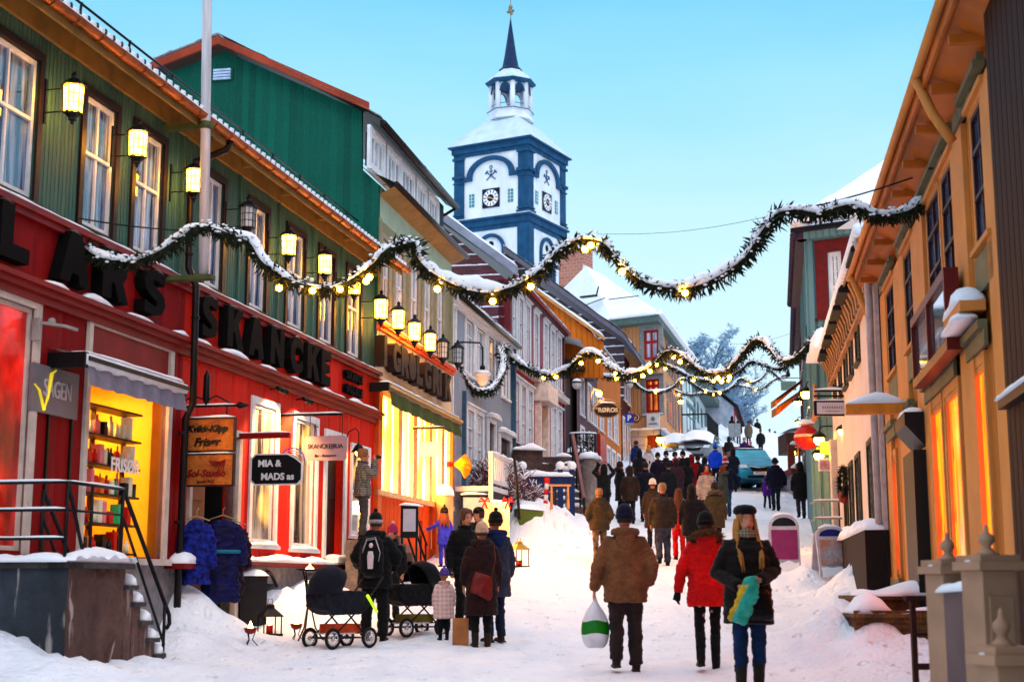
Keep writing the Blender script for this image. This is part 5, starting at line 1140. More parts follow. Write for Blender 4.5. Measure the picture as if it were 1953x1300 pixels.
def person(label, px, hy, fy, H=1.75, face=0, lod=1, coat=(.05, .05, .06), hem=.8, bulk=1.15, quilt=0, legs=(.03, .03, .035), boots=(.02, .018, .015), bootz=.2, hat=None, hair=(.10, .05, .02), hairlen=0, hood=None, hoodup=False, furc=None, pose=None, gloves=None, scarf=None, turn=0, tilt=0, child=False, Y=None, z=None, group='people in the snowy street', coatmat=None, legmat=None, skirt=1.0, name='person', dx=0, beard=False, lean=0, legw=1.0, band=None):
    if Y is None:
        a, b = ray(px, hy), ray(px, fy); Y = H*1.03/(a[2]/a[1]-b[2]/b[1])
    x = pix(px, fy, Y).x+dx
    zz_ = G(x, Y) if z is None else z
    pose = pose or Pose(); sc = H/1.75
    vb, vc = ((.0105, .015), (.017, .022), (.026, .032))[lod]
    root_loc = (x, Y, zz_-.01)
    hs = 1.28 if child else 1.0       # child's head is larger against the body
    m = MB()
    # core
    m.tube([(0, -.005, .86), (0, 0, .98), (0, -.01, 1.12), (0, 0, 1.3), (0, -.01, 1.41), (0, -.012, 1.46)], [(.12, .08), (.125, .085), (.10, .07), (.11, .065), (.09, .05), (.05, .045)], 14)
    m.tube([(0, -.012, 1.42), (0, .0, 1.5), (0, .006, 1.55)], [.058, .052, .052], 10)
    # head
    A = Matrix.Translation((0, 0, 1.53)) @ Matrix.Rotation(turn, 4, 'Z') @ Matrix.Rotation(tilt, 4, 'X') @ Matrix.Scale(hs, 4)
    pr = [(-.012, .030, .030, .050), (.0, .042, .045, .042), (.03, .058, .074, .020), (.06, .066, .088, .008), (.10, .0715, .096, .0), (.14, .074, .099, -.004), (.175, .069, .092, -.008), (.205, .052, .07, -.012), (.222, .028, .038, -.012), (.228, .008, .01, -.012)]
    hm = MB(lambda a, b, c: A @ Vector((a, b, c)))
    n = 16; vs = [(rx*cos(2*pi*k/n), yo+ry*sin(2*pi*k/n), zc) for zc, rx, ry, yo in pr for k in range(n)]
    hm.add(vs, [(i*n+k, i*n+(k+1) % n, (i+1)*n+(k+1) % n, (i+1)*n+k) for i in range(len(pr)-1) for k in range(n)]+[tuple(range(n))[::-1], tuple(range((len(pr)-1)*n, len(pr)*n))])
    hm.tube([(0, .088, .118), (0, .100, .095), (0, .113, .072), (0, .098, .062)], [.010, .013, .017, .012], 8)
    for k in (-1, 1):
        hm.tube([(k*.014, .099, .068), (k*.017, .090, .066)], .011, 6); hm.tube([(k*.05, .078, .118), (k*.03, .094, .124), (k*.012, .096, .12)], .0095, 6)
        hm.ball((k*.045, .060, .065), .022, 8); hm.ball((k*.074, -.002, .09), .02, 8, sq=(.45, .8, 1.4))
    hm.tube([(-.022, .088, .036), (0, .097, .037), (.022, .088, .036)], .0085, 6); hm.ball((0, .078, .006), .022, 8)
    m.add(hm.v, hm.f)
    glv = MB(); slv = []
    for k in (-1, 1):
        hip, kn, an, up = pose.leg(k)
        m.tube([hip, hip.lerp(kn, .4), kn, kn.lerp(an, .35), an], [.078, .07, .05, .052, .036], 10)
        m.tube([an+Vector((0, -.04, -.03)), an+Vector((0, .05, -.045)), an+Vector((k*.01, .15, -.06))], [(.035, .035), (.04, .03), (.035, .018)], 8)
        sh, el, wr = pose.arm(k)
        m.tube([sh-Vector((k*.05, 0, 0)), sh, sh.lerp(el, .5), el, el.lerp(wr, .4), wr], [.05, .052, .045, .036, .036, .026], 10)
        d = (wr-el)
        hand(m, wr, d, k, vb, .55)
        if gloves: hand(glv, wr+d.normalized()*-.01, d, k, vc, .55); glv.tube([wr-d.normalized()*.04, wr+d.normalized()*.09], [(.036, .036), (.028, .048)], 8)
    root = fuse(name, m, vb, skin, None, 2, 0)
    root.location = root_loc; root.rotation_euler = (lean, 0, R(face)); root.scale = (sc, sc, sc)
    tag(root, label, 'person', group)
    sd = random.random()*50
    # trousers
    m = MB(); lw_ = legw
    m.tube([(0, -.01, .80), (0, -.01, .93), (0, 0, 1.05)], [(.15*lw_, .115), (.165, .125), (.15, .11)], 14)
    for k in (-1, 1):
        hip, kn, an, up = pose.leg(k)
        m.tube([hip+Vector((0, 0, .02)), hip.lerp(kn, .4), kn, kn.lerp(an, .4), an+Vector((0, -.01, .0 if bootz < .25 else .12))], [.098*lw_, .09*lw_, .070*lw_, .068*lw_, .066*lw_ if bootz < .25 else .055], 12)
    fuse('trousers', m, vc, legmat or cloth(legs), root, 3, .012, seed=sd)
    # boots
    for k in (-1, 1):
        hip, kn, an, up = pose.leg(k); m = MB(); top = an.lerp(kn, min(1, max(0, (bootz-.085)/.42)))
        ptp = Vector((0, .0, -.0)) if not up else Vector((0, 0, -.02))
        m.tube([top, an+Vector((0, 0, .03)), an+Vector((0, -.01, -.035))], [.062 if bootz > .25 else .056, .053, .05], 10)
        m.tube([an+Vector((0, -.065, -.04)), an+Vector((0, 0, -.038)), an+Vector((k*.006, .08, -.047))+ptp, an+Vector((k*.014, .155, -.055))+ptp, an+Vector((k*.014, .185, -.062))+ptp], [(.036, .038), (.047, .045), (.046, .036), (.044, .028), (.03, .02)], 10)
        m.box(k*.09-.048+(an.x-k*.09), an.x+.048, an.y-.095, an.y+.185, an.z-.085, an.z-.068)
        fuse('boot', m, vc*.9, cloth(boots, sc=60, rough=.6), root, 1, .003)
    # coat
    m = MB(); B_ = bulk; hz = hem
    rings = [(1.49, .085, .085, -.01), (1.455, .115, .095, -.012), (1.40, .15*B_, .11*B_, -.008), (1.34, .17*B_, .12*B_, -.003), (1.25, .178*B_, .13*B_, .0), (1.10, .165*B_, .122*B_, .0), (.98, .178*B_, .135*B_, -.005)]
    zc = .86
    while zc > hz+.03: rings.append((zc, .180*B_*(1+(.98-zc)*.18*skirt), .138*B_*(1+(.98-zc)*.25*skirt), 0)); zc -= .1
    if hz < .96: rings.append((hz, .178*B_*(1+(.98-hz)*.2*skirt), .137*B_*(1+(.98-hz)*.3*skirt), 0))
    m.tube([(0, yo, z_) for z_, rx, ry, yo in rings], [(rx, ry) for z_, rx, ry, yo in rings], 20, up=(0, -1, 0))
    for k in (-1, 1):
        sh, el, wr = pose.arm(k)
        m.tube([sh-Vector((k*.07, 0, .01)), sh+Vector((0, 0, -.005)), sh.lerp(el, .5), el, el.lerp(wr, .5), wr-(wr-el).normalized()*.01], [.052*B_, .060*B_, .061*B_, .056*B_, .052*B_, .046*B_], 12)
    cm = coatmat or cloth(coat)
    fuse('coat', m, vc, cm, root, 3, .013, quilt, seed=sd)
    c0 = MB(); c0.tube([(-.07, .05, 1.49), (-.088, -.01, 1.5), (-.05, -.075, 1.505), (0, -.09, 1.505), (.05, -.075, 1.505), (.088, -.01, 1.5), (.07, .05, 1.49), (0, .085, 1.48), (-.07, .05, 1.49)], .032, 8)
    if not hoodup and not furc: fuse('collar', c0, vc, cm, root, 1, .004)
    if hood is not None and not hoodup:
        m = MB(); m.tube([(-.12, .03, 1.475), (-.12, -.05, 1.49), (-.07, -.115, 1.485), (0, -.13, 1.48), (.07, -.115, 1.485), (.12, -.05, 1.49), (.12, .03, 1.475)], [.03, .045, .055, .06, .055, .045, .03], 10)
        m.tube([(0, -.09, 1.50), (0, -.15, 1.42), (0, -.15, 1.33), (0, -.13, 1.28)], [(.09, .03), (.11, .045), (.07, .035), (.02, .015)], 12, up=(0, 1, 0))
        fuse('hood', m, vc, cloth(hood) if isinstance(hood, tuple) else cm, root, 2, .01, seed=sd)
    if hoodup:
        m = MB(); q = [(1.46, .10, .10, -.02), (1.53, .105, .12, -.02), (1.62, .108, .13, -.025), (1.70, .10, .125, -.03), (1.76, .07, .09, -.03), (1.79, .02, .03, -.03)]
        m.tube([(0, yo, z_) for z_, a, b, yo in q], [(a*hs, b*hs) for z_, a, b, yo in q], 16, up=(0, -1, 0))
        fuse('hood', m, vc, cm, root, 2, .008, seed=sd)
    if furc:
        fm = MB(); rr = random.Random(int(sd*10)); F_ = fur(furc, '%d' % int(sum(furc)*200))
        arc = [(-.13, .02, 1.46), (-.13, -.05, 1.50), (-.08, -.115, 1.52), (0, -.14, 1.54), (.08, -.12, 1.53), (.14, -.05, 1.50), (.14, .02, 1.46)] if not hoodup else [(-.06, .085, 1.52), (-.10, .07, 1.6), (-.09, .06, 1.70), (0, .05, 1.765), (.09, .06, 1.70), (.10, .07, 1.6), (.06, .085, 1.52)]
        arc = [Vector(p) for p in arc]; ra = .058 if not hoodup else .03
        fm.tube(arc, [ra*.8]+[ra]*5+[ra*.8], 8)
        for i in range((500, 220, 90)[lod]):
            t = rr.random()*5.99; j = int(t); c = arc[j].lerp(arc[j+1], t-j); d = Vector((rr.gauss(0, 1), rr.gauss(0, 1), rr.gauss(0, 1))).normalized()
            b_ = c+d*ra*.8; s_ = d.orthogonal().normalized()*(.006+.004*lod); e_ = c+d*(ra+.03+.025*rr.random())+Vector((0, 0, -.008)); fm.add([b_-s_, b_+s_, e_], [(0, 1, 2)])
        fm.build('fur_collar', F_, root, recalc=False)
    if scarf:
        m = MB(); m.tube([(-.07, .06, 1.50), (-.085, -.01, 1.51), (0, -.085, 1.52), (.085, -.01, 1.51), (.07, .06, 1.50), (0, .10, 1.49), (-.07, .06, 1.50)], .036, 8); m.tube([(-.05, .07, 1.51), (0, .095, 1.54), (.05, .07, 1.51)], .03, 8); fuse('scarf', m, vc*.8, scarf if not isinstance(scarf, tuple) else cloth(scarf), root, 1, .008)
    if gloves: fuse('glove', glv, vc*.7, cloth(gloves), root, 1, 0) if lod else split_gloves(glv, vc, gloves, root)
    # face parts when it can be seen
    if abs(((face+math.degrees(turn)+180) % 360)-180) > 60 and not (abs(((face+180) % 360)-180) < 60):
        for k in (-1, 1):
            e_ = MB(hm.T); e_.ball((k*.032, .0862, .102), .0105, 8, sq=(1.25, .7, .55)); e_.ball((k*.032, .0925, .102), .0056, 8, 1, sq=(1, .6, 1)); e_.build('eye', [eyew, eyem], root)
            e_ = MB(hm.T); e_.tube([(k*.05, .083, .124), (k*.032, .098, .129), (k*.014, .101, .125)], [.003, .0042, .003], 5); e_.build('eyebrow', M('brow_'+str(int(hair[0]*99)), dk(hair, .7), .9), root)
        e_ = MB(hm.T); e_.tube([(-.024, .092, .036), (-.01, .1035, .0395), (0, .104, .038), (.01, .1035, .0395), (.024, .092, .036)], [.002, .005, .0045, .005, .002], 6); e_.tube([(-.018, .093, .031), (0, .103, .029), (.018, .093, .031)], [.002, .005, .002], 6); e_.build('mouth', lipm, root)
    # hair and hat
    hairm = M('hair_%d_%d' % (int(hair[0]*99), int(hair[1]*99)), hair, .6, .5, 25, bs=.6, bscale=40, bdist=.01, stretch=(5, 5, .6))
    T = hm.T
    if not hoodup and (hair is not None):
        h = MB(T); n = 18; vs = []; lv = [(.225, .02), (.215, .055), (.19, .075), (.15, .084), (.11, .084), (.075, .08), (.045, .07)]
        for z_, r in lv:
            for k in range(n+1):
                a = -pi*.5+(k/n-.5)*2*pi*(.76 if z_ < .18 else 1.0)
                q = 1.11+.03*noise.noise(Vector((cos(a)*4, sin(a)*4, z_*30+sd)))
                vs.append((r*cos(a)*q*.96, r*sin(a)*q*1.28-.008, z_+.01+(.004*noise.noise(Vector((a*6, z_*40, sd))))))
        h.add(vs, [(i*(n+1)+k, i*(n+1)+k+1, (i+1)*(n+1)+k+1, (i+1)*(n+1)+k) for i in range(len(lv)-1) for k in range(n)]+[tuple(range(n+1))], 0, True)
        if hairlen:
            rr = random.Random(int(sd)); nn = (34, 18, 10)[lod]
            for i in range(nn):
                a = -pi*.5+(i/(nn-1)-.5)*pi*(1.22 if lod == 0 else 1.1); b_ = Vector((.082*cos(a), .105*sin(a)-.005, .07)); o_ = Vector((cos(a), sin(a), 0))
                fr_ = sin(a) > -.2
                L_ = hairlen*(.85+.25*rr.random()); j = Vector((rr.uniform(-.015, .015), rr.uniform(-.01, .01), 0))
                e1 = b_+o_*.014+Vector((0, .02 if fr_ else -.02, -L_*.35)); e2 = b_+o_*.03+Vector((0, .075 if fr_ else -.045, -L_*.7))+j; e3 = b_+o_*.02+Vector((0, .085 if fr_ else -.04, -L_))+j*2
                r_ = (.012, .02, .028)[lod]; h.tube([b_+Vector((0, 0, .06)), b_, e1, e2, e3], [r_*.6, r_, r_*1.1, r_, r_*.25], 6)
            if lod == 0:   # locks falling in front of both shoulders
                for k in (-1, 1):
                    for i in range(9):
                        q0 = Vector((k*(.079+.003*(i % 3)), .035-.016*i, .12)); ww = rr.uniform(-.012, .012)
                        h.tube([q0, q0+Vector((k*.012, .0, -.10)), Vector((k*(.105+ww), .06-.012*i, -.13)), Vector((k*(.10+ww), .19-.008*i, -.24)), Vector((k*(.092+ww*2), .225-.006*i, -.26-hairlen*.35*rr.uniform(.6, 1.1)))], [.012, .017, .018, .014, .003], 6)
        h.build('hair', hairm, root)
    if hat:
        kind, hc = hat[0], hat[1]; m = MB(T); hmn = cloth(hc, sc=50) if isinstance(hc, tuple) else hc
        if kind == 'beanie':
            m.lathe([(.088, .105), (.094, .11), (.096, .14), (.0925, .15), (.094, .175), (.084, .215), (.058, .25), (.02, .268), (.003, .27)], (0, -.012, 0), 20, 0, 1, 1.24)
        elif kind == 'beret':
            m.lathe([(.080, .148), (.086, .155), (.108, .168), (.116, .192), (.104, .225), (.07, .248), (.01, .256)], (.004, -.02, 0), 20, 0, 1, 1.18)
        elif kind == 'cap':
            m.lathe([(.084, .13), (.088, .17), (.078, .21), (.05, .235), (.003, .245)], (0, -.008, 0), 18, 0, 1, 1.22); m.tube([(-.05, .11, .135), (0, .15, .13), (.05, .11, .135)], [(.02, .006)]*3, 6)
        if len(hat) > 2: m.ball((0, -.02, .285), .032, 8, 1)
        ho = m.build('hat', [hmn, cloth(hat[2]) if len(hat) > 2 else hmn], root)
        if kind == 'beanie':
            b2 = MB(T); b2.lathe([(.090, .10), (.100, .105), (.102, .148), (.095, .152)], (0, -.012, 0), 20, 0, 1, 1.22); b2.build('hat_brim', cloth(band) if band else hmn, ho)
    return root
def split_gloves(glv, vc, col, root):
    # two gloves: verts with x<0 and x>0
    for sg in (-1, 1):
        q = MB(); keep = {i: None for i, v in enumerate(glv.v) if v[0]*sg > 0}
        for n_, i in enumerate(keep): keep[i] = n_
        q.v = [glv.v[i] for i in keep]
        for f_ in glv.f:
            if all(i in keep for i in f_): q.f.append([keep[i] for i in f_]); q.m.append(0); q.sm.append(True)
        fuse('glove', q, vc*.6, cloth(col), root, 1, 0)
K, LG = (.022, .021, .024), (.03, .03, .034)
brownc = (.25, .115, .055)
P_ = {}
P_['brown'] = person('man seen from behind in brown hooded jacket and navy beanie carrying a white bag', 1195, 968, 1292, 1.80, 0, 0, brownc, .74, 1.3, legs=(.062, .036, .034), boots=(.05, .028, .014), bootz=.12, hat=('beanie', (.012, .016, .06)), hood=True, hair=(.06, .035, .02), legw=1.15,
    pose=Pose(.25, {-1: ((-.30, -.02, 1.12), (-.33, .05, .86)), 1: ((.30, -.06, 1.12), (.25, .06, .92))}, .02), skirt=.6)
P_['beret'] = person('woman in black beret with long blonde hair, dark quilted coat and jeans facing the camera', 1432, 972, 1338, 1.74, 180, 0, (.034, .020, .016), .66, 1.28, .012, legs=(.012, .05, .13), boots=(.05, .035, .02), bootz=.30, hat=('beret', (.008, .008, .009)), hair=(.48, .24, .07), hairlen=.36, scarf=plaid('leopard_scarf', (.10, .055, .03), (.30, .19, .11), .03),
    pose=Pose(.15, {-1: ((-.27, -.02, 1.15), (-.07, .25, 1.06)), 1: ((.29, -.02, 1.13), (.11, .26, 1.00))}), turn=.08, skirt=.9)
P_['red'] = person('woman seen from behind in bright red parka with brown fur hood trim', 1352, 983, 1290, 1.70, -4, 0, (.62, .006, .006), .72, 1.22, legs=(.012, .010, .011), boots=(.012, .010, .01), bootz=.42, hat=('beanie', (.010, .010, .011)), furc=(.16, .075, .025), hood=(.5, .006, .006), gloves=(.015, .015, .017), pose=Pose(.4, {-1: ((-.285, -.03, 1.13), (-.33, .02, .87))}), legw=.85)
P_['backpack'] = person('man in black winter clothes with striped beanie pushing the stroller', 713, 985, 1235, 1.80, -6, 0, (.014, .014, .017), .74, 1.32, legs=(.012, .012, .014), bootz=.15, hat=('beanie', (.02, .02, .022), (.02, .02, .02)), band=(.45, .40, .42), hood=True, pose=Pose(.1, {-1: ((-.31, .06, 1.16), (-.30, .33, 1.04)), 1: ((.32, .0, 1.16), (.22, .22, 1.02))}, .03), legw=1.15)
P_['grey'] = person('bareheaded man with short greying hair in black jacket looking down at his companion', 886, 967, 1205, 1.80, 205, 0, (.014, .014, .016), .80, 1.15, legs=(.014, .014, .017), hair=(.16, .09, .06), bootz=.15, turn=.15, tilt=-.25, pose=Pose(.1), gloves=(.05, .05, .055))
P_['coatw'] = person('woman in cream beanie and long dark brown coat seen from behind', 918, 985, 1226, 1.68, 10, 0, (.050, .018, .018), .46, 1.26, legs=(.02, .015, .015), boots=(.06, .03, .02), bootz=.36, hat=('beanie', (.62, .45, .34)), hood=True, hair=(.1, .06, .04), skirt=1.0)
P_['blueh'] = person('man in black beanie and slate jacket with blue shoulders seen from behind', 944, 965, 1216, 1.78, 28, 0, (.055, .060, .10), .62, 1.22, legs=(.02, .035, .08), boots=(.05, .025, .015), bootz=.15, hat=('beanie', (.01, .01, .012), (.01, .01, .012)), hood=(.012, .04, .13), furc=None)
P_['behind'] = person('person in black cap half hidden behind the man in the black jacket', 912, 976, 1190, 1.75, 150, 1, K, .8, 1.15, hat=('cap', (.01, .01, .01)))
P_['kid'] = person('small child in pink plaid snowsuit with purple hat', 846, 1092, 1226, .96, 15, 0, (.5, .3, .28), .56, 1.45, coatmat=plaid('pink_plaid', (.70, .47, .43), (.50, .30, .28), .11), legs=(.02, .015, .02), boots=(.015, .012, .015), bootz=.25, hat=('beanie', (.16, .10, .38), (.2, .12, .4)), hood=(.6, .4, .36), child=True, legw=1.35, hair=(.3, .2, .1))
P_['girl'] = person('girl in violet blue snowsuit with black hat reaching for the stair rail', 846, 1006, 1118, 1.22, 20, 1, (.09, .10, .62), .7, 1.15, legs=(.06, .08, .55), boots=K, hat=('beanie', (.012, .012, .012), (.012, .012, .012)), hair=(.35, .12, .05), hairlen=.32, child=True, pose=Pose(0, {-1: ((-.30, .10, 1.25), (-.48, .30, 1.15))}), group='children in the street')
ps = pix(690, 1030, 29.6)
P_['photog'] = person('man in grey checked jacket on the shop steps holding a camera to his face', 690, 868, 1030, 1.62, -78, 0, (.2, .2, .2), .84, 1.2, coatmat=plaid('grey_check', (.17, .15, .12), (.035, .03, .028), .045), legs=(.10, .095, .10), hair=(.35, .18, .08), Y=25.6, z=pix(690, 1030, 25.6).z+.02, pose=Pose(0, {1: ((.22, .20, 1.22), (.05, .22, 1.54)), -1: ((-.22, .20, 1.24), (-.05, .23, 1.54))}), bootz=.2)
P_['w12'] = person('person in pink and white knitted hat behind the stroller', 746, 1000, 1190, 1.5, 160, 1, K, .8, 1.1, hat=('beanie', (.45, .06, .15), (.7, .6, .6)), hair=(.2, .1, .05))
P_['boy'] = person('red haired boy in olive brown jacket and snow dusted trousers walking up the street', 1144, 932, 1080, 1.66, 0, 1, (.10, .065, .030), .78, 1.3, hair=(.36, .19, .09), hood=True, legmat=M('camo_trousers', (.22, .15, .09), .9, .9, 9), pose=Pose(.6, {-1: ((-.29, -.08, 1.13), (-.2, .08, .95)), 1: ((.29, -.08, 1.13), (.2, .08, .95))}))
P_['armsup'] = person('woman in black with white fur hood raising both arms to take a picture', 1153, 884, 1000, 1.70, 0, 1, (.018, .016, .024), .8, 1.15, hoodup=True, furc=(.65, .58, .55), pose=Pose(0, {-1: ((-.30, .08, 1.52), (-.12, .12, 1.80)), 1: ((.30, .08, 1.52), (.12, .12, 1.80))}))
P_['dark15'] = person('woman in long black coat with brown knitted cap standing by the stone pillar', 1184, 884, 988, 1.70, -60, 1, K, .48, 1.1, hat=('beanie', (.06, .03, .03)), furc=(.08, .05, .04))
P_['hood16'] = person('woman in dark brown parka with pale fur edged hood', 1203, 933, 1046, 1.68, 0, 1, (.06, .025, .018), .7, 1.25, hoodup=True, furc=(.30, .20, .16))
P_['man17'] = person('heavy man in navy black jacket turned sideways in the crowd', 1232, 886, 1003, 1.80, 0, 1, (.020, .020, .040), .8, 1.45, hair=(.04, .025, .02), hat=('cap', (.03, .02, .02)), turn=-.7)
P_['man18'] = person('man in black beanie and plum jacket facing the camera', 1256, 872, 966, 1.75, 185, 1, (.035, .016, .045), .8, 1.2, hat=('beanie', (.015, .015, .015)), hair=(.05, .03, .02))
P_['man18b'] = person('man in black beanie and dark brown jacket facing the camera', 1272, 867, 960, 1.78, 175, 1, (.035, .02, .02), .8, 1.2, hat=('beanie', (.015, .015, .015)), hair=(.05, .03, .02))
P_['man19'] = person('fair haired man in dark brown jacket and snow dusted grey trousers', 1266, 923, 1086, 1.80, 0, 1, (.045, .028, .018), .80, 1.35, hair=(.33, .20, .11), legmat=M('snowy_trousers', (.07, .07, .09), .9, 1.6, 7), bootz=.2, legw=1.1, pose=Pose(.2))
P_['cream20'] = person('woman in cream hat and brown coat left of the fair haired man', 1247, 929, 1062, 1.68, -10, 1, (.075, .045, .028), .5, 1.2, hat=('beanie', (.68, .62, .54)))
P_['long21'] = person('girl with long auburn hair in bright red jacket and red trousers', 1296, 916, 1056, 1.62, 5, 1, (.65, .01, .02), .8, 1.1, legs=(.62, .01, .01), hair=(.13, .04, .02), hairlen=.42)
P_['plum22'] = person('woman in dark coat with plum hood, grey tights and black boots', 1322, 930, 1084, 1.72, -5, 1, (.026, .018, .024), .62, 1.25, hoodup=True, legs=(.09, .08, .10), boots=K, bootz=.42, legw=.85, coatmat=None, pose=Pose(.3, {1: ((.34, -.08, 1.15), (.22, .08, 1.02))}))
P_['olive23'] = person('woman in olive parka with grey fur collar and small violet hat', 1366, 926, 1062, 1.66, 0, 1, (.085, .07, .042), .62, 1.3, furc=(.16, .13, .12), hat=('beanie', (.04, .035, .04), (.15, .12, .5)))
P_['beige24'] = person('dark haired man in beige jacket with orange collar facing the camera', 1350, 888, 1010, 1.78, 180, 1, (.55, .42, .34), .75, 1.2, hair=(.03, .02, .02), hood=(.6, .10, .03), scarf=(.5, .05, .02), coatmat=None)
P_['auburn25'] = person('auburn haired woman in grey green coat beside the man in beige', 1381, 905, 1012, 1.66, 60, 1, (.13, .13, .10), .55, 1.2, hair=(.30, .08, .02), furc=(.2, .18, .15), hairlen=.12)
P_['round26'] = person('person in purplish brown quilted coat bending in the middle of the crowd', 1291, 898, 990, 1.66, 0, 1, (.09, .035, .04), .6, 1.5, .012, hoodup=True)
P_['red27'] = person('person in scarlet jacket half hidden among the group facing downhill', 1289, 866, 955, 1.72, 200, 1, (.70, .01, .01), .8, 1.2, hat=('beanie', (.05, .03, .04)))
P_['blk27'] = person('tall man in black jacket and beanie hugging his companion', 1304, 864, 962, 1.84, 165, 1, K, .8, 1.25, hat=('beanie', (.015, .015, .015), (.015, .015, .015)))
P_['fc27'] = person('short woman in pink hat and dark coat held between two taller people', 1297, 882, 966, 1.58, 180, 1, (.04, .02, .025), .8, 1.15, hat=('beanie', (.55, .15, .15)))
P_['crim28'] = person('person in crimson hooded coat walking uphill', 1321, 862, 955, 1.74, -15, 1, (.36, .005, .02), .6, 1.2, hoodup=True, pose=Pose(.4))
P_['navy29'] = person('man in navy jacket, jeans and red and white hat striding uphill', 1386, 862, 975, 1.84, -5, 1, (.014, .022, .06), .8, 1.35, legs=(.05, .13, .22), hat=('beanie', (.7, .02, .03), (.7, .7, .7)), band=(.8, .75, .75), pose=Pose(.5, {1: ((.33, .05, 1.14), (.42, .1, .9))}))
P_['blue30'] = person('man in bright blue jacket and blue cap at the top of the crowd', 1366, 845, 930, 1.84, -20, 1, (.01, .11, .60), .8, 1.3, legs=K, hat=('beanie', (.02, .15, .55)))
P_['blk31'] = person('person in black hooded coat left of the man in the blue jacket', 1345, 876, 970, 1.72, 20, 1, (.03, .018, .03), .7, 1.25, hoodup=True)
P_['blue32'] = person('man in blue jacket, grey sleeves and red cap with his back to the yellow house', 1214, 846, 925, 1.78, 30, 1, (.012, .045, .16), .8, 1.3, legs=(.10, .09, .10), hat=('cap', (.65, .03, .02)))
P_['blk34'] = person('person in black beside the man in the red cap', 1202, 850, 912, 1.74, 15, 2, K, .75, 1.2, hoodup=True)
P_['white33'] = person('blonde woman in off white long coat', 1238, 851, 922, 1.68, 10, 1, (.55, .46, .44), .45, 1.15, hair=(.5, .28, .12), hairlen=.2)
P_['purp35'] = person('woman in purple jacket behind the blue car', 1421, 836, 895, 1.72, 170, 2, (.10, .02, .14), .8, 1.25, hair=(.25, .1, .05), Y=76, z=pix(1421, 895, 76).z)
P_['pink35'] = person('child in pink hat behind the blue car', 1433, 848, 895, 1.4, 180, 2, (.03, .015, .03), .8, 1.3, hat=('beanie', (.75, .12, .28)), hair=(.2, .1, .05), Y=74, z=pix(1433, 893, 74).z)
P_['khaki35'] = person('person in khaki coat further up the street beyond the blue car', 1429, 824, 872, 1.74, 0, 2, (.20, .16, .12), .6, 1.3, hat=('beanie', (.05, .03, .04)))
P_['dk35'] = person('person in black walking near the crest right of the khaki coat', 1446, 824, 868, 1.76, 0, 2, K, .75, 1.25, pose=Pose(.4))
P_['dk36'] = person('tall dark figure walking just below the crest of the street', 1452, 828, 880, 1.80, 0, 2, (.02, .015, .03), .75, 1.3, pose=Pose(.4))
P_['dk37'] = person('person in black and maroon standing by the traffic barrier', 1391, 834, 893, 1.72, 0, 2, (.04, .015, .02), .7, 1.3, hoodup=True)
P_['fb1'] = person('person in royal blue coat at the crest by the deck', 1469, 822, 864, 1.72, 0, 2, (.01, .03, .22), .7, 1.3)
P_['fb2'] = person('person in black bulky coat at the crest by the deck', 1479, 819, 862, 1.78, 0, 2, (.012, .014, .02), .7, 1.4, hoodup=True)
P_['fb3'] = person('person in grey coat at the crest closest to the right houses', 1488, 822, 862, 1.72, 0, 2, (.06, .09, .14), .7, 1.3)
P_['rn37'] = person('man in navy down jacket walking uphill beside the deck', 1481, 884, 988, 1.80, 0, 1, (.014, .016, .05), .78, 1.4, .012, legs=(.02, .03, .07), hat=('beanie', (.015, .012, .015)), hood=True, pose=Pose(.4, {1: ((.31, -.03, 1.12), (.33, .02, .87))}))
P_['kid37'] = person('child in purple snowsuit walking in front of the navy jacket man', 1464, 915, 980, 1.15, -25, 1, (.13, .03, .30), .7, 1.2, legs=(.03, .03, .06), hoodup=True, child=True, pose=Pose(.8))
P_['fur38'] = person('person in black parka with sandy fur hood by the deck wall', 1530, 907, 1018, 1.72, 0, 1, K, .62, 1.3, hoodup=True, furc=(.35, .22, .12), legs=(.07, .06, .08), pose=Pose(.2))
P_['bl39'] = person('woman with long fair hair in black coat by the shop door', 1577, 898, 1022, 1.72, -10, 1, (.012, .012, .012), .5, 1.2, hair=(.40, .20, .09), hairlen=.4, legs=(.14, .08, .05))
for px, hy, fy, Hh_, c_, lab in ((1222, 900, 992, 1.7, (.03, .02, .03), 'person in black between the heavy navy man and the long black coat'), (1221, 925, 1015, 1.72, (.05, .03, .02), 'person in dark brown just left of the woman in the cream hat'),
        (1312, 892, 985, 1.7, (.02, .02, .03), 'person in black right of the purplish quilted coat'), (1333, 884, 975, 1.7, (.06, .02, .03), 'person in dark wine jacket left of the man in beige'), (1400, 880, 965, 1.74, (.02, .03, .05), 'person in dark blue close to the car bonnet'),
        (1277, 905, 1010, 1.7, (.03, .03, .035), 'person in charcoal partly hidden behind the fair haired man'), (1398, 838, 885, 1.7, (.03, .01, .02), 'dark figure at the barrier left of the blue car roof'), (1410, 842, 888, 1.66, (.1, .02, .04), 'figure in maroon just above the blue car roof'), (1460, 826, 868, 1.75, (.02, .02, .03), 'dark figure near the crest left of the royal blue coat')):
    person(lab, px, hy, fy, Hh_, random.uniform(-25, 25), 2, c_, .75, 1.25, hoodup=px % 2 == 0, hat=None if px % 2 == 0 else ('beanie', dk(c_, .6)))
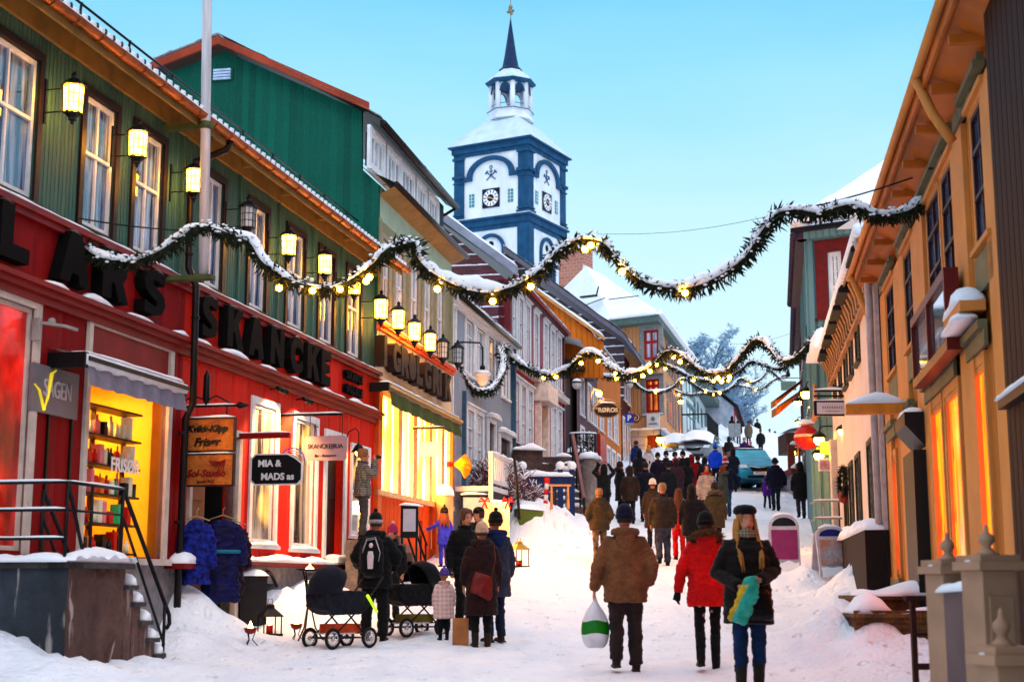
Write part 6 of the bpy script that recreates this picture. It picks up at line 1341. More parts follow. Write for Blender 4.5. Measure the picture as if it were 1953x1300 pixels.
# ---------------------------------------------------------------- wall lanterns
def lantern_proto(glassm):
    r = empty('wall_lantern'); n = 6; R0, R1, h = .125, .135, .36
    m = MB()
    for k in range(n):
        t = 2*pi*k/n; t2 = 2*pi*(k+1)/n; a, b = Vector((cos(t)*R0, sin(t)*R0, -h/2)), Vector((cos(t)*R1, sin(t)*R1, h/2)); a2, b2 = Vector((cos(t2)*R0, sin(t2)*R0, -h/2)), Vector((cos(t2)*R1, sin(t2)*R1, h/2))
        m.bar(a, b, .008); [m.bar(a.lerp(b, q), a2.lerp(b2, q), .005, seg=4) for q in (.33, .66)]; m.bar(a, a2, .009); m.bar(b, b2, .009)
        m.bar(a.lerp(a2, .5), b.lerp(b2, .5), .0045, seg=4)
    m.lathe([(.175, h/2-.01), (.17, h/2+.01), (.09, h/2+.08), (.035, h/2+.11), (.03, h/2+.14), (.045, h/2+.155), (.02, h/2+.18), (.002, h/2+.20)], seg=6, sm=False)
    m.lathe([(.125, -h/2-.01), (.09, -h/2-.03), (.05, -h/2-.07), (.05, -h/2-.10), (.025, -h/2-.11), (.02, -h/2-.15), (.002, -h/2-.16)], seg=6, sm=False)
    m.build('lantern_cage', iron, r)
    m = MB(); m.lathe([(R0-.012, -h/2+.005), (R1-.012, h/2-.005)], seg=6, sm=False); m.build('glass', glassm, r)
    m = MB(); m.bar((0, -.40, h/2-.02), (0, -.12, h/2-.02), .010); m.bar((0, -.40, -h/2+.03), (0, -.10, -h/2+.03), .010); m.box(-.02, .02, -.41, -.385, -.3, .3); m.build('bracket', iron, r)
    return r
def put_on(f, r, px, py, o=.42, s=None, z=None, sc=1):
    if s is None: s, z = f.hit(px, py, o)
    r.location = f.W(s, o, z); r.rotation_euler = (0, 0, atan2(f.n[1], f.n[0])-pi/2); r.scale = (sc,)*3
lp = lantern_proto(em_lamp); ulp = lantern_proto(M('frosted_lamp_glass', (.55, .58, .62), .3, .15))
LN = [(L1, 140, 190, 1, 'lit lantern nearest the camera, beside the big window top left'), (L1, 263, 276, 1, 'lit lantern in front of the third upper window of the green wall'), (L1, 371, 346, 1, 'lit lantern just left of the flagpole'), (L1, 473, 415, 0, 'unlit lantern on the green wall, the only dark one before the gable house'),
      (L1, 551, 468, 1, 'lit lantern above the third letter of the black fascia word, right of the unlit one'), (L1, 620, 505, 1, 'lit lantern on the green wall half behind the garland low point'), (L1, 676, 545, 1, 'last lit lantern on the green wall before the gable house'),
      (L2, 727, 590, 1, 'first lit lantern over the cream fascia'), (L2, 760, 610, 1, 'second lit lantern over the cream fascia'), (L2, 791, 633, 1, 'third lit lantern over the cream fascia'), (L2, 821, 653, 1, 'fourth lit lantern over the cream fascia'),
      (L2, 845, 668, 0, 'unlit lantern with pale glass at the end of the cream fascia'), (L3, 873, 678, 0, 'unlit lantern with snow cap on the blue grey house corner')]
u1_ = u0_ = False
for f, px, py, lit, lab in LN:
    if lit: r = lp if not u1_ else copy_tree(lp); u1_ = True
    else: r = ulp if not u0_ else copy_tree(ulp); u0_ = True
    put_on(f, r, px, py, sc=.88 if f is L1 else 1.02); tag(r, lab, 'lantern', 'lanterns along the left house fronts')
# ---------------------------------------------------------------- block letters
blackl = M('black_letter', (.012, .011, .012), .8, .3, 6, spec=.08); brownl = M('worn_brown_letter', (.05, .022, .018), .6, .4, 6)
GL = {'L': [[(0, 0), (.85, 0), (.85, .28), (.36, .28), (.36, 1), (0, 1)]],
      'A': [[(0, 0), (.34, 0), (.40, .2), (.62, .2), (.68, 0), (1.02, 0), (.70, 1), (.32, 1)]],
      'R': [[(0, 0), (.34, 0), (.34, .34), (.44, .34), (.62, 0), (1.0, 0), (.76, .40), (.9, .55), (.92, .76), (.78, .94), (.55, 1), (0, 1)]],
      'K': [[(0, 0), (.34, 0), (.34, .36), (.42, .42), (.64, 0), (1.04, 0), (.66, .62), (1.0, 1), (.62, 1), (.34, .68), (.34, 1), (0, 1)]],
      'N': [[(0, 0), (.3, 0), (.3, .52), (.66, 0), (.96, 0), (.96, 1), (.66, 1), (.66, .48), (.3, 1), (0, 1)]],
      'C': [[(.5, 0), (.8, .04), (.95, .14), (.95, .42), (.72, .28), (.5, .27), (.36, .38), (.34, .62), (.5, .74), (.72, .72), (.95, .58), (.95, .88), (.78, .97), (.5, 1), (.18, .9), (0, .66), (0, .34), (.18, .1)]],
      'E': [[(0, 0), (.8, 0), (.8, .27), (.34, .27), (.34, .38), (.72, .38), (.72, .62), (.34, .62), (.34, .74), (.8, .74), (.8, 1), (0, 1)]],
      'S': [[(.04, .03), (.45, 0), (.78, .08), (.92, .28), (.86, .48), (.62, .60), (.38, .68), (.36, .76), (.5, .79), (.86, .73), (.86, .97), (.45, 1), (.12, .93), (0, .72), (.06, .54), (.28, .42), (.54, .33), (.56, .24), (.42, .21), (.04, .29)]],
      'I': [[(0, 0), (.34, 0), (.34, 1), (0, 1)]], 'O': [[(.5, 0), (.85, .12), (1, .5), (.85, .88), (.5, 1), (.15, .88), (0, .5), (.15, .12)]],
      'G': [[(.5, 0), (.95, .1), (.95, .52), (.55, .52), (.55, .34), (.66, .34), (.66, .26), (.5, .26), (.36, .38), (.36, .64), (.5, .75), (.95, .68), (.92, .94), (.5, 1), (.15, .88), (0, .5), (.15, .12)]]}
def letters(f, word, pxs, z0, h, o0, d, mat, label, wd=.42, snowk=True):
    s_ = f.S(pxs[0], 600, o0+d); r = empty('fascia_lettering', f.W(s_, 0, 0), f.ang, label, 'sign'); loc = f.W(s_, 0, 0)
    for ch, px in zip(word, pxs):
        s = f.S(px, 560, o0+d)-s_
        if ch == ' ': continue
        for poly in GL[ch]:
            m = MB(lambda a, b, c: (a, -b, c)); n = len(poly); P3 = [(s+x*wd, z0+z*h) for x, z in poly]
            m.prism([(x, z) for x, z in P3], 'y', o0, o0+d)
            o = m.build('letter', mat, r)
            if snowk:
                q = MB(lambda a, b, c: (a, -b, c)); zt_ = max(z for x, z in P3); tp = [x for x, z in P3 if z > zt_-.03]
                if tp and max(tp)-min(tp) > .08: q.grid(lambda u, v: (min(tp)+(max(tp)-min(tp))*u, o0+.02+(d-.04)*v, zt_+.004+.035*sin(pi*max(.08, min(.92, u)))*(1+.4*noise.noise(Vector((u*3+s, v*3, 0))))), 5, 4); q.build('letter_snow', snow, o)
    return r
letters(L1, 'LARS', (-5, 112, 195, 275), 3.42, .60, .04, .15, blackl, 'four black box letters on the dark red fascia above the yellow lit shop window', .68)
letters(L1, 'SKANCKE', (388, 437, 478, 520, 558, 590, 617), 3.42, .60, .04, .15, blackl, 'seven black box letters on the fascia painted lamplit red right of the downpipe', .60)
for i, (px, px2) in enumerate(((668, 700), (668, 700))):
    s0_, s1_ = L1.S(px, 740, .2), L1.S(px2, 740, .2); z_ = (3.72, 3.46)[i]; n_ = 6; r = empty('small_lettering', L1.W(s0_, 0, 0), L1.ang, ('upper', 'lower')[i]+' row of small black letters at the right end of the red fascia', 'sign')
    for k in range(n_):
        m = MB(lambda a, b, c: (a, -b, c)); w__ = (s1_-s0_)/n_; ch = 'SKANCE'[k] if i == 0 else 'OGLACE'[k]
        m.prism([(k*w__+x*w__*.85, z_+z*.17) for x, z in GL[ch][0]], 'y', .05, .14); m.build('letter', blackl, r)
letters(L2, 'IGROLGRIK', (735, 752, 768, 782, 797, 812, 828, 840, 851), 4.22, .60, .05, .2, brownl, 'worn dark brown wooden box letters standing above the green awning, thick with snow', .62)
# ---------------------------------------------------------------- flat wall sign SAGEN
f = L1; s, z1_ = f.hit(65, 690, .08); s2, z2_ = f.hit(153, 700, .08); z0_ = f.hit(153, 795, .08)[1]; za = f.hit(65, 790, .08)[1]; z1_ = f.hit(65, 690, .08)[1]; z0_ = (z0_+za)/2
r = empty('wall_sign', f.W(s, 0, 0), f.ang, 'square grey metal wall sign with silver lettering and yellow V shaped ribbon', 'sign'); wS = s2-s
m = MB(lambda a, b, c: (a, -b, c)); m.box(0, wS, .035, .075, z0_, z1_); m.build('panel', M('brushed_grey_panel', (.26, .24, .26), .45, .15, 3), r)
hh_ = z1_-z0_; Xs = lambda x, z: frame4((x, -.078, z), (1, 0, 0), (0, 0, 1), (0, -1, 0))
text('lettering', 'SAGEN', .37*hh_*1.1, M('sign_silver', (.55, .50, .50), .4, .1), r, Xs(wS*.53, z0_+hh_*.52) @ Matrix.Diagonal((.9, 1.3, 1, 1)), depth=.012)
text('lettering', 'reportasje', .10*hh_, blackl, r, Xs(wS*.76, z0_+hh_*.25), depth=.004) if 0 else None
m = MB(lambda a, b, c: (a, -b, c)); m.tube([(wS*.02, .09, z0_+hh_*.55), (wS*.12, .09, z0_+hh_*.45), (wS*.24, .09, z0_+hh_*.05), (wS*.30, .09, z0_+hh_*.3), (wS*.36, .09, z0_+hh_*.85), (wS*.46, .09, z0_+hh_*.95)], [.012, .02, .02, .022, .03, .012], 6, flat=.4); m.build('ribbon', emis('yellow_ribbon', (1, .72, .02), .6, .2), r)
m = MB(lambda a, b, c: (a, -b, c)); m.box(0, .06, .03, .12, z1_+.25, z1_+.5); m.tube([(.03, .1, z1_+.45), (.15, .35, z1_+.42), (.3, .42, z1_+.4)], .02, 6); m.ball((.12, .2, z1_+.47), .05, 8); m.build('sign_lamp', M('lamp_grey', (.4, .38, .36), .5), r)
# ---------------------------------------------------------------- awning cassettes
def awning(f, pa, pb, label, casem, valm, ya, o1=.5, vh=.24, stripe=None, yb=None, r_=.09):
    sa, za = f.hit(*pa, o1); sb, zb = f.hit(*pb, o1); z = (za+zb)/2
    r = empty('awning', f.W(sa, 0, 0), f.ang, label, 'awning'); Lx = sb-sa; T = lambda a, b, c: (a, -b, c)
    m = MB(T); m.tube([(0, o1-.06, z), (Lx, o1-.06, z)], r_, 10, 0); m.box(-.03, .05, .03, o1, z-.10, z+.08, 2); m.box(Lx-.05, Lx+.03, .03, o1, z-.10, z+.08, 2)
    if stripe: m.box(0, Lx, o1+r_-.065, o1+r_-.045, z-.02, z+.03, 1)
    m.build('cassette', [casem, stripe or casem, iron], r)
    m = MB(T); m.grid(lambda u, v: (Lx*(.02+.96*u), o1-.02+.02*sin(u*40)+.05*v, z-.07-vh*v-.012*abs(sin(u*30))*v), 60, 4); m.build('valance', valm, r)
    m = MB(T); m.grid(lambda u, v: (Lx*u, .04+(o1-.08)*v, z+.14-.08*v), 12, 3); m.build('hood', casem, r)
    m = MB(T); snow_strip(m, (0, o1-.12, z+.085), (Lx, o1-.12, z+.085), .22, .045); m.build('awning_snow', snow, r)
    return r
awning(L1, (165, 680), (356, 745), 'white rolled awning with black stripe and grey valance over the yellow lit shop window', white, M('grey_valance', (.27, .25, .30), .8), 0, .5, .22, black)
awning(L2, (742, 738), (880, 803), 'dark green awning thick with snow over the bright cream shop front', M('awning_metal', (.25, .2, .14), .5), M('green_valance', (.10, .13, .03), .8), 0, .42, .30, M('awning_gold', (.6, .42, .2), .5))
# ---------------------------------------------------------------- projecting signs
def bracket_frame(f, px, py, o=0): # frame perpendicular to wall at the pixel column: local x = outward, z up, y = along wall away
    s, z = f.hit(px, py, o); return s, z
def proj_root(name, f, s, label, cat='sign', group=None):
    # local axes: x outward (o), y along -? : x = n, z up
    return empty(name, f.W(s, 0, 0), atan2(f.n[1], f.n[0]), label, cat, group)
def proj_o(f, s, px, py): # o where plane s=const is hit
    return gable_pt(f, s, px, py)
sg = 1  # text on plane facing the camera: right = outward for left houses
def sign_text(r, body, size, mat, x, z, y=-.03, **k): return text('lettering', body, size, mat, r, frame4((x, y, z), (1, 0, 0), (0, 0, 1), (0, -1, 0)), **k)
f = L1; s = f.S(345, 780)
r = proj_root('double_hanging_sign', f, s, 'two orange wooden boards, one above the other, hung from a wrought iron arrow bracket')
(o0, zA), (o1, zB) = proj_o(f, s, 345, 800), proj_o(f, s, 446, 858); (_, zC), (_, zD) = proj_o(f, s, 345, 868), proj_o(f, s, 446, 924); oe, zr = proj_o(f, s, 476, 772)
o0 = o0+.02; wdm = stonemat('orange_wood_board', (.62, .24, .03), (.42, .13, .02), 2.5, False)
m = MB(); m.box(o0, o1, -.025, .025, zB, zA); m.build('upper_board', wdm, r, .008); m = MB(); m.box(o0, o1, -.025, .025, zD, zC); m.build('lower_board', wdm, r, .008)
m = MB()
for a, b in ((zB, zA), (zD, zC)):
    for x0, x1, z0, z1 in ((o0-.015, o1+.015, b, b+.018), (o0-.015, o1+.015, a-.018, a), (o0-.018, o0, a, b), (o1, o1+.018, a, b)): m.box(x0, x1, -.035, .035, z0, z1)
m.box(o0+.1, o0+.13, -.01, .01, zC, zB); m.box(o1-.13, o1-.1, -.01, .01, zC, zB); m.build('board_frame', darkbrown, r)
m = MB(); m.bar((-.02, 0, zr), (oe-.18, 0, zr), .018); m.lathe([(.045, 0), (.0, .001)], (0, 0, 0), 4) if 0 else None; m.tube([(oe-.2, 0, zr), (oe-.14, 0, zr), (oe, 0, zr)], [.012, .055, .004], 6)
m.tube([(.0, 0, zr+.02), (.08, 0, zr+.10), (.2, 0, zr+.14), (.32, 0, zr+.10), (.38, 0, zr+.02), (.42, 0, zr+.10), (.52, 0, zr+.14), (.64, 0, zr+.08), (.74, 0, zr+.02)], .012, 6); m.bar((o1-.12, 0, zr), (o1-.12, 0, zA), .01); m.bar((.08, 0, zr), (.08, 0, zA), .01); m.tube([(.38, 0, zr), (.37, 0, zr+.12), (.37, 0, zr+.42), (.37, 0, zr+.5)], [.02, .05, .045, .01], 6); m.build('bracket', iron, r)
m = MB(); snow_strip(m, (o0, 0, zA+.018), (o1, 0, zA+.018), .07, .03); snow_strip(m, (o0, 0, zC+.018), (o1, 0, zC+.018), .07, .022); snow_strip(m, (0, 0, zr+.015), (oe-.2, 0, zr+.015), .04, .02); m.build('sign_snow', snow, r)
blk = M('sign_black', (.01, .008, .008), .6); sw_ = (o1-o0); cx_ = (o0+o1)/2; hA = zA-zB
sign_text(r, 'Kvikk-Klipp', .125, blk, cx_, zB+hA*.68, shear=.3, bold=.006); sign_text(r, 'Frisør', .155, blk, cx_, zB+hA*.26, shear=.3, bold=.006)
sign_text(r, 'Sol-Studio', .135, M('sign_red', (.25, .01, .005), .6), cx_, zD+hA*.36, shear=.3, bold=.004); sign_text(r, 'åpent 9-21', .06, blk, cx_, zD+hA*.11, shear=.3)
m = MB()
for k in range(9): a = pi*.55+k*.13; m.beam((o1-.1+cos(a)*.06, -.03, zC-.08+sin(a+pi*.35)*.03), (o1-.1+cos(a)*.26, -.03, zC-.08-.16+k*.018), .01, .012)
m.build('sun_rays', MATS['sign_red'], r)
# Mia & Mads sign on red timber arm
def arm_sign(f, px, pyarm, px_end, label, armm, th=.035, snowy=True, arm=True, diag=None):
    s = f.S(px, pyarm); r = proj_root('hanging_sign', f, s, label); oe, z = proj_o(f, s, px_end, pyarm)
    m = MB(); m.box(0.02, oe, -th, th, z-th, z+th*.8); 
    m.build('arm', armm, r)
    q = MB(); snow_strip(q, (0.02, 0, z+th*.8), (oe, 0, z+th*.8), th*2, .025); q.build('arm_snow', snow, r); return s, r, oe, z
s, r, oe, z = arm_sign(L1, 449, 829, 553, 'black sign with bold white letters and small rainbow, hung from a red timber arm', red_dark, .045)
(oa, zt_), (ob, zb_) = proj_o(L1, s, 482, 868), proj_o(L1, s, 574, 921); ch_ = .06
poly = [(oa, zb_+ch_), (oa+ch_, zb_), (ob-ch_, zb_), (ob, zb_+ch_), (ob, zt_-.14), (ob-.10, zt_-.06), (ob-.22, zt_), (oa+ch_, zt_), (oa, zt_-ch_)]
m = MB(); m.prism(poly, 'y', -.02, .02); m.build('board', blk, r)
cxx, czz = sum(p[0] for p in poly)/len(poly), sum(p[1] for p in poly)/len(poly)
m = MB(); m.prism([(cxx+(x-cxx)*1.06, czz+(z-czz)*1.10) for x, z in poly], 'y', -.012, .012); m.build('board_edge', white, r)
for i, c in enumerate(((.35, .25, .5), (.6, .5, .6), (.7, .3, .05), (.5, .45, .5))):
    m = MB(); m.tube([(ob-.16+(.20-.035*i)*cos(t), .03, zt_-.10+(.20-.035*i)*sin(t)) for t in [pi*.85*k/12 for k in range(13)]], .02, 6, flat=.6); m.build('rainbow_band', M('rainbow_%d' % i, c, .5), r)
sw = ob-oa; sign_text(r, 'MIA &', .14, white, oa+sw*.36, zt_-.13, -.024, bold=.004); sign_text(r, 'MADS as', .14, white, oa+sw*.53, zb_+.10, -.024, bold=.004)
m = MB(); m.bar((oa+.15, 0, z-.04), (oa+.15, 0, zt_), .006); m.bar((ob-.2, 0, z-.04), (ob-.2, 0, zt_), .006); m.build('hanger', iron, r)
s, r, oe, z = arm_sign(L1, 533, 789, 653, 'pinkish white rounded sign with thin black letters hanging on an iron arm', iron, .022)
(oa, zt_), (ob, zb_) = proj_o(L1, s, 582, 832), proj_o(L1, s, 661, 877)
poly = []
for (cx_, cz_), a0 in zip(((ob-.05, zt_-.05), (oa+.05, zt_-.05), (oa+.05, zb_+.05), (ob-.05, zb_+.05)), (0, pi/2, pi, 3*pi/2)): poly += [(cx_+.05*cos(a0+pi/2*k/4), cz_+.05*sin(a0+pi/2*k/4)) for k in range(5)]
m = MB(); m.prism(poly, 'y', -.02, .02); m.build('board', M('pink_white_board', (.50, .34, .35), .5, .08), r); sw = ob-oa
sign_text(r, 'SKANCKE|BUA', .098, blk, (oa+ob)/2, (zt_+zb_)/2+.03, -.024, spc=.9); sign_text(r, 'Bar - Restaurant', .055, blk, (oa+ob)/2, zb_+.08, -.024, shear=.3)
m = MB(); m.bar((oa+.08, 0, z), (oa+.08, 0, zt_), .006); m.bar((ob-.08, 0, z), (ob-.08, 0, zt_), .006); m.box(0, .03, -.04, .04, z-.15, z+.15); m.tube([(oa+.2, -.02, zt_), (oa+.22, -.1, zt_+.15), (oa+.28, -.16, zt_+.13)], .008, 5); m.build('hanger', iron, r)
s, r, oe, z = arm_sign(L2, 786, 815, 848, 'small pale mint sign hung in front of the bright shop windows', darkbrown, .03)
(oa, zt_), (ob, zb_) = proj_o(L2, s, 801, 843), proj_o(L2, s, 840, 869); m = MB(); m.box(oa, ob, -.02, .02, zb_, zt_); m.build('board', M('mint_board', (.42, .62, .55), .5, .1), r); m = MB(); m.bar((oa+.04, 0, z), (oa+.04, 0, zt_), .006); m.bar((ob-.04, 0, z), (ob-.04, 0, zt_), .006); m.build('hanger', iron, r)
sign_text(r, 'Vår', .16, M('mint_pale', (.6, .75, .7), .5), (oa+ob)/2, (zt_+zb_)/2, -.024) if 0 else None
# spot lamps under the ledge
spot0 = None
for i, (px, py, lab) in enumerate(((521, 742, 'small black double spotlight over the tall left window of the red front'), (570, 762, 'small black double spotlight over the second tall window of the red front'))):
    m = MB()
    m.tube([(0, 0, 0), (0, -.16, .02)], .012, 6); [m.tube([(x, -.14, .02), (x+.05, -.26, -.05)], [.03, .05], 8) for x in (-.1, .08)]; m.bar((-.1, -.14, .02), (.08, -.14, .02), .012)
    o = m.build('spotlight', black); s, z = L1.hit(px, py, .1); o.location = L1.W(s, .05, z); o.rotation_euler = (0, 0, L1.ang); tag(o, lab, 'lamp', 'spotlights on the red house front'); sp = bpy.data.lights.new('spot_beam', 'SPOT'); sp.energy = 240; sp.color = (1, .50, .16); sp.spot_size = R(120); sp.spot_blend = .6; sp.shadow_soft_size = .05; so_ = bpy.data.objects.new('spot_beam', sp); COL.objects.link(so_); so_.parent = o; so_.location = (0, -.42, -.12); so_.rotation_euler = (R(25), 0, 0)
# gooseneck lit lamp by the sign
r = proj_root('gooseneck_lamp', L1, L1.S(655, 830), 'lit gooseneck wall lamp above the man taking a picture', 'lamp'); o_, z = proj_o(L1, L1.S(655, 830), 684, 862)
m = MB(); m.tube([(.03, 0, z+.15), (.1, 0, z+.38), (.24, 0, z+.45), (o_, 0, z+.36), (o_, 0, z+.15)], .012, 6); m.lathe([(.02, .16), (.06, .13), (.14, .0), (.135, .0)], (o_, 0, z), 14); m.build('shade', iron, r); m = MB(); m.ball((o_, 0, z-.01), .065, 10); m.build('bulb', em_bulb, r)
# ---------------------------------------------------------------- flagpole
a = L1.W(*[v for v in (L1.hit(388, 525, .62)[0], .62)], L1.hit(388, 525, .62)[1]); b_ = L1.hit(397.5, -160, .62); b = L1.W(b_[0], .62, b_[1])
r = empty('flagpole', a, 0, 'weathered white flagpole fixed to the house front with green brackets', 'flagpole'); m = MB(); m.tube([Vector((0, 0, 0)), (b-a)*.5, b-a], [.068, .066, .062], 14); m.build('pole', M('weathered_white', (.62, .58, .60), .6, .25, 3, stretch=(6, 6, .5)), r)
na = Vector((*L1.n, 0)); m = MB(); q = Vector((0, 0, -.0)); m.beam(-na*.6+Vector((0, 0, -.03)), na*.14+Vector((0, 0, -.03)), .16, .06); k = L1.hit(392, 240, .62)[1]-a.z; kk = (b-a)*(k/(b-a).z); m.beam(kk-na*.6, kk+na*.1, .08, .08); m.lathe([(.085, -.05), (.085, .05)], kk, 12); split(m, 'pole_bracket', M('moss_green_paint', (.12, .15, .07), .6), r)
# ---------------------------------------------------------------- stone landing, steps and rail (left foreground)
LO = 1.25
s_c, z_c = L1.hit(131, 1075, LO); s_e = L1.S(246, 1085, LO); zt = .14; print('stair', s_c, s_e, z_c)
st1 = stonemat('rough_stone_wall', (.14, .075, .06), (.27, .165, .135), 1.3); st_shade = stonemat('shaded_stone_wall', (.035, .045, .06), (.09, .11, .14), 1.2)  # shade painted into the end face: darker, bluish copy of the stone
r = empty('stone_stair', L1.W(s_c, 0, 0), L1.ang, 'rough stone landing and snowy steps at the lower left corner', 'stair'); T = lambda a, b, c: (a, -b, c); W_ = s_e-s_c
m = MB(T); m.grid(lambda u, v: (W_*u, LO-.03+.07*noise.noise(Vector((u*4, v*4, 2)))+.03*noise.noise(Vector((u*13, v*11, 2))), -1.5+(1.5+zt)*v), 24, 24, 0); m.grid(lambda u, v: (.0+.03*noise.noise(Vector((u*5, v*5, 8))), LO*u, -1.5+(1.5+zt)*v), 24, 24, 1)
m.quad((0, 0, zt), (W_, 0, zt), (W_, LO, zt), (0, LO, zt)); m.build('landing', [st1, st_shade], r)
m = MB(T); m.box(-.05, W_+.03, LO-.2, LO+.06, zt, zt+.06); m.box(-.05, .2, 0, LO+.06, zt, zt+.06); m.build('coping', stonemat('coping_stone', (.06, .05, .05), (.12, .10, .10), 2, False), r)
steps = [(248, 1115), (262, 1147), (276, 1182), (289, 1215), (300, 1245)]; sps = []
m = MB(T); prev = W_; q = MB(T); tre = MB(T)
for px, py in steps:
    s, z = L1.hit(px+8, py, LO); s -= s_c; m.box(prev-.02 if prev == W_ else prev, s+.02, .2, LO-.02, -1.5, z-.05, 0); tre.box(prev-.03, s+.06, .15, LO+.03, z-.05, z, 0); snow_strip(q, (prev+.08, LO-.08, z), (s+.03, LO-.08, z), .22, .12, lump=.2); snow_strip(q, (prev+.08, LO-.5, z), (s+.03, LO-.5, z), .5, .08, lump=.2); prev = s; sps.append((s, z))
m.build('stair_body', st1, r); split(tre, 'tread', MATS['coping_stone'], r)
q = q; q.grid(lambda u, v: (-.05+(W_+.05)*u, .1+(LO-.0)*v, zt+.065+.05*(1+noise.noise(Vector((u*9, v*4, 0))))*(1 if .0 < u < 1 else .2)), 30, 8); snow_strip(q, (0, LO-.05, zt+.06), (W_, LO-.05, zt+.06), .2, .12); snow_strip(q, (0, .0, zt+.06), (0, LO, zt+.06), .2, .10); q.build('stair_snow', snow, r)
# rail
rr_ = empty('stair_railing', L1.W(s_c, 0, 0), L1.ang, 'black metal stair railing dusted with snow on the stone landing', 'railing'); m = MB(T); q = MB(T)
ra = [L1.hit(131, y, LO-.05)[1] for y in (919, 972, 1027)]
s_r = L1.S(235, 940, LO-.05)-s_c; s_b, z_b = L1.hit(322, 1180, LO-.05); s_b -= s_c
for z in ra: m.bar((0, -1.0, z), (0, LO-.05, z), .016); snow_strip(q, (0, -.6, z+.014), (0, LO-.05, z+.014), .035, .022)
m.bar((0, LO-.05, ra[0]), (s_r, LO-.05, ra[0]), .018); snow_strip(q, (0, LO-.05, ra[0]+.015), (s_r, LO-.05, ra[0]+.015), .035, .02)
for k, o_ in ((0, LO-.05), (0, .25)):
    m.tube([(s_r-.0, o_, ra[0]), (s_b, o_, z_b+.05), (s_b+.02, o_, z_b-.05), (s_b-.05, o_, z_b-.1)], .024, 7); m.bar((s_r, o_, ra[0]), (s_r, o_, zt), .022); m.bar((s_b-.12, o_, z_b+.2), (s_b-.12, o_, z_b-.6), .02)
    m.bar((s_r, o_, ra[1]), (s_b-.1, o_, z_b-.28), .018)
for s in (0, .5): m.bar((s, LO-.05, ra[0]), (s, LO-.05, zt), .02)
m.bar((0, LO-.05, ra[0]), (.42, LO-.05, zt+.05), .022); m.bar((0, LO-.05, ra[1]), (s_r, LO-.05, ra[1]), .014); m.build('rail', iron, rr_); q.build('rail_snow', snow, rr_)
# ---------------------------------------------------------------- jackets hung at the door
def jacket(px, py, o, label, mat, belt=None, sc=1, f=L1, wide=.24, ln=.95):
    s, z = f.hit(px, py, o); r = None; m = MB(); sd = random.random()*9
    m.tube([(0, 0, 0), (0, 0, -.08), (0, 0, -.25), (0, 0, -.5), (0, 0, -.75), (0, 0, -ln)], [(.07, .05), (wide*.8, .10), (wide*.95, .13), (wide*.9, .12), (wide, .13), (wide*1.05, .14)], 14, up=(0, 1, 0))
    for k in (-1, 1): m.tube([(k*wide*.7, 0, -.08), (k*(wide+.03), .01, -.3), (k*(wide+.05), .0, -.62)], [.07, .065, .055], 8)
    o_ = fuse('hanging_jacket', m, .02, mat, None, 2, .03, seed=sd); o_.location = f.W(s, o, z); o_.rotation_euler = (0, 0, R(20)); tag(o_, label, 'jacket', 'jackets hung outside the doorway')
    h = MB(); h.tube([(-.18, 0, .0), (0, 0, .06), (.18, 0, .0)], .01, 5); h.tube([(0, 0, .06), (0, 0, .14), (.03, 0, .17)], .008, 5); h.build('hanger', M('hanger_wood', (.5, .4, .25), .5), o_)
    if belt:
        b = MB(); b.tube([(wide*1.0*cos(t), .145*sin(t), -.45) for t in [2*pi*k/16 for k in range(17)]], .022, 6, flat=1.4); b.build('belt', belt, o_)
    return o_
pat = M('blue_patterned_knit', (.02, .035, .22), .9, 2.5, 16, bs=.4); navyj = M('deep_blue_padding', (.012, .012, .13), .7, .6, 5, bs=.6)
jacket(375, 992, .25, 'blue and white patterned cardigan hanging at the left of the doorway', pat, wide=.20, ln=.85)
jacket(425, 990, .35, 'deep blue padded overall with teal belt and pink buckle hanging in the doorway', navyj, M('teal_belt', (.02, .25, .35), .5), wide=.26, ln=1.15)
jacket(446, 1000, .30, 'black purple jacket with pink lining hanging at the right of the doorway', M('purple_black_cloth', (.035, .01, .05), .8, .6, 6), wide=.17, ln=1.0)
# ---------------------------------------------------------------- bin
p = pix(478, 1190, 21.9); gz = G(p.x, p.y); r = empty('litter_bin', (p.x, p.y, gz), .35, 'dark square litter bin with snow cap beside the doorway', 'bin')
m = MB(); m.box(-.2, .2, -.2, .2, -.2, .66, 0); m.box(-.21, .21, -.21, .21, .66, .69, 0); m.box(-.15, .15, -.205, -.2, .45, .6, 0); m.build('body', [M('bin_dark', (.035, .035, .042), .5)], r, .01)
m = MB(); m.grid(lambda u, v: (-.23+.46*u, -.23+.46*v, .69+.11*(sin(pi*u)*sin(pi*v))**.5), 10, 10); m.build('snow_cap', snow, r)
# ---------------------------------------------------------------- candles and fire bowls
flame = emis('flame', (1, .45, .08), 22, .2, 8)
def fire_bowl(px, py, Y, label):
    p = pix(px, py, Y); r = empty('fire_bowl', (p.x, p.y, G(p.x, p.y)-.01), 0, label, 'candle', 'small fire bowls on the snow'); m = MB()
    for k in range(3): t = 2*pi*k/3+.3; m.tube([(.10*cos(t), .10*sin(t), 0), (.03*cos(t), .03*sin(t), .08), (.06*cos(t), .06*sin(t), .17)], .007, 5)
    m.build('stand', iron, r); m = MB(); m.lathe([(.02, .15), (.07, .17), (.09, .23), (.08, .23), (.06, .2)], seg=12); m.build('bowl', M('red_glass_bowl', (.35, .02, .03), .3), r); m = MB(); m.lathe([(.03, .2), (.035, .24), (.015, .29), (.001, .32)], seg=8); m.build('flame', flame, r)
fire_bowl(477, 1222, 19.0, 'lit fire bowl on the snow nearest the big snow pile'); fire_bowl(565, 1203, 20.6, 'lit fire bowl between the candle lantern and the stroller')
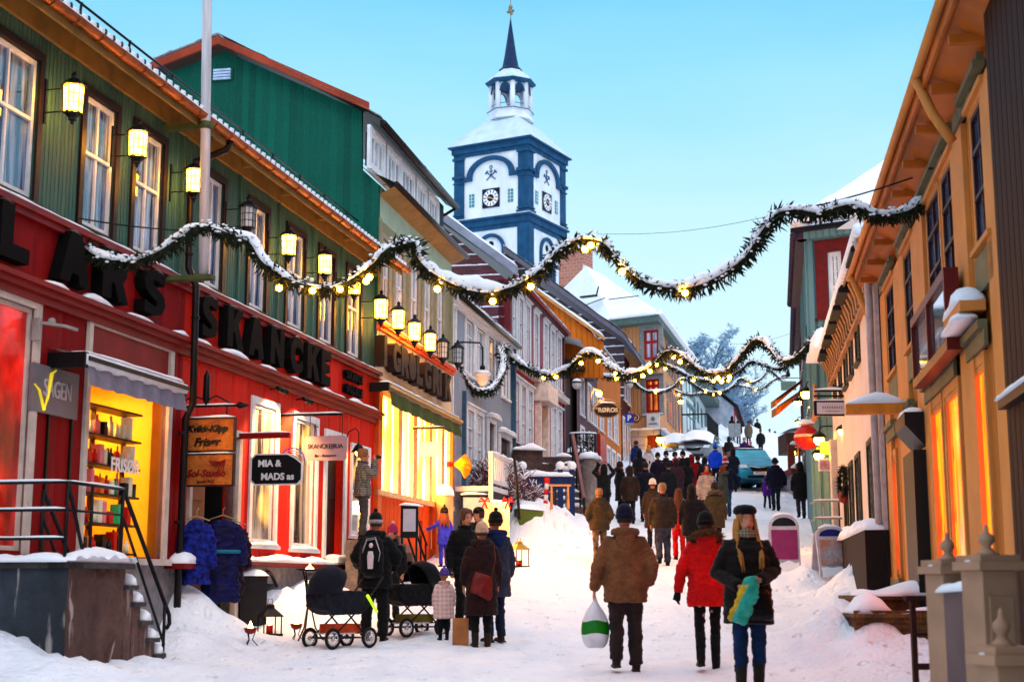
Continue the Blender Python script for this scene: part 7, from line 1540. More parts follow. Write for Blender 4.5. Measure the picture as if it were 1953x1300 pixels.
def cage_lantern(px, py, Y, label, w=.11, h=.3, roof=iron, name='candle_lantern'):
    p = pix(px, py, Y); r = empty(name, (p.x, p.y, G(p.x, p.y)), .5, label, 'lantern', 'candle lanterns standing on the snow'); m = MB()
    for x in (-w, w):
        for y in (-w, w): m.bar((x, y, 0), (x, y, h), .01)
    m.box(-w-.02, w+.02, -w-.02, w+.02, -.01, .02); m.build('frame', iron, r)
    m = MB(); m.lathe([(w*1.75, h), (w*1.6, h+.02), (w*.6, h+.12), (w*.5, h+.17), (.01, h+.19)], seg=4, ang=pi/4, sm=False); m.tube([(-.04, 0, h+.18), (-.03, 0, h+.25), (.03, 0, h+.25), (.04, 0, h+.18)], .006, 5); m.build('roof', roof, r)
    m = MB(); m.lathe([(.05, .02), (.05, .14)], seg=10); m.build('candle', M('red_candle', (.6, .05, .02), .5), r); m = MB(); m.lathe([(.02, .14), (.03, .17), (.001, .22)], seg=8); m.build('flame', flame, r)
cage_lantern(514, 1204, 20.9, 'black metal house shaped candle lantern between the two fire bowls', .13, .26); cage_lantern(990, 1036, 31.0, 'large candle lantern with yellow lit roof and red candle by the snow bank', .15, .36, M('brass_roof', (.5, .32, .04), .4, metal=.4))
p = pix(588, 1200, 20.6); r = empty('candle_stand', (p.x, p.y, G(p.x, p.y)-.02), 0, 'tall wrought iron stand with a flaming dish left of the stroller', 'candle stand'); hz_ = pix(588, 1085, 20.6).z-G(p.x, p.y); m = MB()
for k in range(3): t = 2*pi*k/3; m.tube([(.24*cos(t), .24*sin(t), 0), (.10*cos(t), .10*sin(t), .2), (.03*cos(t), .03*sin(t), hz_*.5), (.09*cos(t), .09*sin(t), hz_*.85), (.15*cos(t), .15*sin(t), hz_)], .012, 6)
m.build('legs', iron, r); m = MB(); m.lathe([(.02, hz_-.02), (.2, hz_+.01), (.2, hz_+.025), (.02, hz_)], seg=16); m.build('dish', iron, r); m = MB(); m.lathe([(.05, hz_+.01), (.06, hz_+.03), (.015, hz_+.07), (.001, hz_+.1)], seg=8); m.build('flame', flame, r)
# ---------------------------------------------------------------- strollers
chrome = M('chrome', (.6, .6, .62), .25, .1, 5, 1); tyre = M('tyre', (.012, .012, .013), .7); navyc = cloth((.02, .022, .04), 'stroller_navy')
def stroller(px, py, Y, rz, label, hood_c, hi=0, style=0):
    p = pix(px, py, Y); r = empty('stroller', (p.x, p.y, G(p.x, p.y)-.01), rz, label, 'stroller'); W = .25; r.scale = (.92, .92, .95)
    for x in (-.36, .36):
        for y in (-W, W):
            w_ = MB(lambda a, b, c, x=x, y=y: (x+a, y+b, .145+c)); n = 24
            w_.tube([(.125*cos(t), 0, .125*sin(t)) for t in [2*pi*k/n for k in range(n+1)]], .024, 8); wo = w_.build('wheel', tyre, r)
            w_ = MB(lambda a, b, c, x=x, y=y: (x+a, y+b, .145+c)); w_.tube([(.098*cos(t), 0, .098*sin(t)) for t in [2*pi*k/n for k in range(n+1)]], .012, 6)
            for k in range(14): t = 2*pi*k/14; w_.bar((.01*cos(t), -.012, .01*sin(t)), (.098*cos(t), 0, .098*sin(t)), .0045, seg=4)
            w_.tube([(0, -.025, 0), (0, .025, 0)], .022, 8); w_.build('rim', chrome, wo)
    m = MB()
    for y in (-W+.04, W-.04):
        m.bar((-.36, y, .145), (.28, y, .62), .013); m.bar((.36, y, .145), (-.2, y, .62), .013); m.bar((-.36, y, .15), (.36, y, .15), .012); m.tube([(.28, y, .6), (.5, y, .82), (.66, y, 1.0)] if style == 0 else [(-.2, y, .6), (-.45, y, .85), (-.58, y, 1.0)], .014, 6)
    e_ = .66 if style == 0 else -.58
    m.bar((e_, -W+.04, 1.0), (e_, W-.04, 1.0), .018); m.bar((-.36, -W, .145), (-.36, W, .145), .01); m.bar((.36, -W, .145), (.36, W, .145), .01); m.build('chassis', M('chassis_black', (.03, .03, .035), .35, metal=.5), r)
    m = MB(); q = [(-.48, .56), (-.50, .72), (-.46, .80), (.30, .80), (.42, .70), (.36, .56), (.2, .47), (-.3, .47)]; m.prism(q, 'y', -W+.03, W-.03); fuse('carrycot', m, .022, hood_c, r, 3, .012)
    m = MB(); c0 = -.16 if style == 0 else .1; sgn = -1 if style == 0 else 1
    for i in range(9):
        pass
    n1, n2 = 12, 14; vs = []
    for i in range(n1+1):
        a = pi*.68*i/n1
        for j in range(n2+1):
            b = pi*j/n2; q_ = max(sin(b), .0)**.5*(1+.02*cos(i*pi/1.5)); vs.append((c0+sgn*.05+sgn*.36*cos(a)*q_, -W*.98*cos(b), .76+.40*sin(a)*q_))
    m.add(vs, [(i*(n2+1)+j, i*(n2+1)+j+1, (i+1)*(n2+1)+j+1, (i+1)*(n2+1)+j) for i in range(n1) for j in range(n2)], 0, True); h = m.build('hood', hood_c, r); sol = h.modifiers.new('s', 'SOLIDIFY'); sol.thickness = .015
    m = MB(); m.box(-.3, .28, -W+.07, W-.07, .2, .22, 0); m.box(-.25, .25, -W+.08, W-.08, .22, .34, 1); m.build('basket', [chrome, cloth((.6, .12, .03) if style == 0 else (.25, .2, .03), None, 8)], r)
    if hi: m = MB(); m.bar((.30, -W-.0, .74), (.50, -W, .50), .022); m.build('reflector', emis('glowing_yellow', (.55, 1, .0), .9, .2), r)  # reflector strip coloured with a glow of its own
    return r
stroller(648, 1224, 19.6, .85, 'navy stroller with silver spoked wheels and neon yellow reflector left of the backpack man', navyc, 1, 0)
stroller(790, 1208, 21.3, .75, 'black stroller with bouncing hood between the backpack man and the toddler', cloth((.010, .010, .013), 'stroller_black'), 0, 1)
# ---------------------------------------------------------------- carried things
def at_person(k, v):
    o = P_[k]; bpy.context.view_layer.update(); return o.matrix_world @ Vector(v)
def carried(name, label, cat, k, v, rz=0):
    r = empty(name, at_person(k, v), rz, label, cat); r.scale = P_[k].scale; return r
r = carried('backpack', 'black backpack with white emblem panel on the back of the stroller pusher', 'backpack', 'backpack', (0, -.20, 1.22), P_['backpack'].rotation_euler.z)
m = MB(); m.tube([(0, 0, -.32), (0, -.02, -.26), (0, -.03, -.05), (0, -.01, .15), (0, .02, .24)], [(.12, .05), (.165, .09), (.17, .10), (.15, .08), (.08, .03)], 14, up=(0, 1, 0)); fuse('bag_body', m, .015, cloth((.012, .012, .014)), r, 2, .008)
m = MB(); m.prism([(-.035, -.22), (.035, -.22), (.045, -.05), (.03, .02), (-.03, .02), (-.045, -.05)], 'y', -.142, -.128, 0); m.ball((0, -.115, .10), .03, 10, 0, sq=(1, .5, 1.2)); m.build('emblem', M('pale_pink_print', (.7, .6, .62), .5), r)
m = MB(); [m.tube([(k*.03-.12+.0, -.10, .0+.03*j), (-.06, -.11, .17+.02*j), (.06, -.11, .19+.02*j), (.13, -.11, .0), (.11, -.12, -.12)], .006, 5) for j in (0, 1) for k in (0,)]; m.build('piping', M('grey_reflex', (.5, .5, .55), .4), r)
r = carried('shopping_bag', 'white plastic bag with green band hanging from the man in the brown jacket', 'bag', 'brown', (-.325, .06, .74))
def bag(r, w, h, d, mats, band=None, name='bag_body'):
    m = MB(); pr = [(-h, w*.45, d*.5), (-h*.95, w*.8, d*.8), (-h*.7, w, d), (-h*.4, w*.95, d*.9), (-h*.15, w*.5, d*.5), (0, w*.14, d*.2), (.05, w*.10, d*.12)]; n = 22; vs = []
    for i, (z, a, b) in enumerate(pr):
        for k in range(n): t = 2*pi*k/n; q = 1+.10*noise.noise(Vector((cos(t)*2, sin(t)*2, z*9))); vs.append((a*cos(t)*q, b*sin(t)*q, z+.012*sin(3*t)))
    fs = []; 
    for i in range(len(pr)-1):
        for k in range(n): fs.append((i*n+k, i*n+(k+1) % n, (i+1)*n+(k+1) % n, (i+1)*n+k))
    m.add(vs, fs+[tuple(range(n))[::-1]], 0, True)
    o = m.build(name, mats, r)
    if band:
        for pl_ in o.data.polygons:
            if n*2 <= pl_.index < n*3: pl_.material_index = 1
        s_ = o.modifiers.new('s', 'SUBSURF'); s_.levels = 2; s_.render_levels = 2
    return o
bag(r, .16, .48, .10, [M('white_plastic', (.72, .68, .70), .35, .2, 6), M('green_band', (.015, .24, .02), .35, .2, 6)], True)
r = carried('shopping_bag', 'turquoise and yellow plastic bag held by the blonde woman with both hands', 'bag', 'beret', (.03, .38, 1.0), pi); bm_ = bpy.data.objects
m = MB(); m.tube([(0, 0, .10), (.0, 0, .04), (.03, .0, -.08), (.10, 0, -.22), (.15, 0, -.32)], [(.05, .03), (.085, .045), (.10, .05), (.095, .05), (.09, .035)], 14, up=(0, 1, 0)); o = fuse('bag_body', m, .014, [M('turquoise_plastic', (.06, .42, .34), .3, .3, 8)], r, 1, .018); o.data.materials.append(M('yellow_plastic', (.62, .42, .03), .35, .4, 10)); 
for pl_ in o.data.polygons:
    if pl_.center.x-(-pl_.center.z*.5) > .045 and pl_.center.z < .02: pl_.material_index = 1
r = carried('handbag', 'large black leather handbag with brass clasp on the blonde woman hip', 'bag', 'beret', (-.02, .215, .86), pi)
m = MB(); m.tube([(0, 0, -.17), (0, 0, -.12), (0, 0, .08), (0, 0, .13)], [(.17, .05), (.19, .06), (.16, .05), (.12, .03)], 12, up=(0, 1, 0)); fuse('bag_body', m, .014, M('black_leather', (.008, .009, .014), .35, .3, 8), r, 2, .004); m = MB(); m.box(-.015, .015, -.075, -.055, -.06, -.0); m.build('clasp', M('brass', (.7, .45, .12), .3, metal=.8), r)
r = carried('handbag', 'red leather shoulder bag on the woman in the long brown coat', 'bag', 'coatw', (-.02, -.235, .90), P_['coatw'].rotation_euler.z)
m = MB(); m.tube([(-.03, 0, -.18), (-.02, 0, -.16), (.0, 0, .08), (.02, 0, .14)], [(.15, .03), (.165, .04), (.15, .035), (.13, .015)], 12, up=(0, 1, 0)); fuse('bag_body', m, .014, M('red_leather', (.22, .02, .015), .4, .3, 8), r, 2, .004); m = MB(); m.tube([(.13, 0, .1), (.19, .02, .35), (.17, .06, .58)], .010, 5, flat=.4); m.build('strap', M('tan_strap', (.3, .1, .04), .5), r)
r = carried('paper_bag', 'brown paper carrier standing on the snow behind the woman in the long coat', 'bag', 'coatw', (-.28, .15, .0)); r.scale = (1, 1, 1); r.location.z = G(r.location.x, r.location.y); m = MB(); m.box(-.11, .11, -.07, .07, 0, .36); m.build('carrier', M('kraft_paper', (.45, .22, .10), .8), r)
r = carried('camera', 'black compact camera held up by the man on the shop steps', 'camera', 'photog', (0, .27, 1.60), P_['photog'].rotation_euler.z); m = MB(); m.box(-.06, .06, -.02, .03, -.035, .035, 0); m.tube([(0, .03, 0), (0, .09, 0)], .028, 12); m.build('camera_body', black, r, .004)
# ---------------------------------------------------------------- garlands
green_n = M('fir_green', (.045, .055, .022), .7, .5, 4, bs=0)
def garland(label, pts, Y, rad, n_per, seed, bulbs=(), snow_th=1.0, wire=None, Ys=None, twig=1.0, hang=1.0, snow_amt=1.0):
    rr = random.Random(seed); P = [pix(x, y, (Ys[0]+(Ys[1]-Ys[0])*i/(len(pts)-1)) if Ys else Y) for i, (x, y) in enumerate(pts)]
    # Catmull-Rom
    C = []
    for i in range(len(P)-1):
        a, b, c, d = P[max(i-1, 0)], P[i], P[i+1], P[min(i+2, len(P)-1)]
        for k in range(6):
            t = k/6; C.append(.5*((2*b)+(c-a)*t+(2*a-5*b+4*c-d)*t*t+(3*b-a-3*c+d)*t**3))
    C.append(P[-1]); org = C[0].copy(); C = [c-org for c in C]
    r = empty('garland', org, 0, label, 'garland', 'fir garlands hung across the street')
    seg = [(C[i+1]-C[i]).length for i in range(len(C)-1)]; Lt = sum(seg)
    def sample(d):
        for i, s_ in enumerate(seg):
            if d <= s_: return C[i].lerp(C[i+1], d/s_), (C[i+1]-C[i]).normalized()
            d -= s_
        return C[-1], (C[-1]-C[-2]).normalized()
    m = MB(); m.tube(C, rad*.35, 6)
    for i in range(int(Lt*n_per)):
        c, t = sample(rr.random()*Lt); a = rr.uniform(0, 2*pi); u = t.orthogonal().normalized(); w_ = t.cross(u)
        cl = noise.noise(Vector((c.x*2.2, seed, c.z*2.2)))  # clump size varies along the line
        d = (u*cos(a)+w_*sin(a)+t*rr.uniform(-1.0, 1.2)+Vector((0, 0, -.55*hang))).normalized(); L = rad*rr.uniform(.6, 1.35)*(1+.6*cl)*twig; s_ = d.cross(Vector((rr.gauss(0, 1), rr.gauss(0, 1), rr.gauss(0, 1)))).normalized()*rad*.10
        b = c+(u*cos(a)+w_*sin(a))*rad*.25
        m.add([b-s_*.6, b+s_*.6, b+d*L*.6+s_, b+d*L, b+d*L*.6-s_], [(0, 1, 2, 3, 4)])
        if rr.random() < .5:
            s2 = s_.cross(d).normalized()*rad*.10; m.add([b-s2*.6, b+s2*.6, b+d*L*.5+s2, b+d*L*.9, b+d*L*.5-s2], [(0, 1, 2, 3, 4)])
    m.build('greenery', green_n, r, recalc=False)
    # snow lying on top, lumpy, broken where thin
    m = MB(); d = 0; step = rad*.45; rings = []; K = 8
    while d <= Lt:
        c, t = sample(d); th = rad*snow_th*(.55+1.0*noise.noise(Vector((c.x*1.9, seed+3, c.z*1.9)))+.35*noise.noise(Vector((c.x*7, seed, c.z*7)))); th = max(rad*.10, th)*(1-.45*abs(t.z))
        if abs(t.z) > .93: th *= .3
        sd = Vector((t.y, -t.x, 0)); sd = sd.normalized() if sd.length > .05 else Vector((0, 1, 0)); up = sd.cross(t).normalized(); up = up if up.z > 0 else -up
        wdt = rad*(.62+.25*noise.noise(Vector((c.x*3, seed+9, c.z*3))))*(.5+.5*min(1, th/(rad*.5)))
        b = c+up*rad*.30
        rings.append([b+sd*cos(pi*k/(K-1))*wdt+up*(sin(pi*k/(K-1))**.8*th-(.15*rad if k in (0, K-1) else 0)) for k in range(K)]+[b-up*rad*.12]); d += step
    vs = [v for q in rings for v in q]; k1 = K+1; m.add(vs, [(i*k1+k, i*k1+(k+1) % k1, (i+1)*k1+(k+1) % k1, (i+1)*k1+k) for i in range(len(rings)-1) for k in range(k1)], 0, True)
    # little lumps on the side twigs
    for i in range(int(Lt*n_per*.16*snow_amt)):
        c, t = sample(rr.random()*Lt); a = rr.uniform(-.3, pi+.3); sd = Vector((t.y, -t.x, 0)).normalized() if abs(t.z) < .99 else Vector((0, 1, 0)); up = sd.cross(t); up = up if up.z > 0 else -up
        q = c+(sd*cos(a)+up*sin(a))*rad*rr.uniform(.5, 1.05); m.ball(q, rad*rr.uniform(.07, .17), 6, sq=(1.5, 1.2, .8))
    m.build('snow', snow, r)
    if bulbs:
        b_ = MB()
        for bx, by in bulbs:
            i = min(range(len(pts)), key=lambda i: (pts[i][0]-bx)**2); Yb = (Ys[0]+(Ys[1]-Ys[0])*i/(len(pts)-1)) if Ys else Y
            q = pix(bx, by, Yb)-org; b_.ball(q+Vector((0, -rad*.75, -rad*.5)), rad*.34, 8)
        split(b_, 'light_bulb', em_bulb, r)
    return r
g1 = [(122, 436), (150, 462), (178, 488), (215, 500), (262, 500), (305, 482), (345, 458), (383, 434), (440, 450), (478, 468), (500, 502), (540, 530), (590, 548), (640, 550), (685, 528), (715, 505), (738, 480), (765, 466), (795, 470), (800, 500), (830, 528), (880, 552), (930, 562), (985, 548), (1030, 520), (1058, 490), (1090, 465), (1130, 460), (1158, 474), (1182, 505), (1225, 540), (1285, 553), (1335, 547), (1388, 520), (1425, 490), (1450, 450), (1482, 412), (1520, 405), (1560, 410), (1605, 397), (1640, 402), (1680, 414), (1725, 408), (1762, 388), (1808, 352)]
garland('nearest thick snowy fir garland, from the red fascia across to the yellow house', g1, 17, .115, 330, 5, [(535, 543), (598, 548), (706, 522), (835, 545), (700, 530), (1012, 540), (1126, 462), (1305, 552), (1115, 470), (940, 568), (1185, 512), (650, 545)], 1.25, Ys=(16.7, 15.9), hang=1.1)
g2 = [(962, 662), (985, 688), (1020, 708), (1055, 715), (1088, 702), (1112, 678), (1140, 676), (1168, 702), (1200, 714), (1240, 702), (1272, 672), (1300, 676), (1330, 702), (1362, 714), (1392, 705), (1415, 680), (1440, 650), (1462, 656), (1485, 684), (1510, 688), (1538, 665), (1565, 640), (1600, 600)]
garland('second garland, lit by many bulbs, from the grey house corner to the white plaster house', g2, 42, .17, 190, 8, [(1036, 716), (1108, 688), (1140, 684), (1174, 708), (1239, 703), (1252, 690), (1284, 676), (1296, 685), (1345, 712), (1368, 716), (1390, 714), (1225, 712), (1060, 714), (1375, 722)], 1.1, Ys=(42, 34))
garland('small loose garland curving from the unlit lantern up the grey house corner', [(872, 695), (880, 718), (895, 738), (915, 746), (938, 740), (955, 715), (960, 685), (952, 668), (968, 662)], 37.5, .15, 190, 12, (), .7, Ys=(35.5, 40))
g3 = [(1105, 700), (1130, 712), (1165, 720), (1200, 722), (1228, 712), (1252, 694), (1280, 700), (1310, 716), (1345, 726), (1380, 724), (1412, 706), (1432, 690), (1460, 698), (1485, 704), (1515, 690), (1535, 672)]
garland('third garland further up the street in front of the peach house', g3, 58, .17, 120, 15, [(1175, 719), (1210, 722), (1268, 700), (1322, 722), (1360, 724), (1388, 722)], .9)
g4 = [(1205, 722), (1222, 740), (1250, 748), (1280, 740), (1302, 722), (1322, 732), (1345, 746), (1372, 748), (1395, 738), (1412, 722), (1432, 730), (1452, 722), (1465, 706), (1476, 712), (1500, 735)]
garland('fourth thin garland beyond the third one, dark at its right end', g4, 72, .16, 100, 18, [(1250, 746), (1300, 726), (1345, 745), (1372, 747), (1425, 730)], .7)
garland('farthest thin garland sagging low before the white house', [(1262, 720), (1280, 740), (1310, 752), (1345, 750), (1375, 752), (1400, 735), (1425, 738), (1450, 742), (1475, 725), (1505, 712)], 86, .16, 90, 21, [(1294, 750), (1360, 750), (1440, 742)], .6)
# overhead wires
for i, (a, b, Y0, Y1, lab) in enumerate((((1140, 446), (1560, 390), 40, 30, 'thin overhead wire crossing the sky behind the nearest garland'), ((1370, 655), (1530, 628), 60, 50, 'thin overhead wire above the second garland'), ((1480, 410), (1800, 318), 16, 16, 'support wire of the nearest garland at the yellow house'), ((80, 402), (345, 440), 16.3, 17.2, 'black cable along the green wall above the fascia'), ((865, 632), (962, 652), 36, 41, 'support wire on the blue grey house above the unlit lantern'))):
    A, B = pix(*a, Y0), pix(*b, Y1); m = MB(); m.tube([(B-A)*t-Vector((0, 0, .25*sin(pi*t)*(B-A).length/12)) for t in [k/10 for k in range(11)]], .010 if i > 1 else .006, 5); o = m.build('wire', iron); o.location = A; tag(o, lab, 'wire', 'overhead wires')
# ---------------------------------------------------------------- street furniture, left side beyond the lit shop
def thing(name, px, py, Y, label, cat, rz=0, group=None, z=None):
    p = pix(px, py, Y); return empty(name, (p.x, p.y, G(p.x, p.y) if z is None else z), rz, label, cat, group)
def H_(px, py, Y, r): return pix(px, py, Y).z-r.location.z
Y = 28.2; r = thing('shop_stair', 745, 1040, Y, 'snowy steps and black sloping handrails in front of the lit cream shop', 'stair')
def lx(px, Y=28.2): return pix(px, 1000, Y).x-r.location.x
m = MB()
for i in range(5): m.box(lx(700)+.0, lx(760)+.13*i, .2, 1.6, -.6, H_(740, 1020, Y, r)-.17*i)
zq = pix(690, 1030, 25.6).z-r.location.z; yq = 25.6-r.location.y; mq = MB(); mq.box(pix(664, 1030, 25.6).x-r.location.x, pix(716, 1030, 25.6).x-r.location.x, yq-.35, yq+1.2, -1.2, zq)
m.build('steps', stonemat('step_stone', (.2, .15, .13), (.3, .24, .2), 2, False), r); mq.build('landing', MATS['step_stone'], r)
m = MB()
for a, b in (((775, 960), (812, 1068)), ((765, 985), (797, 1078)), ((788, 968), (815, 1040))): m.bar((lx(a[0]), 0, H_(*a, Y, r)), (lx(b[0]), 0, H_(*b, Y, r)), .024)
m.tube([(lx(812), 0, H_(812, 1030, Y, r)), (lx(813), 0, H_(812, 1075, Y, r))], .02, 6); m.bar((lx(803), 0, H_(803, 1020, Y, r)), (lx(803), 0, H_(803, 1085, Y, r)), .02); m.build('handrail', iron, r)
r = thing('menu_board', 781, 1000, 27.6, 'narrow upright menu board with snow capped top beside the shop stair', 'sign', z=pix(781, 1025, 27.6).z)
m = MB(); m.box(-.17, .17, -.03, .03, .0, .62, 0); m.build('board_frame', iron, r); m = MB(); m.box(-.12, .12, -.045, -.03, .12, .55, 0); m.build('sheet', M('menu_sheet', (.5, .5, .56), .5, .1), r)
m = MB(); m.box(-.16, -.12, -.02, .02, -.9, 0); m.box(.12, .16, -.02, .02, -.9, 0); m.build('leg', iron, r); m = MB(); snow_strip(m, (-.2, 0, .62), (.26, 0, .60), .16, .07); m.build('snow_cap', snow, r)
r = thing('round_column', 847, 1050, 32.6, 'cream rounded column with heap of snow on top at the shop corner', 'column'); t_ = H_(847, 935, 32.6, r)
m = MB(); m.lathe([(.20, -.3), (.20, t_-.2), (.19, t_-.1)], seg=20); m.build('shaft', M('warm_cream_column', (.72, .45, .24), .6), r); m = MB(); m.lathe([(.225, t_-.12), (.21, t_+.0), (.15, t_+.09), (.06, t_+.14), (.005, t_+.15)], seg=16); m.build('snow_cap', snow, r)
r = thing('wheat_sheaf', 872, 885, 34.5, 'golden wheat sheaf tied to the corner of the cream shop', 'sheaf', z=pix(872, 885, 34.5).z); m = MB(); rr = random.Random(2)
for i in range(160):
    a = rr.uniform(-.5, .5)*2; b = rr.uniform(-.2, .2); d = Vector((cos(a)*.32, sin(b)*.5, sin(a)*.34)); m.tube([(-.1, 0, 0), d*.5, d+Vector((.02, 0, -.05))], [.008, .012, .02], 4)
m.build('straw', M('straw', (.75, .36, .03), .7, .5, 9), r); m = MB(); m.tube([(-.3, 0, .0), (-.1, 0, 0)], [.09, .05], 8); m.build('binding', M('red_ribbon', (.5, .02, .02), .5), r)
s3, z3_ = L3.hit(868, 655, .05); r = empty('street_lamp', L3.W(s3, 0, 0), L3.ang, 'unlit white bell shaped street lamp hanging from a gooseneck on the grey house', 'street lamp'); T = lambda a, b, c: (a, -b, c)
oL = .75; zl_ = L3.hit(887, 700, oL)[1]; m = MB(T); m.tube([(0, .02, z3_), (0, .25, z3_+.03), (.0, oL-.08, z3_+.0), (0, oL, z3_-.12), (0, oL, zl_+.2)], .022, 6); m.lathe([(.05, zl_+.32), (.07, zl_+.28), (.05, zl_+.15)], (0, oL, 0), 8); m.build('arm', iron, r)
m = MB(T); m.lathe([(.05, zl_+.18), (.20, zl_+.12), (.22, zl_+.08), (.15, zl_+.06), (.13, zl_-.10), (.05, zl_-.18)], (0, oL, 0), 14); m.build('shade', M('lamp_white', (.75, .7, .66), .4), r)
m = MB(T); m.lathe([(.22, zl_+.12), (.15, zl_+.19), (.01, zl_+.22)], (0, oL, 0), 12); m.build('snow_cap', snow, r)
r = thing('framed_notice', 905, 1000, 33.5, 'black framed notice board with icy pane below the bare bush', 'sign'); a, b = pix(884, 1, 33.5).x-r.location.x, pix(934, 1, 33.5).x-r.location.x; z1, z0 = H_(900, 943, 33.5, r), H_(900, 1000, 33.5, r)
m = MB(); m.box(a, a+.05, -.03, .03, -.1, z1); m.box(b-.05, b, -.03, .03, -.1, z1); m.box(a, b, -.03, .03, z1-.05, z1); m.box(a, b, -.03, .03, z0, z0+.05); m.build('frame', iron, r); m = MB(); m.box(a+.06, b-.06, -.01, .01, z0+.06, z1-.06); m.build('pane', M('icy_pane', (.45, .55, .6), .3, .3, 2), r); m = MB(); snow_strip(m, (a, 0, z1), (b, 0, z1), .1, .05); m.build('snow_cap', snow, r)
r = thing('display_case', 948, 1020, 32.6, 'warm lit cream display box with two red bows', 'display case'); a, b = pix(926, 1, 32.6).x-r.location.x, pix(972, 1, 32.6).x-r.location.x; z1, z0 = H_(940, 958, 32.6, r), H_(940, 1018, 32.6, r)
m = MB(); m.box(a, b, -.12, .12, min(z0, -.1), z1); m.build('case', M('cream_case', (.85, .62, .38), .5, .08), r); m = MB(); m.box(a+.12, b-.12, -.135, -.12, z0+.25, z1-.12); m.build('lit_panel', emis('display_light', (1, .42, .10), 1.3, .3, 3), r)
for x in (a+.02, b-.04):
    m = MB()
    for k in (-1, 1): m.tube([(x, -.15, z1+.02), (x+k*.08, -.17, z1+.1), (x+k*.13, -.15, z1+.02), (x, -.15, z1+.02), (x+k*.06, -.15, z1-.14)], [.02, .035, .03, .015, .02], 6)
    m.build('red_bow', M('bow_red', (.6, .015, .015), .5), r)
m = MB(); snow_strip(m, (a, 0, z1), (b, 0, z1), .3, .06); m.build('snow_cap', snow, r)
em_spot = bpy.data.lights.new('display_lamp', 'POINT'); em_spot.energy = 16; em_spot.color = (1, .62, .25); em_spot.shadow_soft_size = .15; o = bpy.data.objects.new('display_lamp', em_spot); COL.objects.link(o); o.parent = r; o.location = (.2, -.5, z1-.1)
A, B = pix(981, 872, 34.5), pix(991, 990, 34.5); m = MB(); m.tube([(0, 0, 0), A-B], .035, 8); o = m.build('pole', iron); o.location = B; tag(o, 'black pole leaning by the bush above the green container', 'pole')
r = thing('green_container', 1008, 1005, 36.2, 'moss green tapered container half buried in snow', 'container', .15, z=pix(1008, 1006, 36.2).z); z1 = H_(1008, 970, 36.2, r); m = MB(); m.add([(-.22, -.25, -.3), (.24, -.25, -.3), (.24, .25, -.3), (-.22, .25, -.3), (-.34, -.32, z1), (.34, -.32, z1-.08), (.34, .32, z1-.05), (-.34, .32, z1)], [(0, 1, 2, 3), (7, 6, 5, 4), (0, 4, 5, 1), (1, 5, 6, 2), (2, 6, 7, 3), (3, 7, 4, 0)]); m.build('tub', M('moss_green', (.14, .19, .035), .5, .15), r, .03)
m = MB(); m.grid(lambda u, v: (-.36+.72*u, -.34+.68*v, z1-.06*u+.16*(sin(pi*u)*sin(pi*v))**.5), 10, 10); m.build('snow_cap', snow, r)
# bare bush
def bush(px0, px1, pyb, pyt, Y, label, n, seed, col):
    rr = random.Random(seed); p0, p1, pt = pix(px0, pyb, Y), pix(px1, pyb, Y), pix((px0+px1)/2, pyt, Y); r = empty('bare_bush', ((p0.x+p1.x)/2, Y, p0.z), 0, label, 'bush'); m = MB(); s = MB(); W = (p1.x-p0.x)/2; Hh = pt.z-p0.z
    for i in range(n):
        x = rr.uniform(-.8, .8)*W; y = rr.uniform(-.6, .6); p = Vector((x*.7, y, -.3)); d = Vector((x*.4+rr.uniform(-.3, .3), rr.uniform(-.3, .3), 1)).normalized(); L = Hh*rr.uniform(.7, 1.25)*(1-.35*abs(x/W)); pts = [p]
        for k in range(4): d = (d+Vector((rr.uniform(-.3, .3), rr.uniform(-.3, .3), .05))).normalized(); p = p+d*L/4; pts.append(p)
        m.tube(pts, [.022, .018, .014, .011, .006], 4)
        for k in range(7):
            b = pts[rr.randint(1, 4)]; e_ = b+Vector((rr.uniform(-1, 1), rr.uniform(-.6, .6), rr.uniform(.1, 1))).normalized()*.3*rr.uniform(.5, 1.2); m.bar(b, e_, .009, seg=3)
            if rr.random() < .4: s.bar(b+Vector((0, 0, .012)), e_+Vector((0, 0, .012)), .011, seg=3)
    m.build('branches', M('twig_'+label[:4], col, .7, .3, 3, bs=0), r); s.build('snow_on_twigs', snow, r)
bush(868, 1000, 955, 868, 37.2, 'reddish bare bush dusted with snow below the white porch', 260, 3, (.22, .09, .10)); bush(985, 1030, 950, 900, 38.5, 'small reddish twiggy bush beside the blue fence', 40, 5, (.24, .08, .09))
r = thing('blue_fence', 1035, 950, 39.5, 'dark blue fence with snowy rail and knobbed posts below the stone stair', 'fence'); a, b = pix(992, 1, 39.5).x-r.location.x, pix(1086, 1, 39.5).x-r.location.x; z1 = H_(1035, 905, 39.5, r); bl = M('fence_blue', (.012, .05, .16), .5)
m = MB(); m.box(a, b, -.03, .03, z1-.35, z1-.05); m.box(a, b, -.03, .03, .1, .25)
for k in range(16): x = a+(b-a)*k/15; m.box(x-.02, x+.02, -.02, .02, .2, z1-.3)
m.build('rail', bl, r); m = MB()
for x in (a+.05, b-.35, b-.02): m.box(x-.07, x+.07, -.07, .07, -.4, z1+.15)
split(m, 'post', bl, r); m = MB(); snow_strip(m, (a, 0, z1-.05), (b, 0, z1-.05), .22, .14)
for x in (a+.05, b-.35, b-.02): m.ball((x, 0, z1+.25), .13, 10)
m.build('fence_snow', snow, r)
r = thing('red_white_marker', 1040, 958, 36.5, 'red and white striped marker stick in the snow', 'marker', 0, z=pix(1040, 958, 36.5).z); m = MB(); h = .62
for k in range(5): m.tube([(.01*k, 0, -.1+h*k/4.2), (.01*(k+1), 0, -.1+h*(k+1)/4.2)], .055+.02*(k == 4), 8, k % 2)
m.build('stick', [M('marker_red', (.6, .02, .02), .5), white], r)
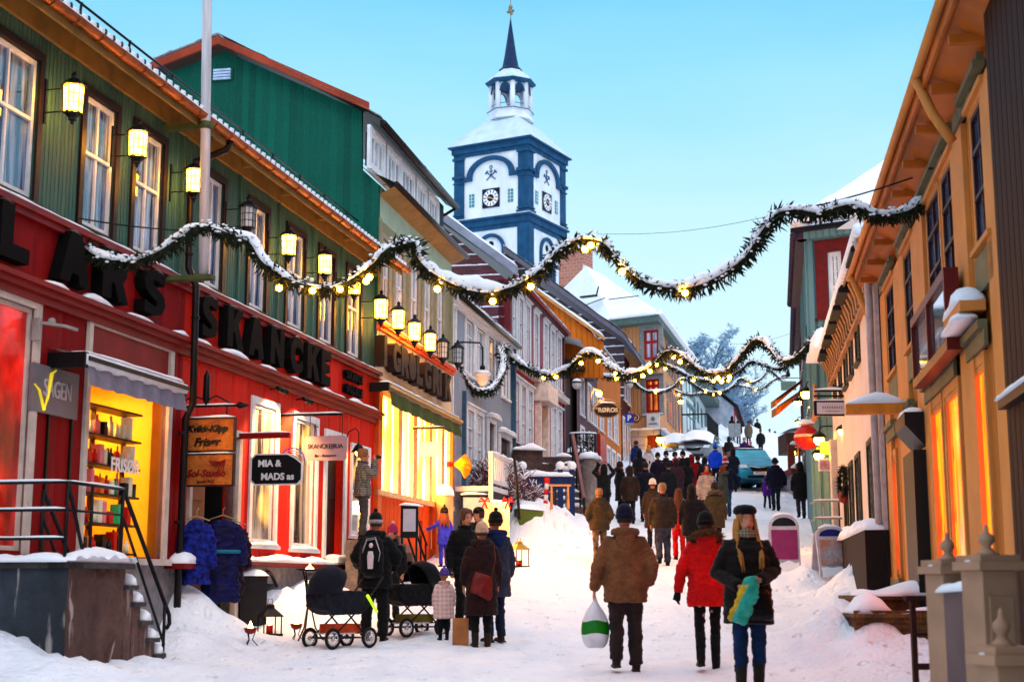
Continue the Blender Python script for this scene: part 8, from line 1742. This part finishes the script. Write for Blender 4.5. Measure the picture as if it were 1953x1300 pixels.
r = thing('wooden_trestle', 1067, 965, 36, 'small pale wooden trestle standing in the snow', 'trestle', .1, z=pix(1067, 966, 36).z); m = MB(); h = H_(1067, 925, 36, r)
m.beam((-.26, 0, h), (.3, 0, h), .06, .05)
for x, y in ((-.2, -.12), (-.2, .15), (.22, -.12), (.22, .15)): m.beam((x, y, -.05), (x, 0, h), .05, .04)
m.build('frame', M('raw_wood', (.55, .32, .15), .6), r)
# stone stair, handrail, pillar of the red house
r = thing('stone_steps', 1055, 955, 43.5, 'wide worn stone steps rising to the pink and red house', 'stair', z=pix(1055, 955, 43.5).z-.5); a, b = pix(985, 1, 43.5).x-r.location.x, pix(1106, 1, 43.5).x-r.location.x; n = 8; zt = H_(1050, 868, 43.5, r)
m = MB()
for k in range(n): m.box(a+.0, b-.03*k, -1.6+.3*k, 1.2, -.3 if k == 0 else zt*(k)/n+.3*0, zt*(k+1)/n)
ws = stonemat('brown_step_stone', (.12, .075, .07), (.20, .13, .12), 1.6, False); m.build('steps', ws, r); m = MB()
for k in range(n): snow_strip(m, (b-.9, -1.45+.3*k, zt*(k+1)/n), (b-.1-.03*k, -1.45+.3*k, zt*(k+1)/n), .2, .09, lump=.7, seed=k)
for k in (2, 4, 6): snow_strip(m, (a+.3, -1.4+.3*k, zt*(k+1)/n), (a+1.1, -1.4+.3*k, zt*(k+1)/n), .15, .04, lump=.7, seed=k)
m.build('step_snow', snow, r)
m = MB(); z1 = H_(1000, 868, 43.5, r); m.box(a-.1, a+.75, -1.9, -.2, -.3, z1); m.build('side_block', ws, r); m = MB(); snow_strip(m, (a-.15, -1.85, z1), (a+.85, -1.85, z1-.03), .5, .16, lump=.5); snow_strip(m, (a-.1, -1.3, z1), (a+.8, -1.3, z1), .9, .2, lump=.5); m.build('block_snow', snow, r)
m = MB(); A, B = pix(1092, 828, 43)-r.location, pix(1114, 950, 41.4)-r.location; m.beam(A, B, .09, .10, 1); m.beam(A-Vector((0, 0, .25)), B-Vector((0, 0, .25)), .05, .06, 0)
for t in (.0, .33, .66, 1): q = A.lerp(B, t); m.bar(q, q-Vector((0, 0, 1.0)), .03, 0)
m.build('handrail', [iron, M('handrail_wood', (.30, .15, .14), .5)], r)
r = thing('stone_pillar', 1124, 960, 44, 'rough concrete pillar with snow cap at the foot of the street stairs', 'pillar'); z1 = H_(1120, 875, 44, r); m = MB(); m.grid(lambda u, v: ((.20+.05*(1-v))*cos(2*pi*u)*1.1, (.22+.05*(1-v))*sin(2*pi*u), -.3+(z1+.3)*v), 20, 12); m.build('shaft', stonemat('concrete', (.30, .25, .24), (.42, .36, .34), 2), r); m = MB(); m.lathe([(.30, z1), (.33, z1+.06), (.26, z1+.18), (.1, z1+.22), (.01, z1+.23)], seg=14); m.build('snow_cap', snow, r)
r = thing('iron_balcony', 1112, 870, 46, 'round iron railing with snow and evergreen decoration above the stone pillar', 'railing', z=pix(1112, 868, 46).z); m = MB(); z1 = H_(1112, 828, 46, r)
for k in range(13): t = pi*k/12; m.bar((.42*cos(t), -.3*sin(t), 0), (.42*cos(t), -.3*sin(t), z1), .014)
m.tube([(.42*cos(pi*k/12), -.3*sin(pi*k/12), z1) for k in range(13)], .025, 6); m.tube([(.42*cos(pi*k/12), -.3*sin(pi*k/12), .03) for k in range(13)], .02, 6); m.build('rail', iron, r); m = MB(); m.tube([(.42*cos(pi*k/12), -.3*sin(pi*k/12), z1+.03) for k in range(13)], .03, 6); m.build('rail_snow', snow, r)
m = MB(); rr = random.Random(8); [m.add([(c := Vector((rr.uniform(-.35, .35), -.2, rr.uniform(.05, z1*.8)))), c+Vector((.05, 0, .02)), c+Vector((rr.uniform(-.1, .1), -.05, rr.uniform(-.1, .12)))], [(0, 1, 2)]) for i in range(260)]; m.build('greenery', green_n, r)
# globe lamps and the oval sign
def globe(px, py, Y, label, f, on=False):
    p = pix(px, py, Y); r = empty('globe_lamp', p, 0, label, 'street lamp'); m = MB(); m.ball((0, 0, 0), .17, 14); m.build('globe', em_lamp if on else M('globe_white', (.6, .58, .58), .3), r); m = MB(); m.lathe([(.19, .05), (.15, .12), (.03, .16)], seg=12); m.tube([(0, 0, .14), (-.1, 0, .3), (-.5, .2, .25)], .02, 6); m.build('cap', iron, r); m = MB(); m.lathe([(.17, .1), (.12, .19), (.01, .22)], seg=10); m.build('snow_cap', snow, r)
globe(1100, 733, 50, 'unlit white globe lamp on the brown porch corner', L5); globe(1200, 733, 63, 'unlit globe lamp before the peach corner house', L6)
r = thing('oval_sign', 1157, 780, 47, 'oval dark maroon shop sign with cream letters under a lit gooseneck lamp', 'sign', z=pix(1157, 782, 47).z); a = .40
m = MB(); m.prism([(a*cos(t), .225*sin(t)) for t in [2*pi*k/32 for k in range(32)]], 'y', -.03, .03); m.build('board', M('sign_maroon', (.10, .02, .012), .5), r)
m = MB(); m.tube([((a+.02)*cos(t), 0, .245*sin(t)) for t in [2*pi*k/32 for k in range(33)]], .022, 6); m.tube([(-a-.1, 0, .05), (-.3, 0, .3), (0, 0, .38), (.3, 0, .30), (a+.1, 0, .05)], .018, 6); m.tube([(-a-.1, 0, -.05), (-a-.12, 0, .5), (-.42, 0, .72), (-.25, 0, .68)], .022, 6); m.build('frame', M('old_gold', (.6, .35, .12), .4, metal=.5), r)
sign_text(r, '*RØROS', .20, M('sign_cream', (.85, .65, .4), .5), 0, .0, -.035, bold=.008); sign_text(r, 'BYGG', .06, MATS['sign_cream'], 0, -.15, -.035) if 0 else None
m = MB(); m.ball((-.25, -.05, .55), .10, 12); m.build('bulb', em_bulb, r); m = MB(); snow_strip(m, (-.3, 0, .24), (.3, 0, .24), .1, .05); m.build('sign_snow', snow, r)
r = thing('parking_sign', 1200, 797, 60, 'blue square parking sign with white P before the stone base', 'sign', z=pix(1200, 797, 60).z); m = MB(); m.box(-.17, .17, -.02, .02, -.19, .19); m.build('plate', M('parking_blue', (.01, .06, .42), .4), r); sign_text(r, 'P', .32, white, 0, 0, -.025, bold=.012); m = MB(); m.bar((0, .04, .3), (0, .04, -3.3), .03); m.box(-.17, .17, -.02, .02, -.30, -.21); m.build('post', M('grey_post', (.35, .38, .42), .5), r)
r = thing('round_sign', 1213, 797, 62, 'round brown sign with spiral emblem next to the parking sign', 'sign', z=pix(1213, 797, 62).z); m = MB(); m.prism([(.2*cos(t), .22*sin(t)) for t in [2*pi*k/24 for k in range(24)]], 'y', -.02, .02); m.build('plate', M('rust_brown', (.25, .05, .02), .5), r); m = MB(); m.tube([(.02*t*cos(t), -.03, .022*t*sin(t)) for t in [k*.5 for k in range(17)]], .014, 5); m.build('emblem', M('pale_sign', (.7, .6, .5), .5), r)
r = empty('wall_plaque', C0.W(C0.hit(1246, 802, .2)[0], .2, C0.hit(1246, 802, .2)[1]), C0.ang, 'white square plaque with small grey crest on the peach house front', 'sign'); m = MB(); m.box(-.38, .38, -.03, .03, -.38, .38); m.build('plate', white, r); m = MB(); m.prism([(-.1, .2), (.1, .2), (.12, .05), (0, -.05), (-.12, .05)], 'y', -.05, -.032); m.box(-.25, .25, -.05, -.032, -.2, -.12); m.build('emblem', M('grey_print', (.3, .3, .34), .5), r)
r = thing('wall_lamp', 1257, 838, 71, 'lit yellow wall lamp beside the door of the peach house', 'lamp', z=pix(1259, 838, 71).z); r.location = C0.W(C0.hit(1259, 838, .5)[0], .5, C0.hit(1259, 838, .5)[1]); m = MB(); m.ball((0, 0, 0), .20, 12); m.build('bulb', em_bulb, r); m = MB(); m.lathe([(.24, .1), (.05, .28)], seg=8); m.bar((0, .4, .2), (0, 0, .2), .02); m.build('shade', iron, r)
# ---------------------------------------------------------------- cars
def car(px, py, Y, rz, label, paint, glassm, snowy, W=.88, L=4.3, Hh=1.62, plate=True):
    r = thing('parked_car', px, py, Y, label, 'car', rz); r.rotation_euler.x = -.02
    # x across, -y = front
    prof = [(-L/2, .35, .74, 1.0), (-L/2+.02, .62, .80, 1), (-L/2+.25, .86, .84, 1), (-L/2+1.05, 1.02, .86, 1), (-L/2+1.75, Hh-.08, .68, 1), (-L/2+2.4, Hh, .68, 1), (L/2-.5, Hh-.06, .66, 1), (L/2-.08, 1.05, .80, 1), (L/2, .4, .78, 1)]
    m = MB(); n = 16; vs = []
    for y, zt, w_, _ in prof:
        zb = .22
        pts = [(-.80*W/.88, zb), (-w_*W/.88*1.04 if zt < 1.1 else -.88*W/.88, min(zt*.6, .6)), (-.87*W/.88 if zt > .9 else -w_, min(zt-.04, .95)), (-w_*W/.88, zt-.07), (-w_*W/.88*.82, zt), (0, zt+.02)]
        pts = pts+[(-x, z) for x, z in pts[-2::-1]]
        vs += [(x, y, z) for x, z in pts]
    q = 11; m.add(vs, [(i*q+k, i*q+k+1, (i+1)*q+k+1, (i+1)*q+k) for i in range(len(prof)-1) for k in range(q-1)]+[(i*q, (i+1)*q, (i+1)*q+q-1, i*q+q-1) for i in range(len(prof)-1)]+[tuple(range(q)), tuple(range((len(prof)-1)*q, len(prof)*q))], 0, True)
    b = m.build('body', paint, r); s = b.modifiers.new('s', 'SUBSURF'); s.levels = 1; s.render_levels = 2
    y0, y1 = -L/2+1.10, -L/2+1.72
    m = MB(); m.add([(-.74, y0-.03, 1.06), (.74, y0-.03, 1.06), (.62, y1-.05, Hh-.10), (-.62, y1-.05, Hh-.10)], [(0, 1, 2, 3)]); m.build('windscreen', glassm, r)
    for k in (-1, 1):
        m = MB(); m.add([(k*.875, y0+.35, 1.03), (k*.875, L/2-.6, 1.03), (k*.72, L/2-.8, Hh-.13), (k*.72, y1+.2, Hh-.13)], [(0, 1, 2, 3)]); m.build('side_window', gl_dark, r)
        m = MB(); m.add([(k*.46, -L/2-.01, .66), (k*.78, -L/2+.10, .66), (k*.82, -L/2+.28, .84), (k*.52, -L/2+.10, .80)], [(0, 1, 2, 3)]); m.build('headlight', M('headlamp_glass', (.65, .68, .7), .1, .1), r)
        m = MB(); m.ball((k*1.0, y0+.25, 1.05), .11, 10, sq=(1.1, .6, .8)); m.build('wing_mirror', paint, r)
        for y in (-L/2+.75, L/2-.8): m = MB(); m.tube([(k*.70, y, .31), (k*.86, y, .31)], .31, 18); m.build('wheel', tyre, r)
    m = MB(); m.add([(-.42, -L/2-.03, .70), (.42, -L/2-.03, .70), (.30, -L/2-.03, .52), (-.30, -L/2-.03, .52)], [(0, 1, 2, 3)]); m.box(-.5, .5, -L/2-.05, -L/2-.01, .24, .34); m.build('grille', black, r)
    m = MB(); m.tube([(-.44, -L/2-.05, .71), (0, -L/2-.07, .66), (.44, -L/2-.05, .71)], .018, 6); m.lathe([(.05, -.01), (.05, .01)], (0, -L/2-.05, .66), 10); m.build('chrome_bar', chrome, r)
    if plate: m = MB(); m.box(-.26, .26, -L/2-.07, -L/2-.04, .38, .50); m.build('number_plate', white, r); text('lettering', 'VF 52134', .10, blk, r, frame4((0, -L/2-.075, .44), (1, 0, 0), (0, 0, 1), (0, -1, 0)))
    m = MB()
    if snowy: m.grid(lambda u, v: (-.86+1.72*u, -L/2+.05+(L-.1)*v, (1.0 if v < .15 else Hh*.98 if v > .32 else 1.0+(Hh-1)*(v-.15)/.17)*(.72+.34*(sin(pi*min(max(u, .04), .96)))**.35)+.06*noise.noise(Vector((u*4, v*7, 0)))+.05), 16, 28)
    else: m.grid(lambda u, v: (-.62+1.24*u, -L/2+1.8+(L-2.6)*v, Hh-.02+.07*(sin(pi*u)*sin(pi*v))**.4), 12, 10)
    m.build('snow_layer', snow, r); return r
carblue = M('icy_blue_paint', (.05, .34, .46), .4, .3, 3, .2, bs=.05)
car(1428, 948, 59.5, .05, 'frosted turquoise blue minivan facing downhill behind the crowd', carblue, M('frosted_blue_glass', (.10, .48, .60), .45, .3, 2), False, .9, 4.4, 1.66)
car(1290, 915, 76, .03, 'car buried under thick white snow in front of the peach house', M('grey_paint', (.25, .27, .3), .4), gl_dark, True, plate=False); car(1338, 925, 74, -.3, 'second snow buried car right of the first one', M('grey_paint', (.25, .27, .3), .4), gl_dark, True, plate=False)
# barrier banners and boards beyond the car
def banner(px0, px1, py0, py1, Y, label, lines=3, name='red_banner'):
    A, B = pix(px0, py1, Y), pix(px1, py1, Y); z1 = pix(px0, py0, Y).z-A.z; r = empty(name, A, 0, label, 'banner'); w_ = B.x-A.x; m = MB(); m.box(0, w_, -.02, .02, 0, z1); m.build('cloth', M('banner_red', (.35, .015, .03), .6), r); m = MB()
    for i in range(lines):
        z = z1*(.78-.25*i); x = w_*(.15+.05*i); 
        while x < w_*.82: d = .12+.1*((i*7+int(x*10)) % 3); m.box(x, min(x+d, w_*.85), -.035, -.021, z-z1*.06, z+z1*.05); x += d+.07
    m.build('print', M('banner_white', (.65, .6, .6), .6), r); m = MB(); [m.bar((x, .03, z1+.1), (x, .03, -1.2), .03) for x in (0, w_)]; m.bar((0, .03, z1), (w_, .03, z1), .03); m.build('frame', M('frame_maroon', (.2, .02, .03), .5), r)
banner(1336, 1366, 850, 878, 80, 'dark red information banner with white print left of the blue jacket'); banner(1376, 1418, 852, 872, 82, 'wide dark red banner on the barrier behind the blue car', 2)
p = pix(1402, 860, 100); r = empty('traffic_sign', p, 0, 'grey back of a tall traffic sign on a post by the far trees', 'traffic sign'); z1, z2 = pix(1402, 807, 100).z-p.z, pix(1402, 833, 100).z-p.z; m = MB(); m.box(-.42, -.02, -.03, .03, z2, z1); m.box(.02, .42, -.03, .03, z2, z1); m.build('plate', M('sign_back_grey', (.32, .34, .36), .5), r); m = MB(); m.bar((0, .05, -.8), (0, .05, z1), .05); m.build('post', MATS['grey_post'], r)
# ---------------------------------------------------------------- deck with railing on the right
Yd = 56; r = empty('timber_deck', pix(1478, 930, Yd), 0, 'reddish timber terrace with snowy rails on a stone base at the right', 'terrace'); X = lambda px: pix(px, 1, Yd).x-r.location.x; Z = lambda py: pix(1500, py, Yd).z-r.location.z; dw_ = M('deck_wood', (.30, .085, .06), .6, .3, 4)
m = MB(); m.box(X(1484), X(1556), 0, 6, -2.0, Z(903)); m.build('base', MATS['grey_stone_blocks'], r); m = MB(); m.box(X(1478), X(1558), -.15, 6, Z(903), Z(893)); m.build('floor', dw_, r)
m = MB()
for px in (1480, 1518, 1555): m.box(X(px)-.12, X(px)+.12, -.1, .1, Z(895), Z(846))
split(m, 'post', dw_, r); m = MB(); m.box(X(1480), X(1556), -.06, .06, Z(852), Z(848)); m.box(X(1480), X(1556), -.05, .05, Z(888), Z(885)); k = X(1483)
while k < X(1554): m.box(k, k+.09, -.03, .03, Z(886), Z(852)); k += .22
m.build('rail', dw_, r); m = MB(); snow_strip(m, (X(1478), 0, Z(848)), (X(1556), 0, Z(848)), .3, .12); snow_strip(m, (X(1478), -.1, Z(893)), (X(1558), -.1, Z(893)), .5, .3, lump=.6); m.build('deck_snow', snow, r)
m = MB()
for px, py in ((1487, 862), (1521, 861), (1523, 874)): m.ball((X(px), .3, Z(py)), .10, 8)
split(m, 'light_bulb', em_bulb, r)
r = empty('street_stall', pix(1522, 848, 62), 0, 'brown timber stall wall behind the terrace rail', 'stall'); m = MB(); m.box(-.5, 1.5, 0, 2, -.3, .55); m.build('wall', siding('stall_boards', (.12, .06, .04), .2, .25), r); m = MB(); m.grid(lambda u, v: (-.6+2.2*u, -.2+2.4*v, .58+.2*sin(pi*u)**.5), 8, 8); m.build('snow_cap', snow, r)
# orange awnings and signs on the right
f = R3s
for i, (a, b, c) in enumerate((((1534, 722), (1480, 762), (1480, 772)), ((1538, 738), (1483, 776), (1483, 790)))):
    A, B, C_ = pix(*a, 50), pix(*b, 49), pix(*c, 49); r = empty('orange_awning', B, 0, ('upper', 'lower')[i]+' orange awning sticking out toward the sky on the right', 'awning', 'orange awnings'); d = Vector((0, 1.0, 0)); m = MB(); q = A-B; m.quad((0, 0, 0), q, q+d, d); m.quad((0, 0, 0), C_-B, C_-B+d, d); m.quad((0, 0, 0), q, q+(C_-B)*.3, C_-B); o = m.build('fabric', M('orange_fabric', (.75, .26, .04), .6, .15, 2), r); sl_ = o.modifiers.new('s', 'SOLIDIFY'); sl_.thickness = .03
    m = MB(); m.bar((0, 0, 0), q, .03); m.build('arm', iron, r)
def rsign(name, px0, py0, px1, py1, Y, label, mats, inner=None, txt=None, arm=None, rz=0, th=.04):
    A, B = pix(px0, py1, Y), pix(px1, py0, Y); r = empty(name, A, 0, label, 'sign'); w_, h = B.x-A.x, B.z-A.z; m = MB(); m.box(0, w_, -th, th, 0, h); m.build('board', mats, r)
    if inner: m = MB(); m.box(w_*.07, w_*.93, -th-.012, -th, h*.12, h*.88); m.build('face', inner, r)
    if txt: sign_text(r, txt[0], txt[1], blk, w_/2, h*.55, -th-.02)
    if arm: m = MB(); m.bar((w_*.0, 0, h+.1), (w_+arm, 0, h+.1), .025); m.bar((w_*.15, 0, h), (w_*.15, 0, h+.1), .01); m.bar((w_*.85, 0, h), (w_*.85, 0, h+.1), .01); m.build('arm', iron, r)
    m = MB(); snow_strip(m, (0, 0, h), (w_, 0, h), th*2.4, .035); m.build('sign_snow', snow, r); return r, w_, h
r, w_, h = rsign('framed_hanging_sign', 1553, 764, 1620, 793, 30, 'long white sign in black frame hanging from an iron arm on the plaster house', M('sign_frame_black', (.012, .012, .012), .5), M('sign_face_white', (.60, .56, .60), .5, .05), None, .3)
m = MB(); [m.box(w_*(.22+.065*i), w_*(.255+.065*i), -.06, -.052, h*.47, h*.62) for i in range(9)]; m.box(w_*.3, w_*.7, -.06, -.052, h*.27, h*.32); m.build('print', M('sign_print_grey', (.30, .30, .33), .5), r)
m = MB(); A = pix(1553, 745, 30)-r.location; m.bar(A, A+Vector((.9, 0, 0)), .025); m.bar(A+Vector((.35, 0, 0)), A+Vector((.8, 0, .25)), .02); m.bar(A+Vector((.8, 0, -.05)), A+Vector((.8, 0, .25)), .02); m.build('bracket', iron, r); m = MB(); snow_strip(m, A+Vector((0, 0, .02)), A+Vector((.85, 0, .02)), .08, .05); m.build('bracket_snow', snow, r)
r = thing('red_globe_sign', 1538, 835, 34.4, 'large red round sign with cream band and snowy pipe above', 'sign', z=pix(1538, 834, 34.4).z); m = MB(); nn = 20; pr = [(.30*sin(pi*i/14)+1e-3, -.30*cos(pi*i/14)) for i in range(15)]
vs = [(q*cos(2*pi*k/nn), q*sin(2*pi*k/nn), z) for q, z in pr for k in range(nn)]
for i in range(14): m.add([vs[i*nn+k] for k in range(nn)]+[vs[(i+1)*nn+k] for k in range(nn)], [(k, (k+1) % nn, nn+(k+1) % nn, nn+k) for k in range(nn)], 1 if i in (7,) else 0, True)
m.build('globe', [M('globe_red', (.50, .025, .015), .45, .15), M('globe_band', (.80, .55, .40), .5)], r); m = MB(); m.tube([(-.1, 0, .32), (.1, 0, .36), (.22, 0, .45), (.24, 0, .7), (.25, 0, 1.3)], [.07, .08, .07, .05, .05], 8); m.build('pipe', M('orange_pipe', (.7, .35, .18), .5), r); m = MB(); snow_strip(m, (-.18, 0, .30), (.2, 0, .34), .25, .14); m.build('snow_cap', snow, r)
def bulb_lamp(px, py, Y, label, rad=.12, shade=True, e_=None):
    p = pix(px, py, Y); r = empty('lit_lamp', p, 0, label, 'lamp', 'lit lamps by the right hand shops'); m = MB(); m.ball((0, 0, 0), rad, 12); m.build('bulb', em_bulb, r); m = MB(); m.lathe([(rad*1.6, rad*.3), (rad*1.2, rad*.9), (rad*.3, rad*1.5)], seg=10); m.tube([(0, 0, rad*1.4), (.05, 0, rad*2.4), (.35, .1, rad*2.6)], .018, 6); m.build('shade', iron, r); return r
bulb_lamp(1537, 751, 36, 'lit lamp close to the orange awnings', .13); bulb_lamp(1521, 768, 48, 'lit lamp lower left, just behind the orange awnings', .13); bulb_lamp(1607, 822, 31, 'lit square lantern below the white framed sign', .10); bulb_lamp(1562, 838, 33.8, 'lit lamp touching the red globe sign', .13); bulb_lamp(1562, 868, 33.6, 'lit lamp over the yellow shop sign', .12); bulb_lamp(1521, 806, 60, 'small orange lamp above the terrace', .10); bulb_lamp(1325, 827, 90, 'small lamp on the post by the white house balcony', .13); bulb_lamp(1298, 765, 82, 'small lit lamp on the corner of the white house', .14)
r, w_, h = rsign('yellow_lit_sign', 1565, 843, 1586, 866, 33.4, 'glowing yellow box sign beside the red globe sign', emis('yellow_sign_light', (1, .75, .02), 2.2, .2))
r, w_, h = rsign('poster_sign', 1562, 876, 1588, 898, 33.4, 'small poster with dark print under the glowing yellow sign', white, M('poster_face', (.55, .35, .42), .5, .6, 9)); r, w_, h = rsign('oval_hanging_sign', 1490, 727, 1518, 744, 62, 'greenish oval hanging sign under the last garland at the right', M('sage_green', (.22, .28, .24), .5))
m = MB(); m.lathe([(.07, h+.2), (.1, h+.3), (.005, h+.65)], (w_/2, 0, 0), 6); m.bar((-.1, 0, h+.15), (w_+.5, 0, h+.15), .02); m.build('finial', iron, r)
# wreath, white post, thin rails
r = thing('wreath', 1603, 918, 33, 'round evergreen wreath with red decoration on the plaster house', 'wreath', z=pix(1603, 918, 33).z); r.location = R2.W(R2.hit(1608, 918, .2)[0], .2, R2.hit(1608, 918, .2)[1]); m = MB(); rr = random.Random(6)
for i in range(500): t = rr.uniform(0, 2*pi); c = Vector((.0, .27*cos(t), .27*sin(t))); d = Vector((rr.gauss(0, 1), rr.gauss(0, 1), rr.gauss(0, 1))).normalized()*.12; s_ = d.orthogonal().normalized()*.015; m.add([c-s_, c+s_, c+d], [(0, 1, 2)])
m.build('greenery', green_n, r, recalc=False); m = MB(); m.ball((0, .05, -.3), .13, 8, sq=(.8, 1, 1)); m.build('decoration', M('rust_red', (.30, .06, .03), .6), r)
r = thing('white_post', 1596, 1010, 33, 'tall white post beside the wreath', 'post'); m = MB(); m.box(-.09, .09, -.09, .09, -.3, H_(1592, 838, 33, r)); m.build('shaft', offwhite, r)
r = thing('metal_railing', 1560, 1060, 32, 'thin metal two bar railing topped with snow behind the sandwich boards', 'railing'); X = lambda px: pix(px, 1, 32).x-r.location.x; z1, z2 = H_(1560, 955, 32, r), H_(1560, 988, 32, r); m = MB(); q = MB()
for z in (z1, z2): m.tube([(X(1512), 0, z-.06), (X(1522), 0, z), (X(1622), 0, z)], .022, 6); snow_strip(q, (X(1518), 0, z+.02), (X(1600), 0, z+.02), .05, .03)
for px in (1535, 1618): m.bar((X(px), 0, -.2), (X(px), 0, z1), .022)
m.build('rail', M('galvanised', (.4, .4, .44), .4, metal=.6), r); q.build('rail_snow', snow, r)
# sandwich boards
def a_board(px, py, Y, pxw, pyt, label, face, rz, top, arch=True):
    r = thing('sandwich_board', px, py, Y, label, 'sandwich board', rz); w_ = pxw/F*Y/2; h = H_(px, pyt, Y, r); poly = [(-w_, -.05), (w_, -.05), (w_, h*.78)]+[(w_*cos(t), h*.78+h*.22*sin(t)) for t in [pi*k/10 for k in range(1, 10)]]+[(-w_, h*.78)]
    for sg, n_ in ((-1, 'front_panel'), (1, 'rear_panel')):
        m = MB(lambda a, b, c, sg=sg: (a, b+sg*(.28-.26*max(c, 0)/h), c)); m.prism(poly, 'y', -.025, .025, 0); o = m.build(n_, [M('board_frame_white', (.55, .52, .58), .5), face], r)
        if sg < 0:
            m = MB(lambda a, b, c: (a, b-(.28-.26*max(c, 0)/h), c)); m.box(-w_*.86, w_*.86, -.035, -.026, h*.20, h*.72); m.build('poster', face, o); m = MB(lambda a, b, c: (a, b-(.28-.26*max(c, 0)/h), c)); m.prism([(w_*.8*cos(t), h*.79+h*.15*sin(t)) for t in [pi*k/10 for k in range(11)]], 'y', -.036, -.026); m.build('header', top, o)
            m = MB(lambda a, b, c: (a, b-(.28-.26*max(c, 0)/h), c)); m.grid(lambda u, v: (-w_*.9+1.8*w_*u, -.04-.02*(1-v), -.05+h*(.2+.05*noise.noise(Vector((u*4, px, 0))))*v), 14, 4); m.build('stuck_snow', snow, o)
    m = MB(); snow_strip(m, (-w_*.7, 0, h*.96), (w_*.7, 0, h*.96), .1, .08); m.build('snow_cap', snow, r)
a_board(1497, 1085, 30.3, 56, 980, 'sandwich board with plum pink poster, left of the frosty one', M('plum_poster', (.34, .06, .20), .6, .15, 6), -.12, black); a_board(1587, 1118, 27.2, 62, 1003, 'frost covered sandwich board with orange picture and blue top', stonemat('frosted_poster', (.50, .48, .52), (.62, .30, .16), 3.4, False), .1, M('navy_header', (.02, .03, .2), .5))
# ---------------------------------------------------------------- right foreground: snowed timber steps, newel posts, trestle
Yk = 16.5; r = thing('timber_platform', 1670, 1195, Yk, 'weathered plank platform with thick snow at the lower right', 'platform'); X = lambda px: pix(px, 1, Yk).x-r.location.x; gz = r.location.z; wd = stonemat('weathered_planks', (.20, .10, .04), (.34, .18, .07), 4, False)
z1, z2, z0 = H_(1700, 1140, Yk, r), H_(1700, 1172, Yk, r), -.25
m = MB(); m.box(X(1618), X(1790), .35, 1.6, z0, z1-.02); m.box(X(1572), X(1790), -.35, .35, z0, z2-.02)
for i in range(6): m.box(X(1572)-.02, X(1790), -.37, -.352, z0+.075*i, z0+.066+.075*i)
m.build('base', wd, r); m = MB(); m.box(X(1612), X(1795), .28, 1.6, z1-.02, z1+.02); m.box(X(1566), X(1795), -.42, .34, z2-.02, z2+.02); m.build('plank_top', wd, r)
m = MB(); snow_strip(m, (X(1615), .75, z1+.02), (X(1790), .75, z1+.02), .95, .17, lump=.5, n=26); snow_strip(m, (X(1568), -.1, z2+.02), (X(1640), -.1, z2+.02), .6, .22, lump=.5); snow_strip(m, (X(1640), -.25, z2+.02), (X(1780), -.25, z2+.02), .25, .05, lump=.8); m.build('platform_snow', snow, r)
np_ = M('tan_post_paint', (.50, .32, .22), .55, .25, 3)
def newel(px, pyt, Y, w_, label):
    p = pix(px, pyt, Y); r = empty('newel_post', (p.x, p.y, -1.12), .25, label, 'post', 'blurred newel posts at the right edge'); h = p.z+1.12; m = MB(); b = h-.27
    m.box(-w_, w_, -w_, w_, 0, b, 0); [m.box(-w_*.72, w_*.72, -w_-.012, -w_, .15, b-.15) for _ in (0,)]; m.build('shaft', np_, r, .01)
    m = MB(); m.box(-w_*1.3, w_*1.3, -w_*1.3, w_*1.3, b, b+.05); m.box(-w_*1.15, w_*1.15, -w_*1.15, w_*1.15, b+.05, b+.09); m.lathe([(w_*.7, b+.09), (w_*.4, b+.11), (w_*.22, b+.14), (w_*.42, b+.17), (w_*.42, b+.20), (w_*.16, b+.225), (w_*.12, b+.26), (.002, b+.275)], seg=16); m.build('cap', np_, r); m = MB(); snow_strip(m, (-w_*1.25, 0, b+.05), (w_*1.25, 0, b+.05), w_*.5, .02, lump=.6); m.build('snow_cap', snow, r); return r
newel(1805, 1015, 9.5, .11, 'pale blurred newel post, left one of the three at the lower right'); newel(1880, 1000, 8.6, .115, 'taller blurred newel post in the middle of the three at the lower right'); newel(1908, 1160, 7.2, .10, 'lowest and nearest blurred newel post at the lower right corner')
A, B = pix(1800, 1180, 9.5), pix(1880, 1180, 8.6); r = empty('gate_panel', A, 0, 'blurred grey panel between the newel posts dusted with frost', 'railing'); m = MB(); q = B-A; m.beam((0, 0, -.2), q+Vector((0, 0, -.2)), .06, .75); m.build('panel', M('mauve_grey_panel', (.22, .16, .16), .7, .3, 2), r); m = MB(); snow_strip(m, (0, 0, .17), q+Vector((0, 0, .17)), .14, .07); m.build('panel_snow', snow, r)
r = thing('sawhorse', 1760, 1280, 11.6, 'dark wooden sawhorse in the snow beside the newel posts', 'trestle', .1); h = H_(1760, 1140, 11.6, r); rw = M('red_brown_wood', (.10, .03, .02), .6); m = MB(); m.beam((-.06, 0, h), (-.1, -.1, -.05), .04, .04); m.beam((.26, 0, h), (.3, -.1, -.05), .04, .04); m.beam((-.12, 0, h), (.4, 0, h), .05, .04); m.beam((-.22, -.07, .22), (.36, -.07, .22), .04, .04); m.beam((-.1, -.05, .42), (.32, -.05, .42), .04, .05); m.beam((-.08, -.04, .42+.25), (.3, -.04, .42+.25), .04, .03); m.build('frame', rw, r)
# ---------------------------------------------------------------- warm practical light thrown by the lit shop fronts
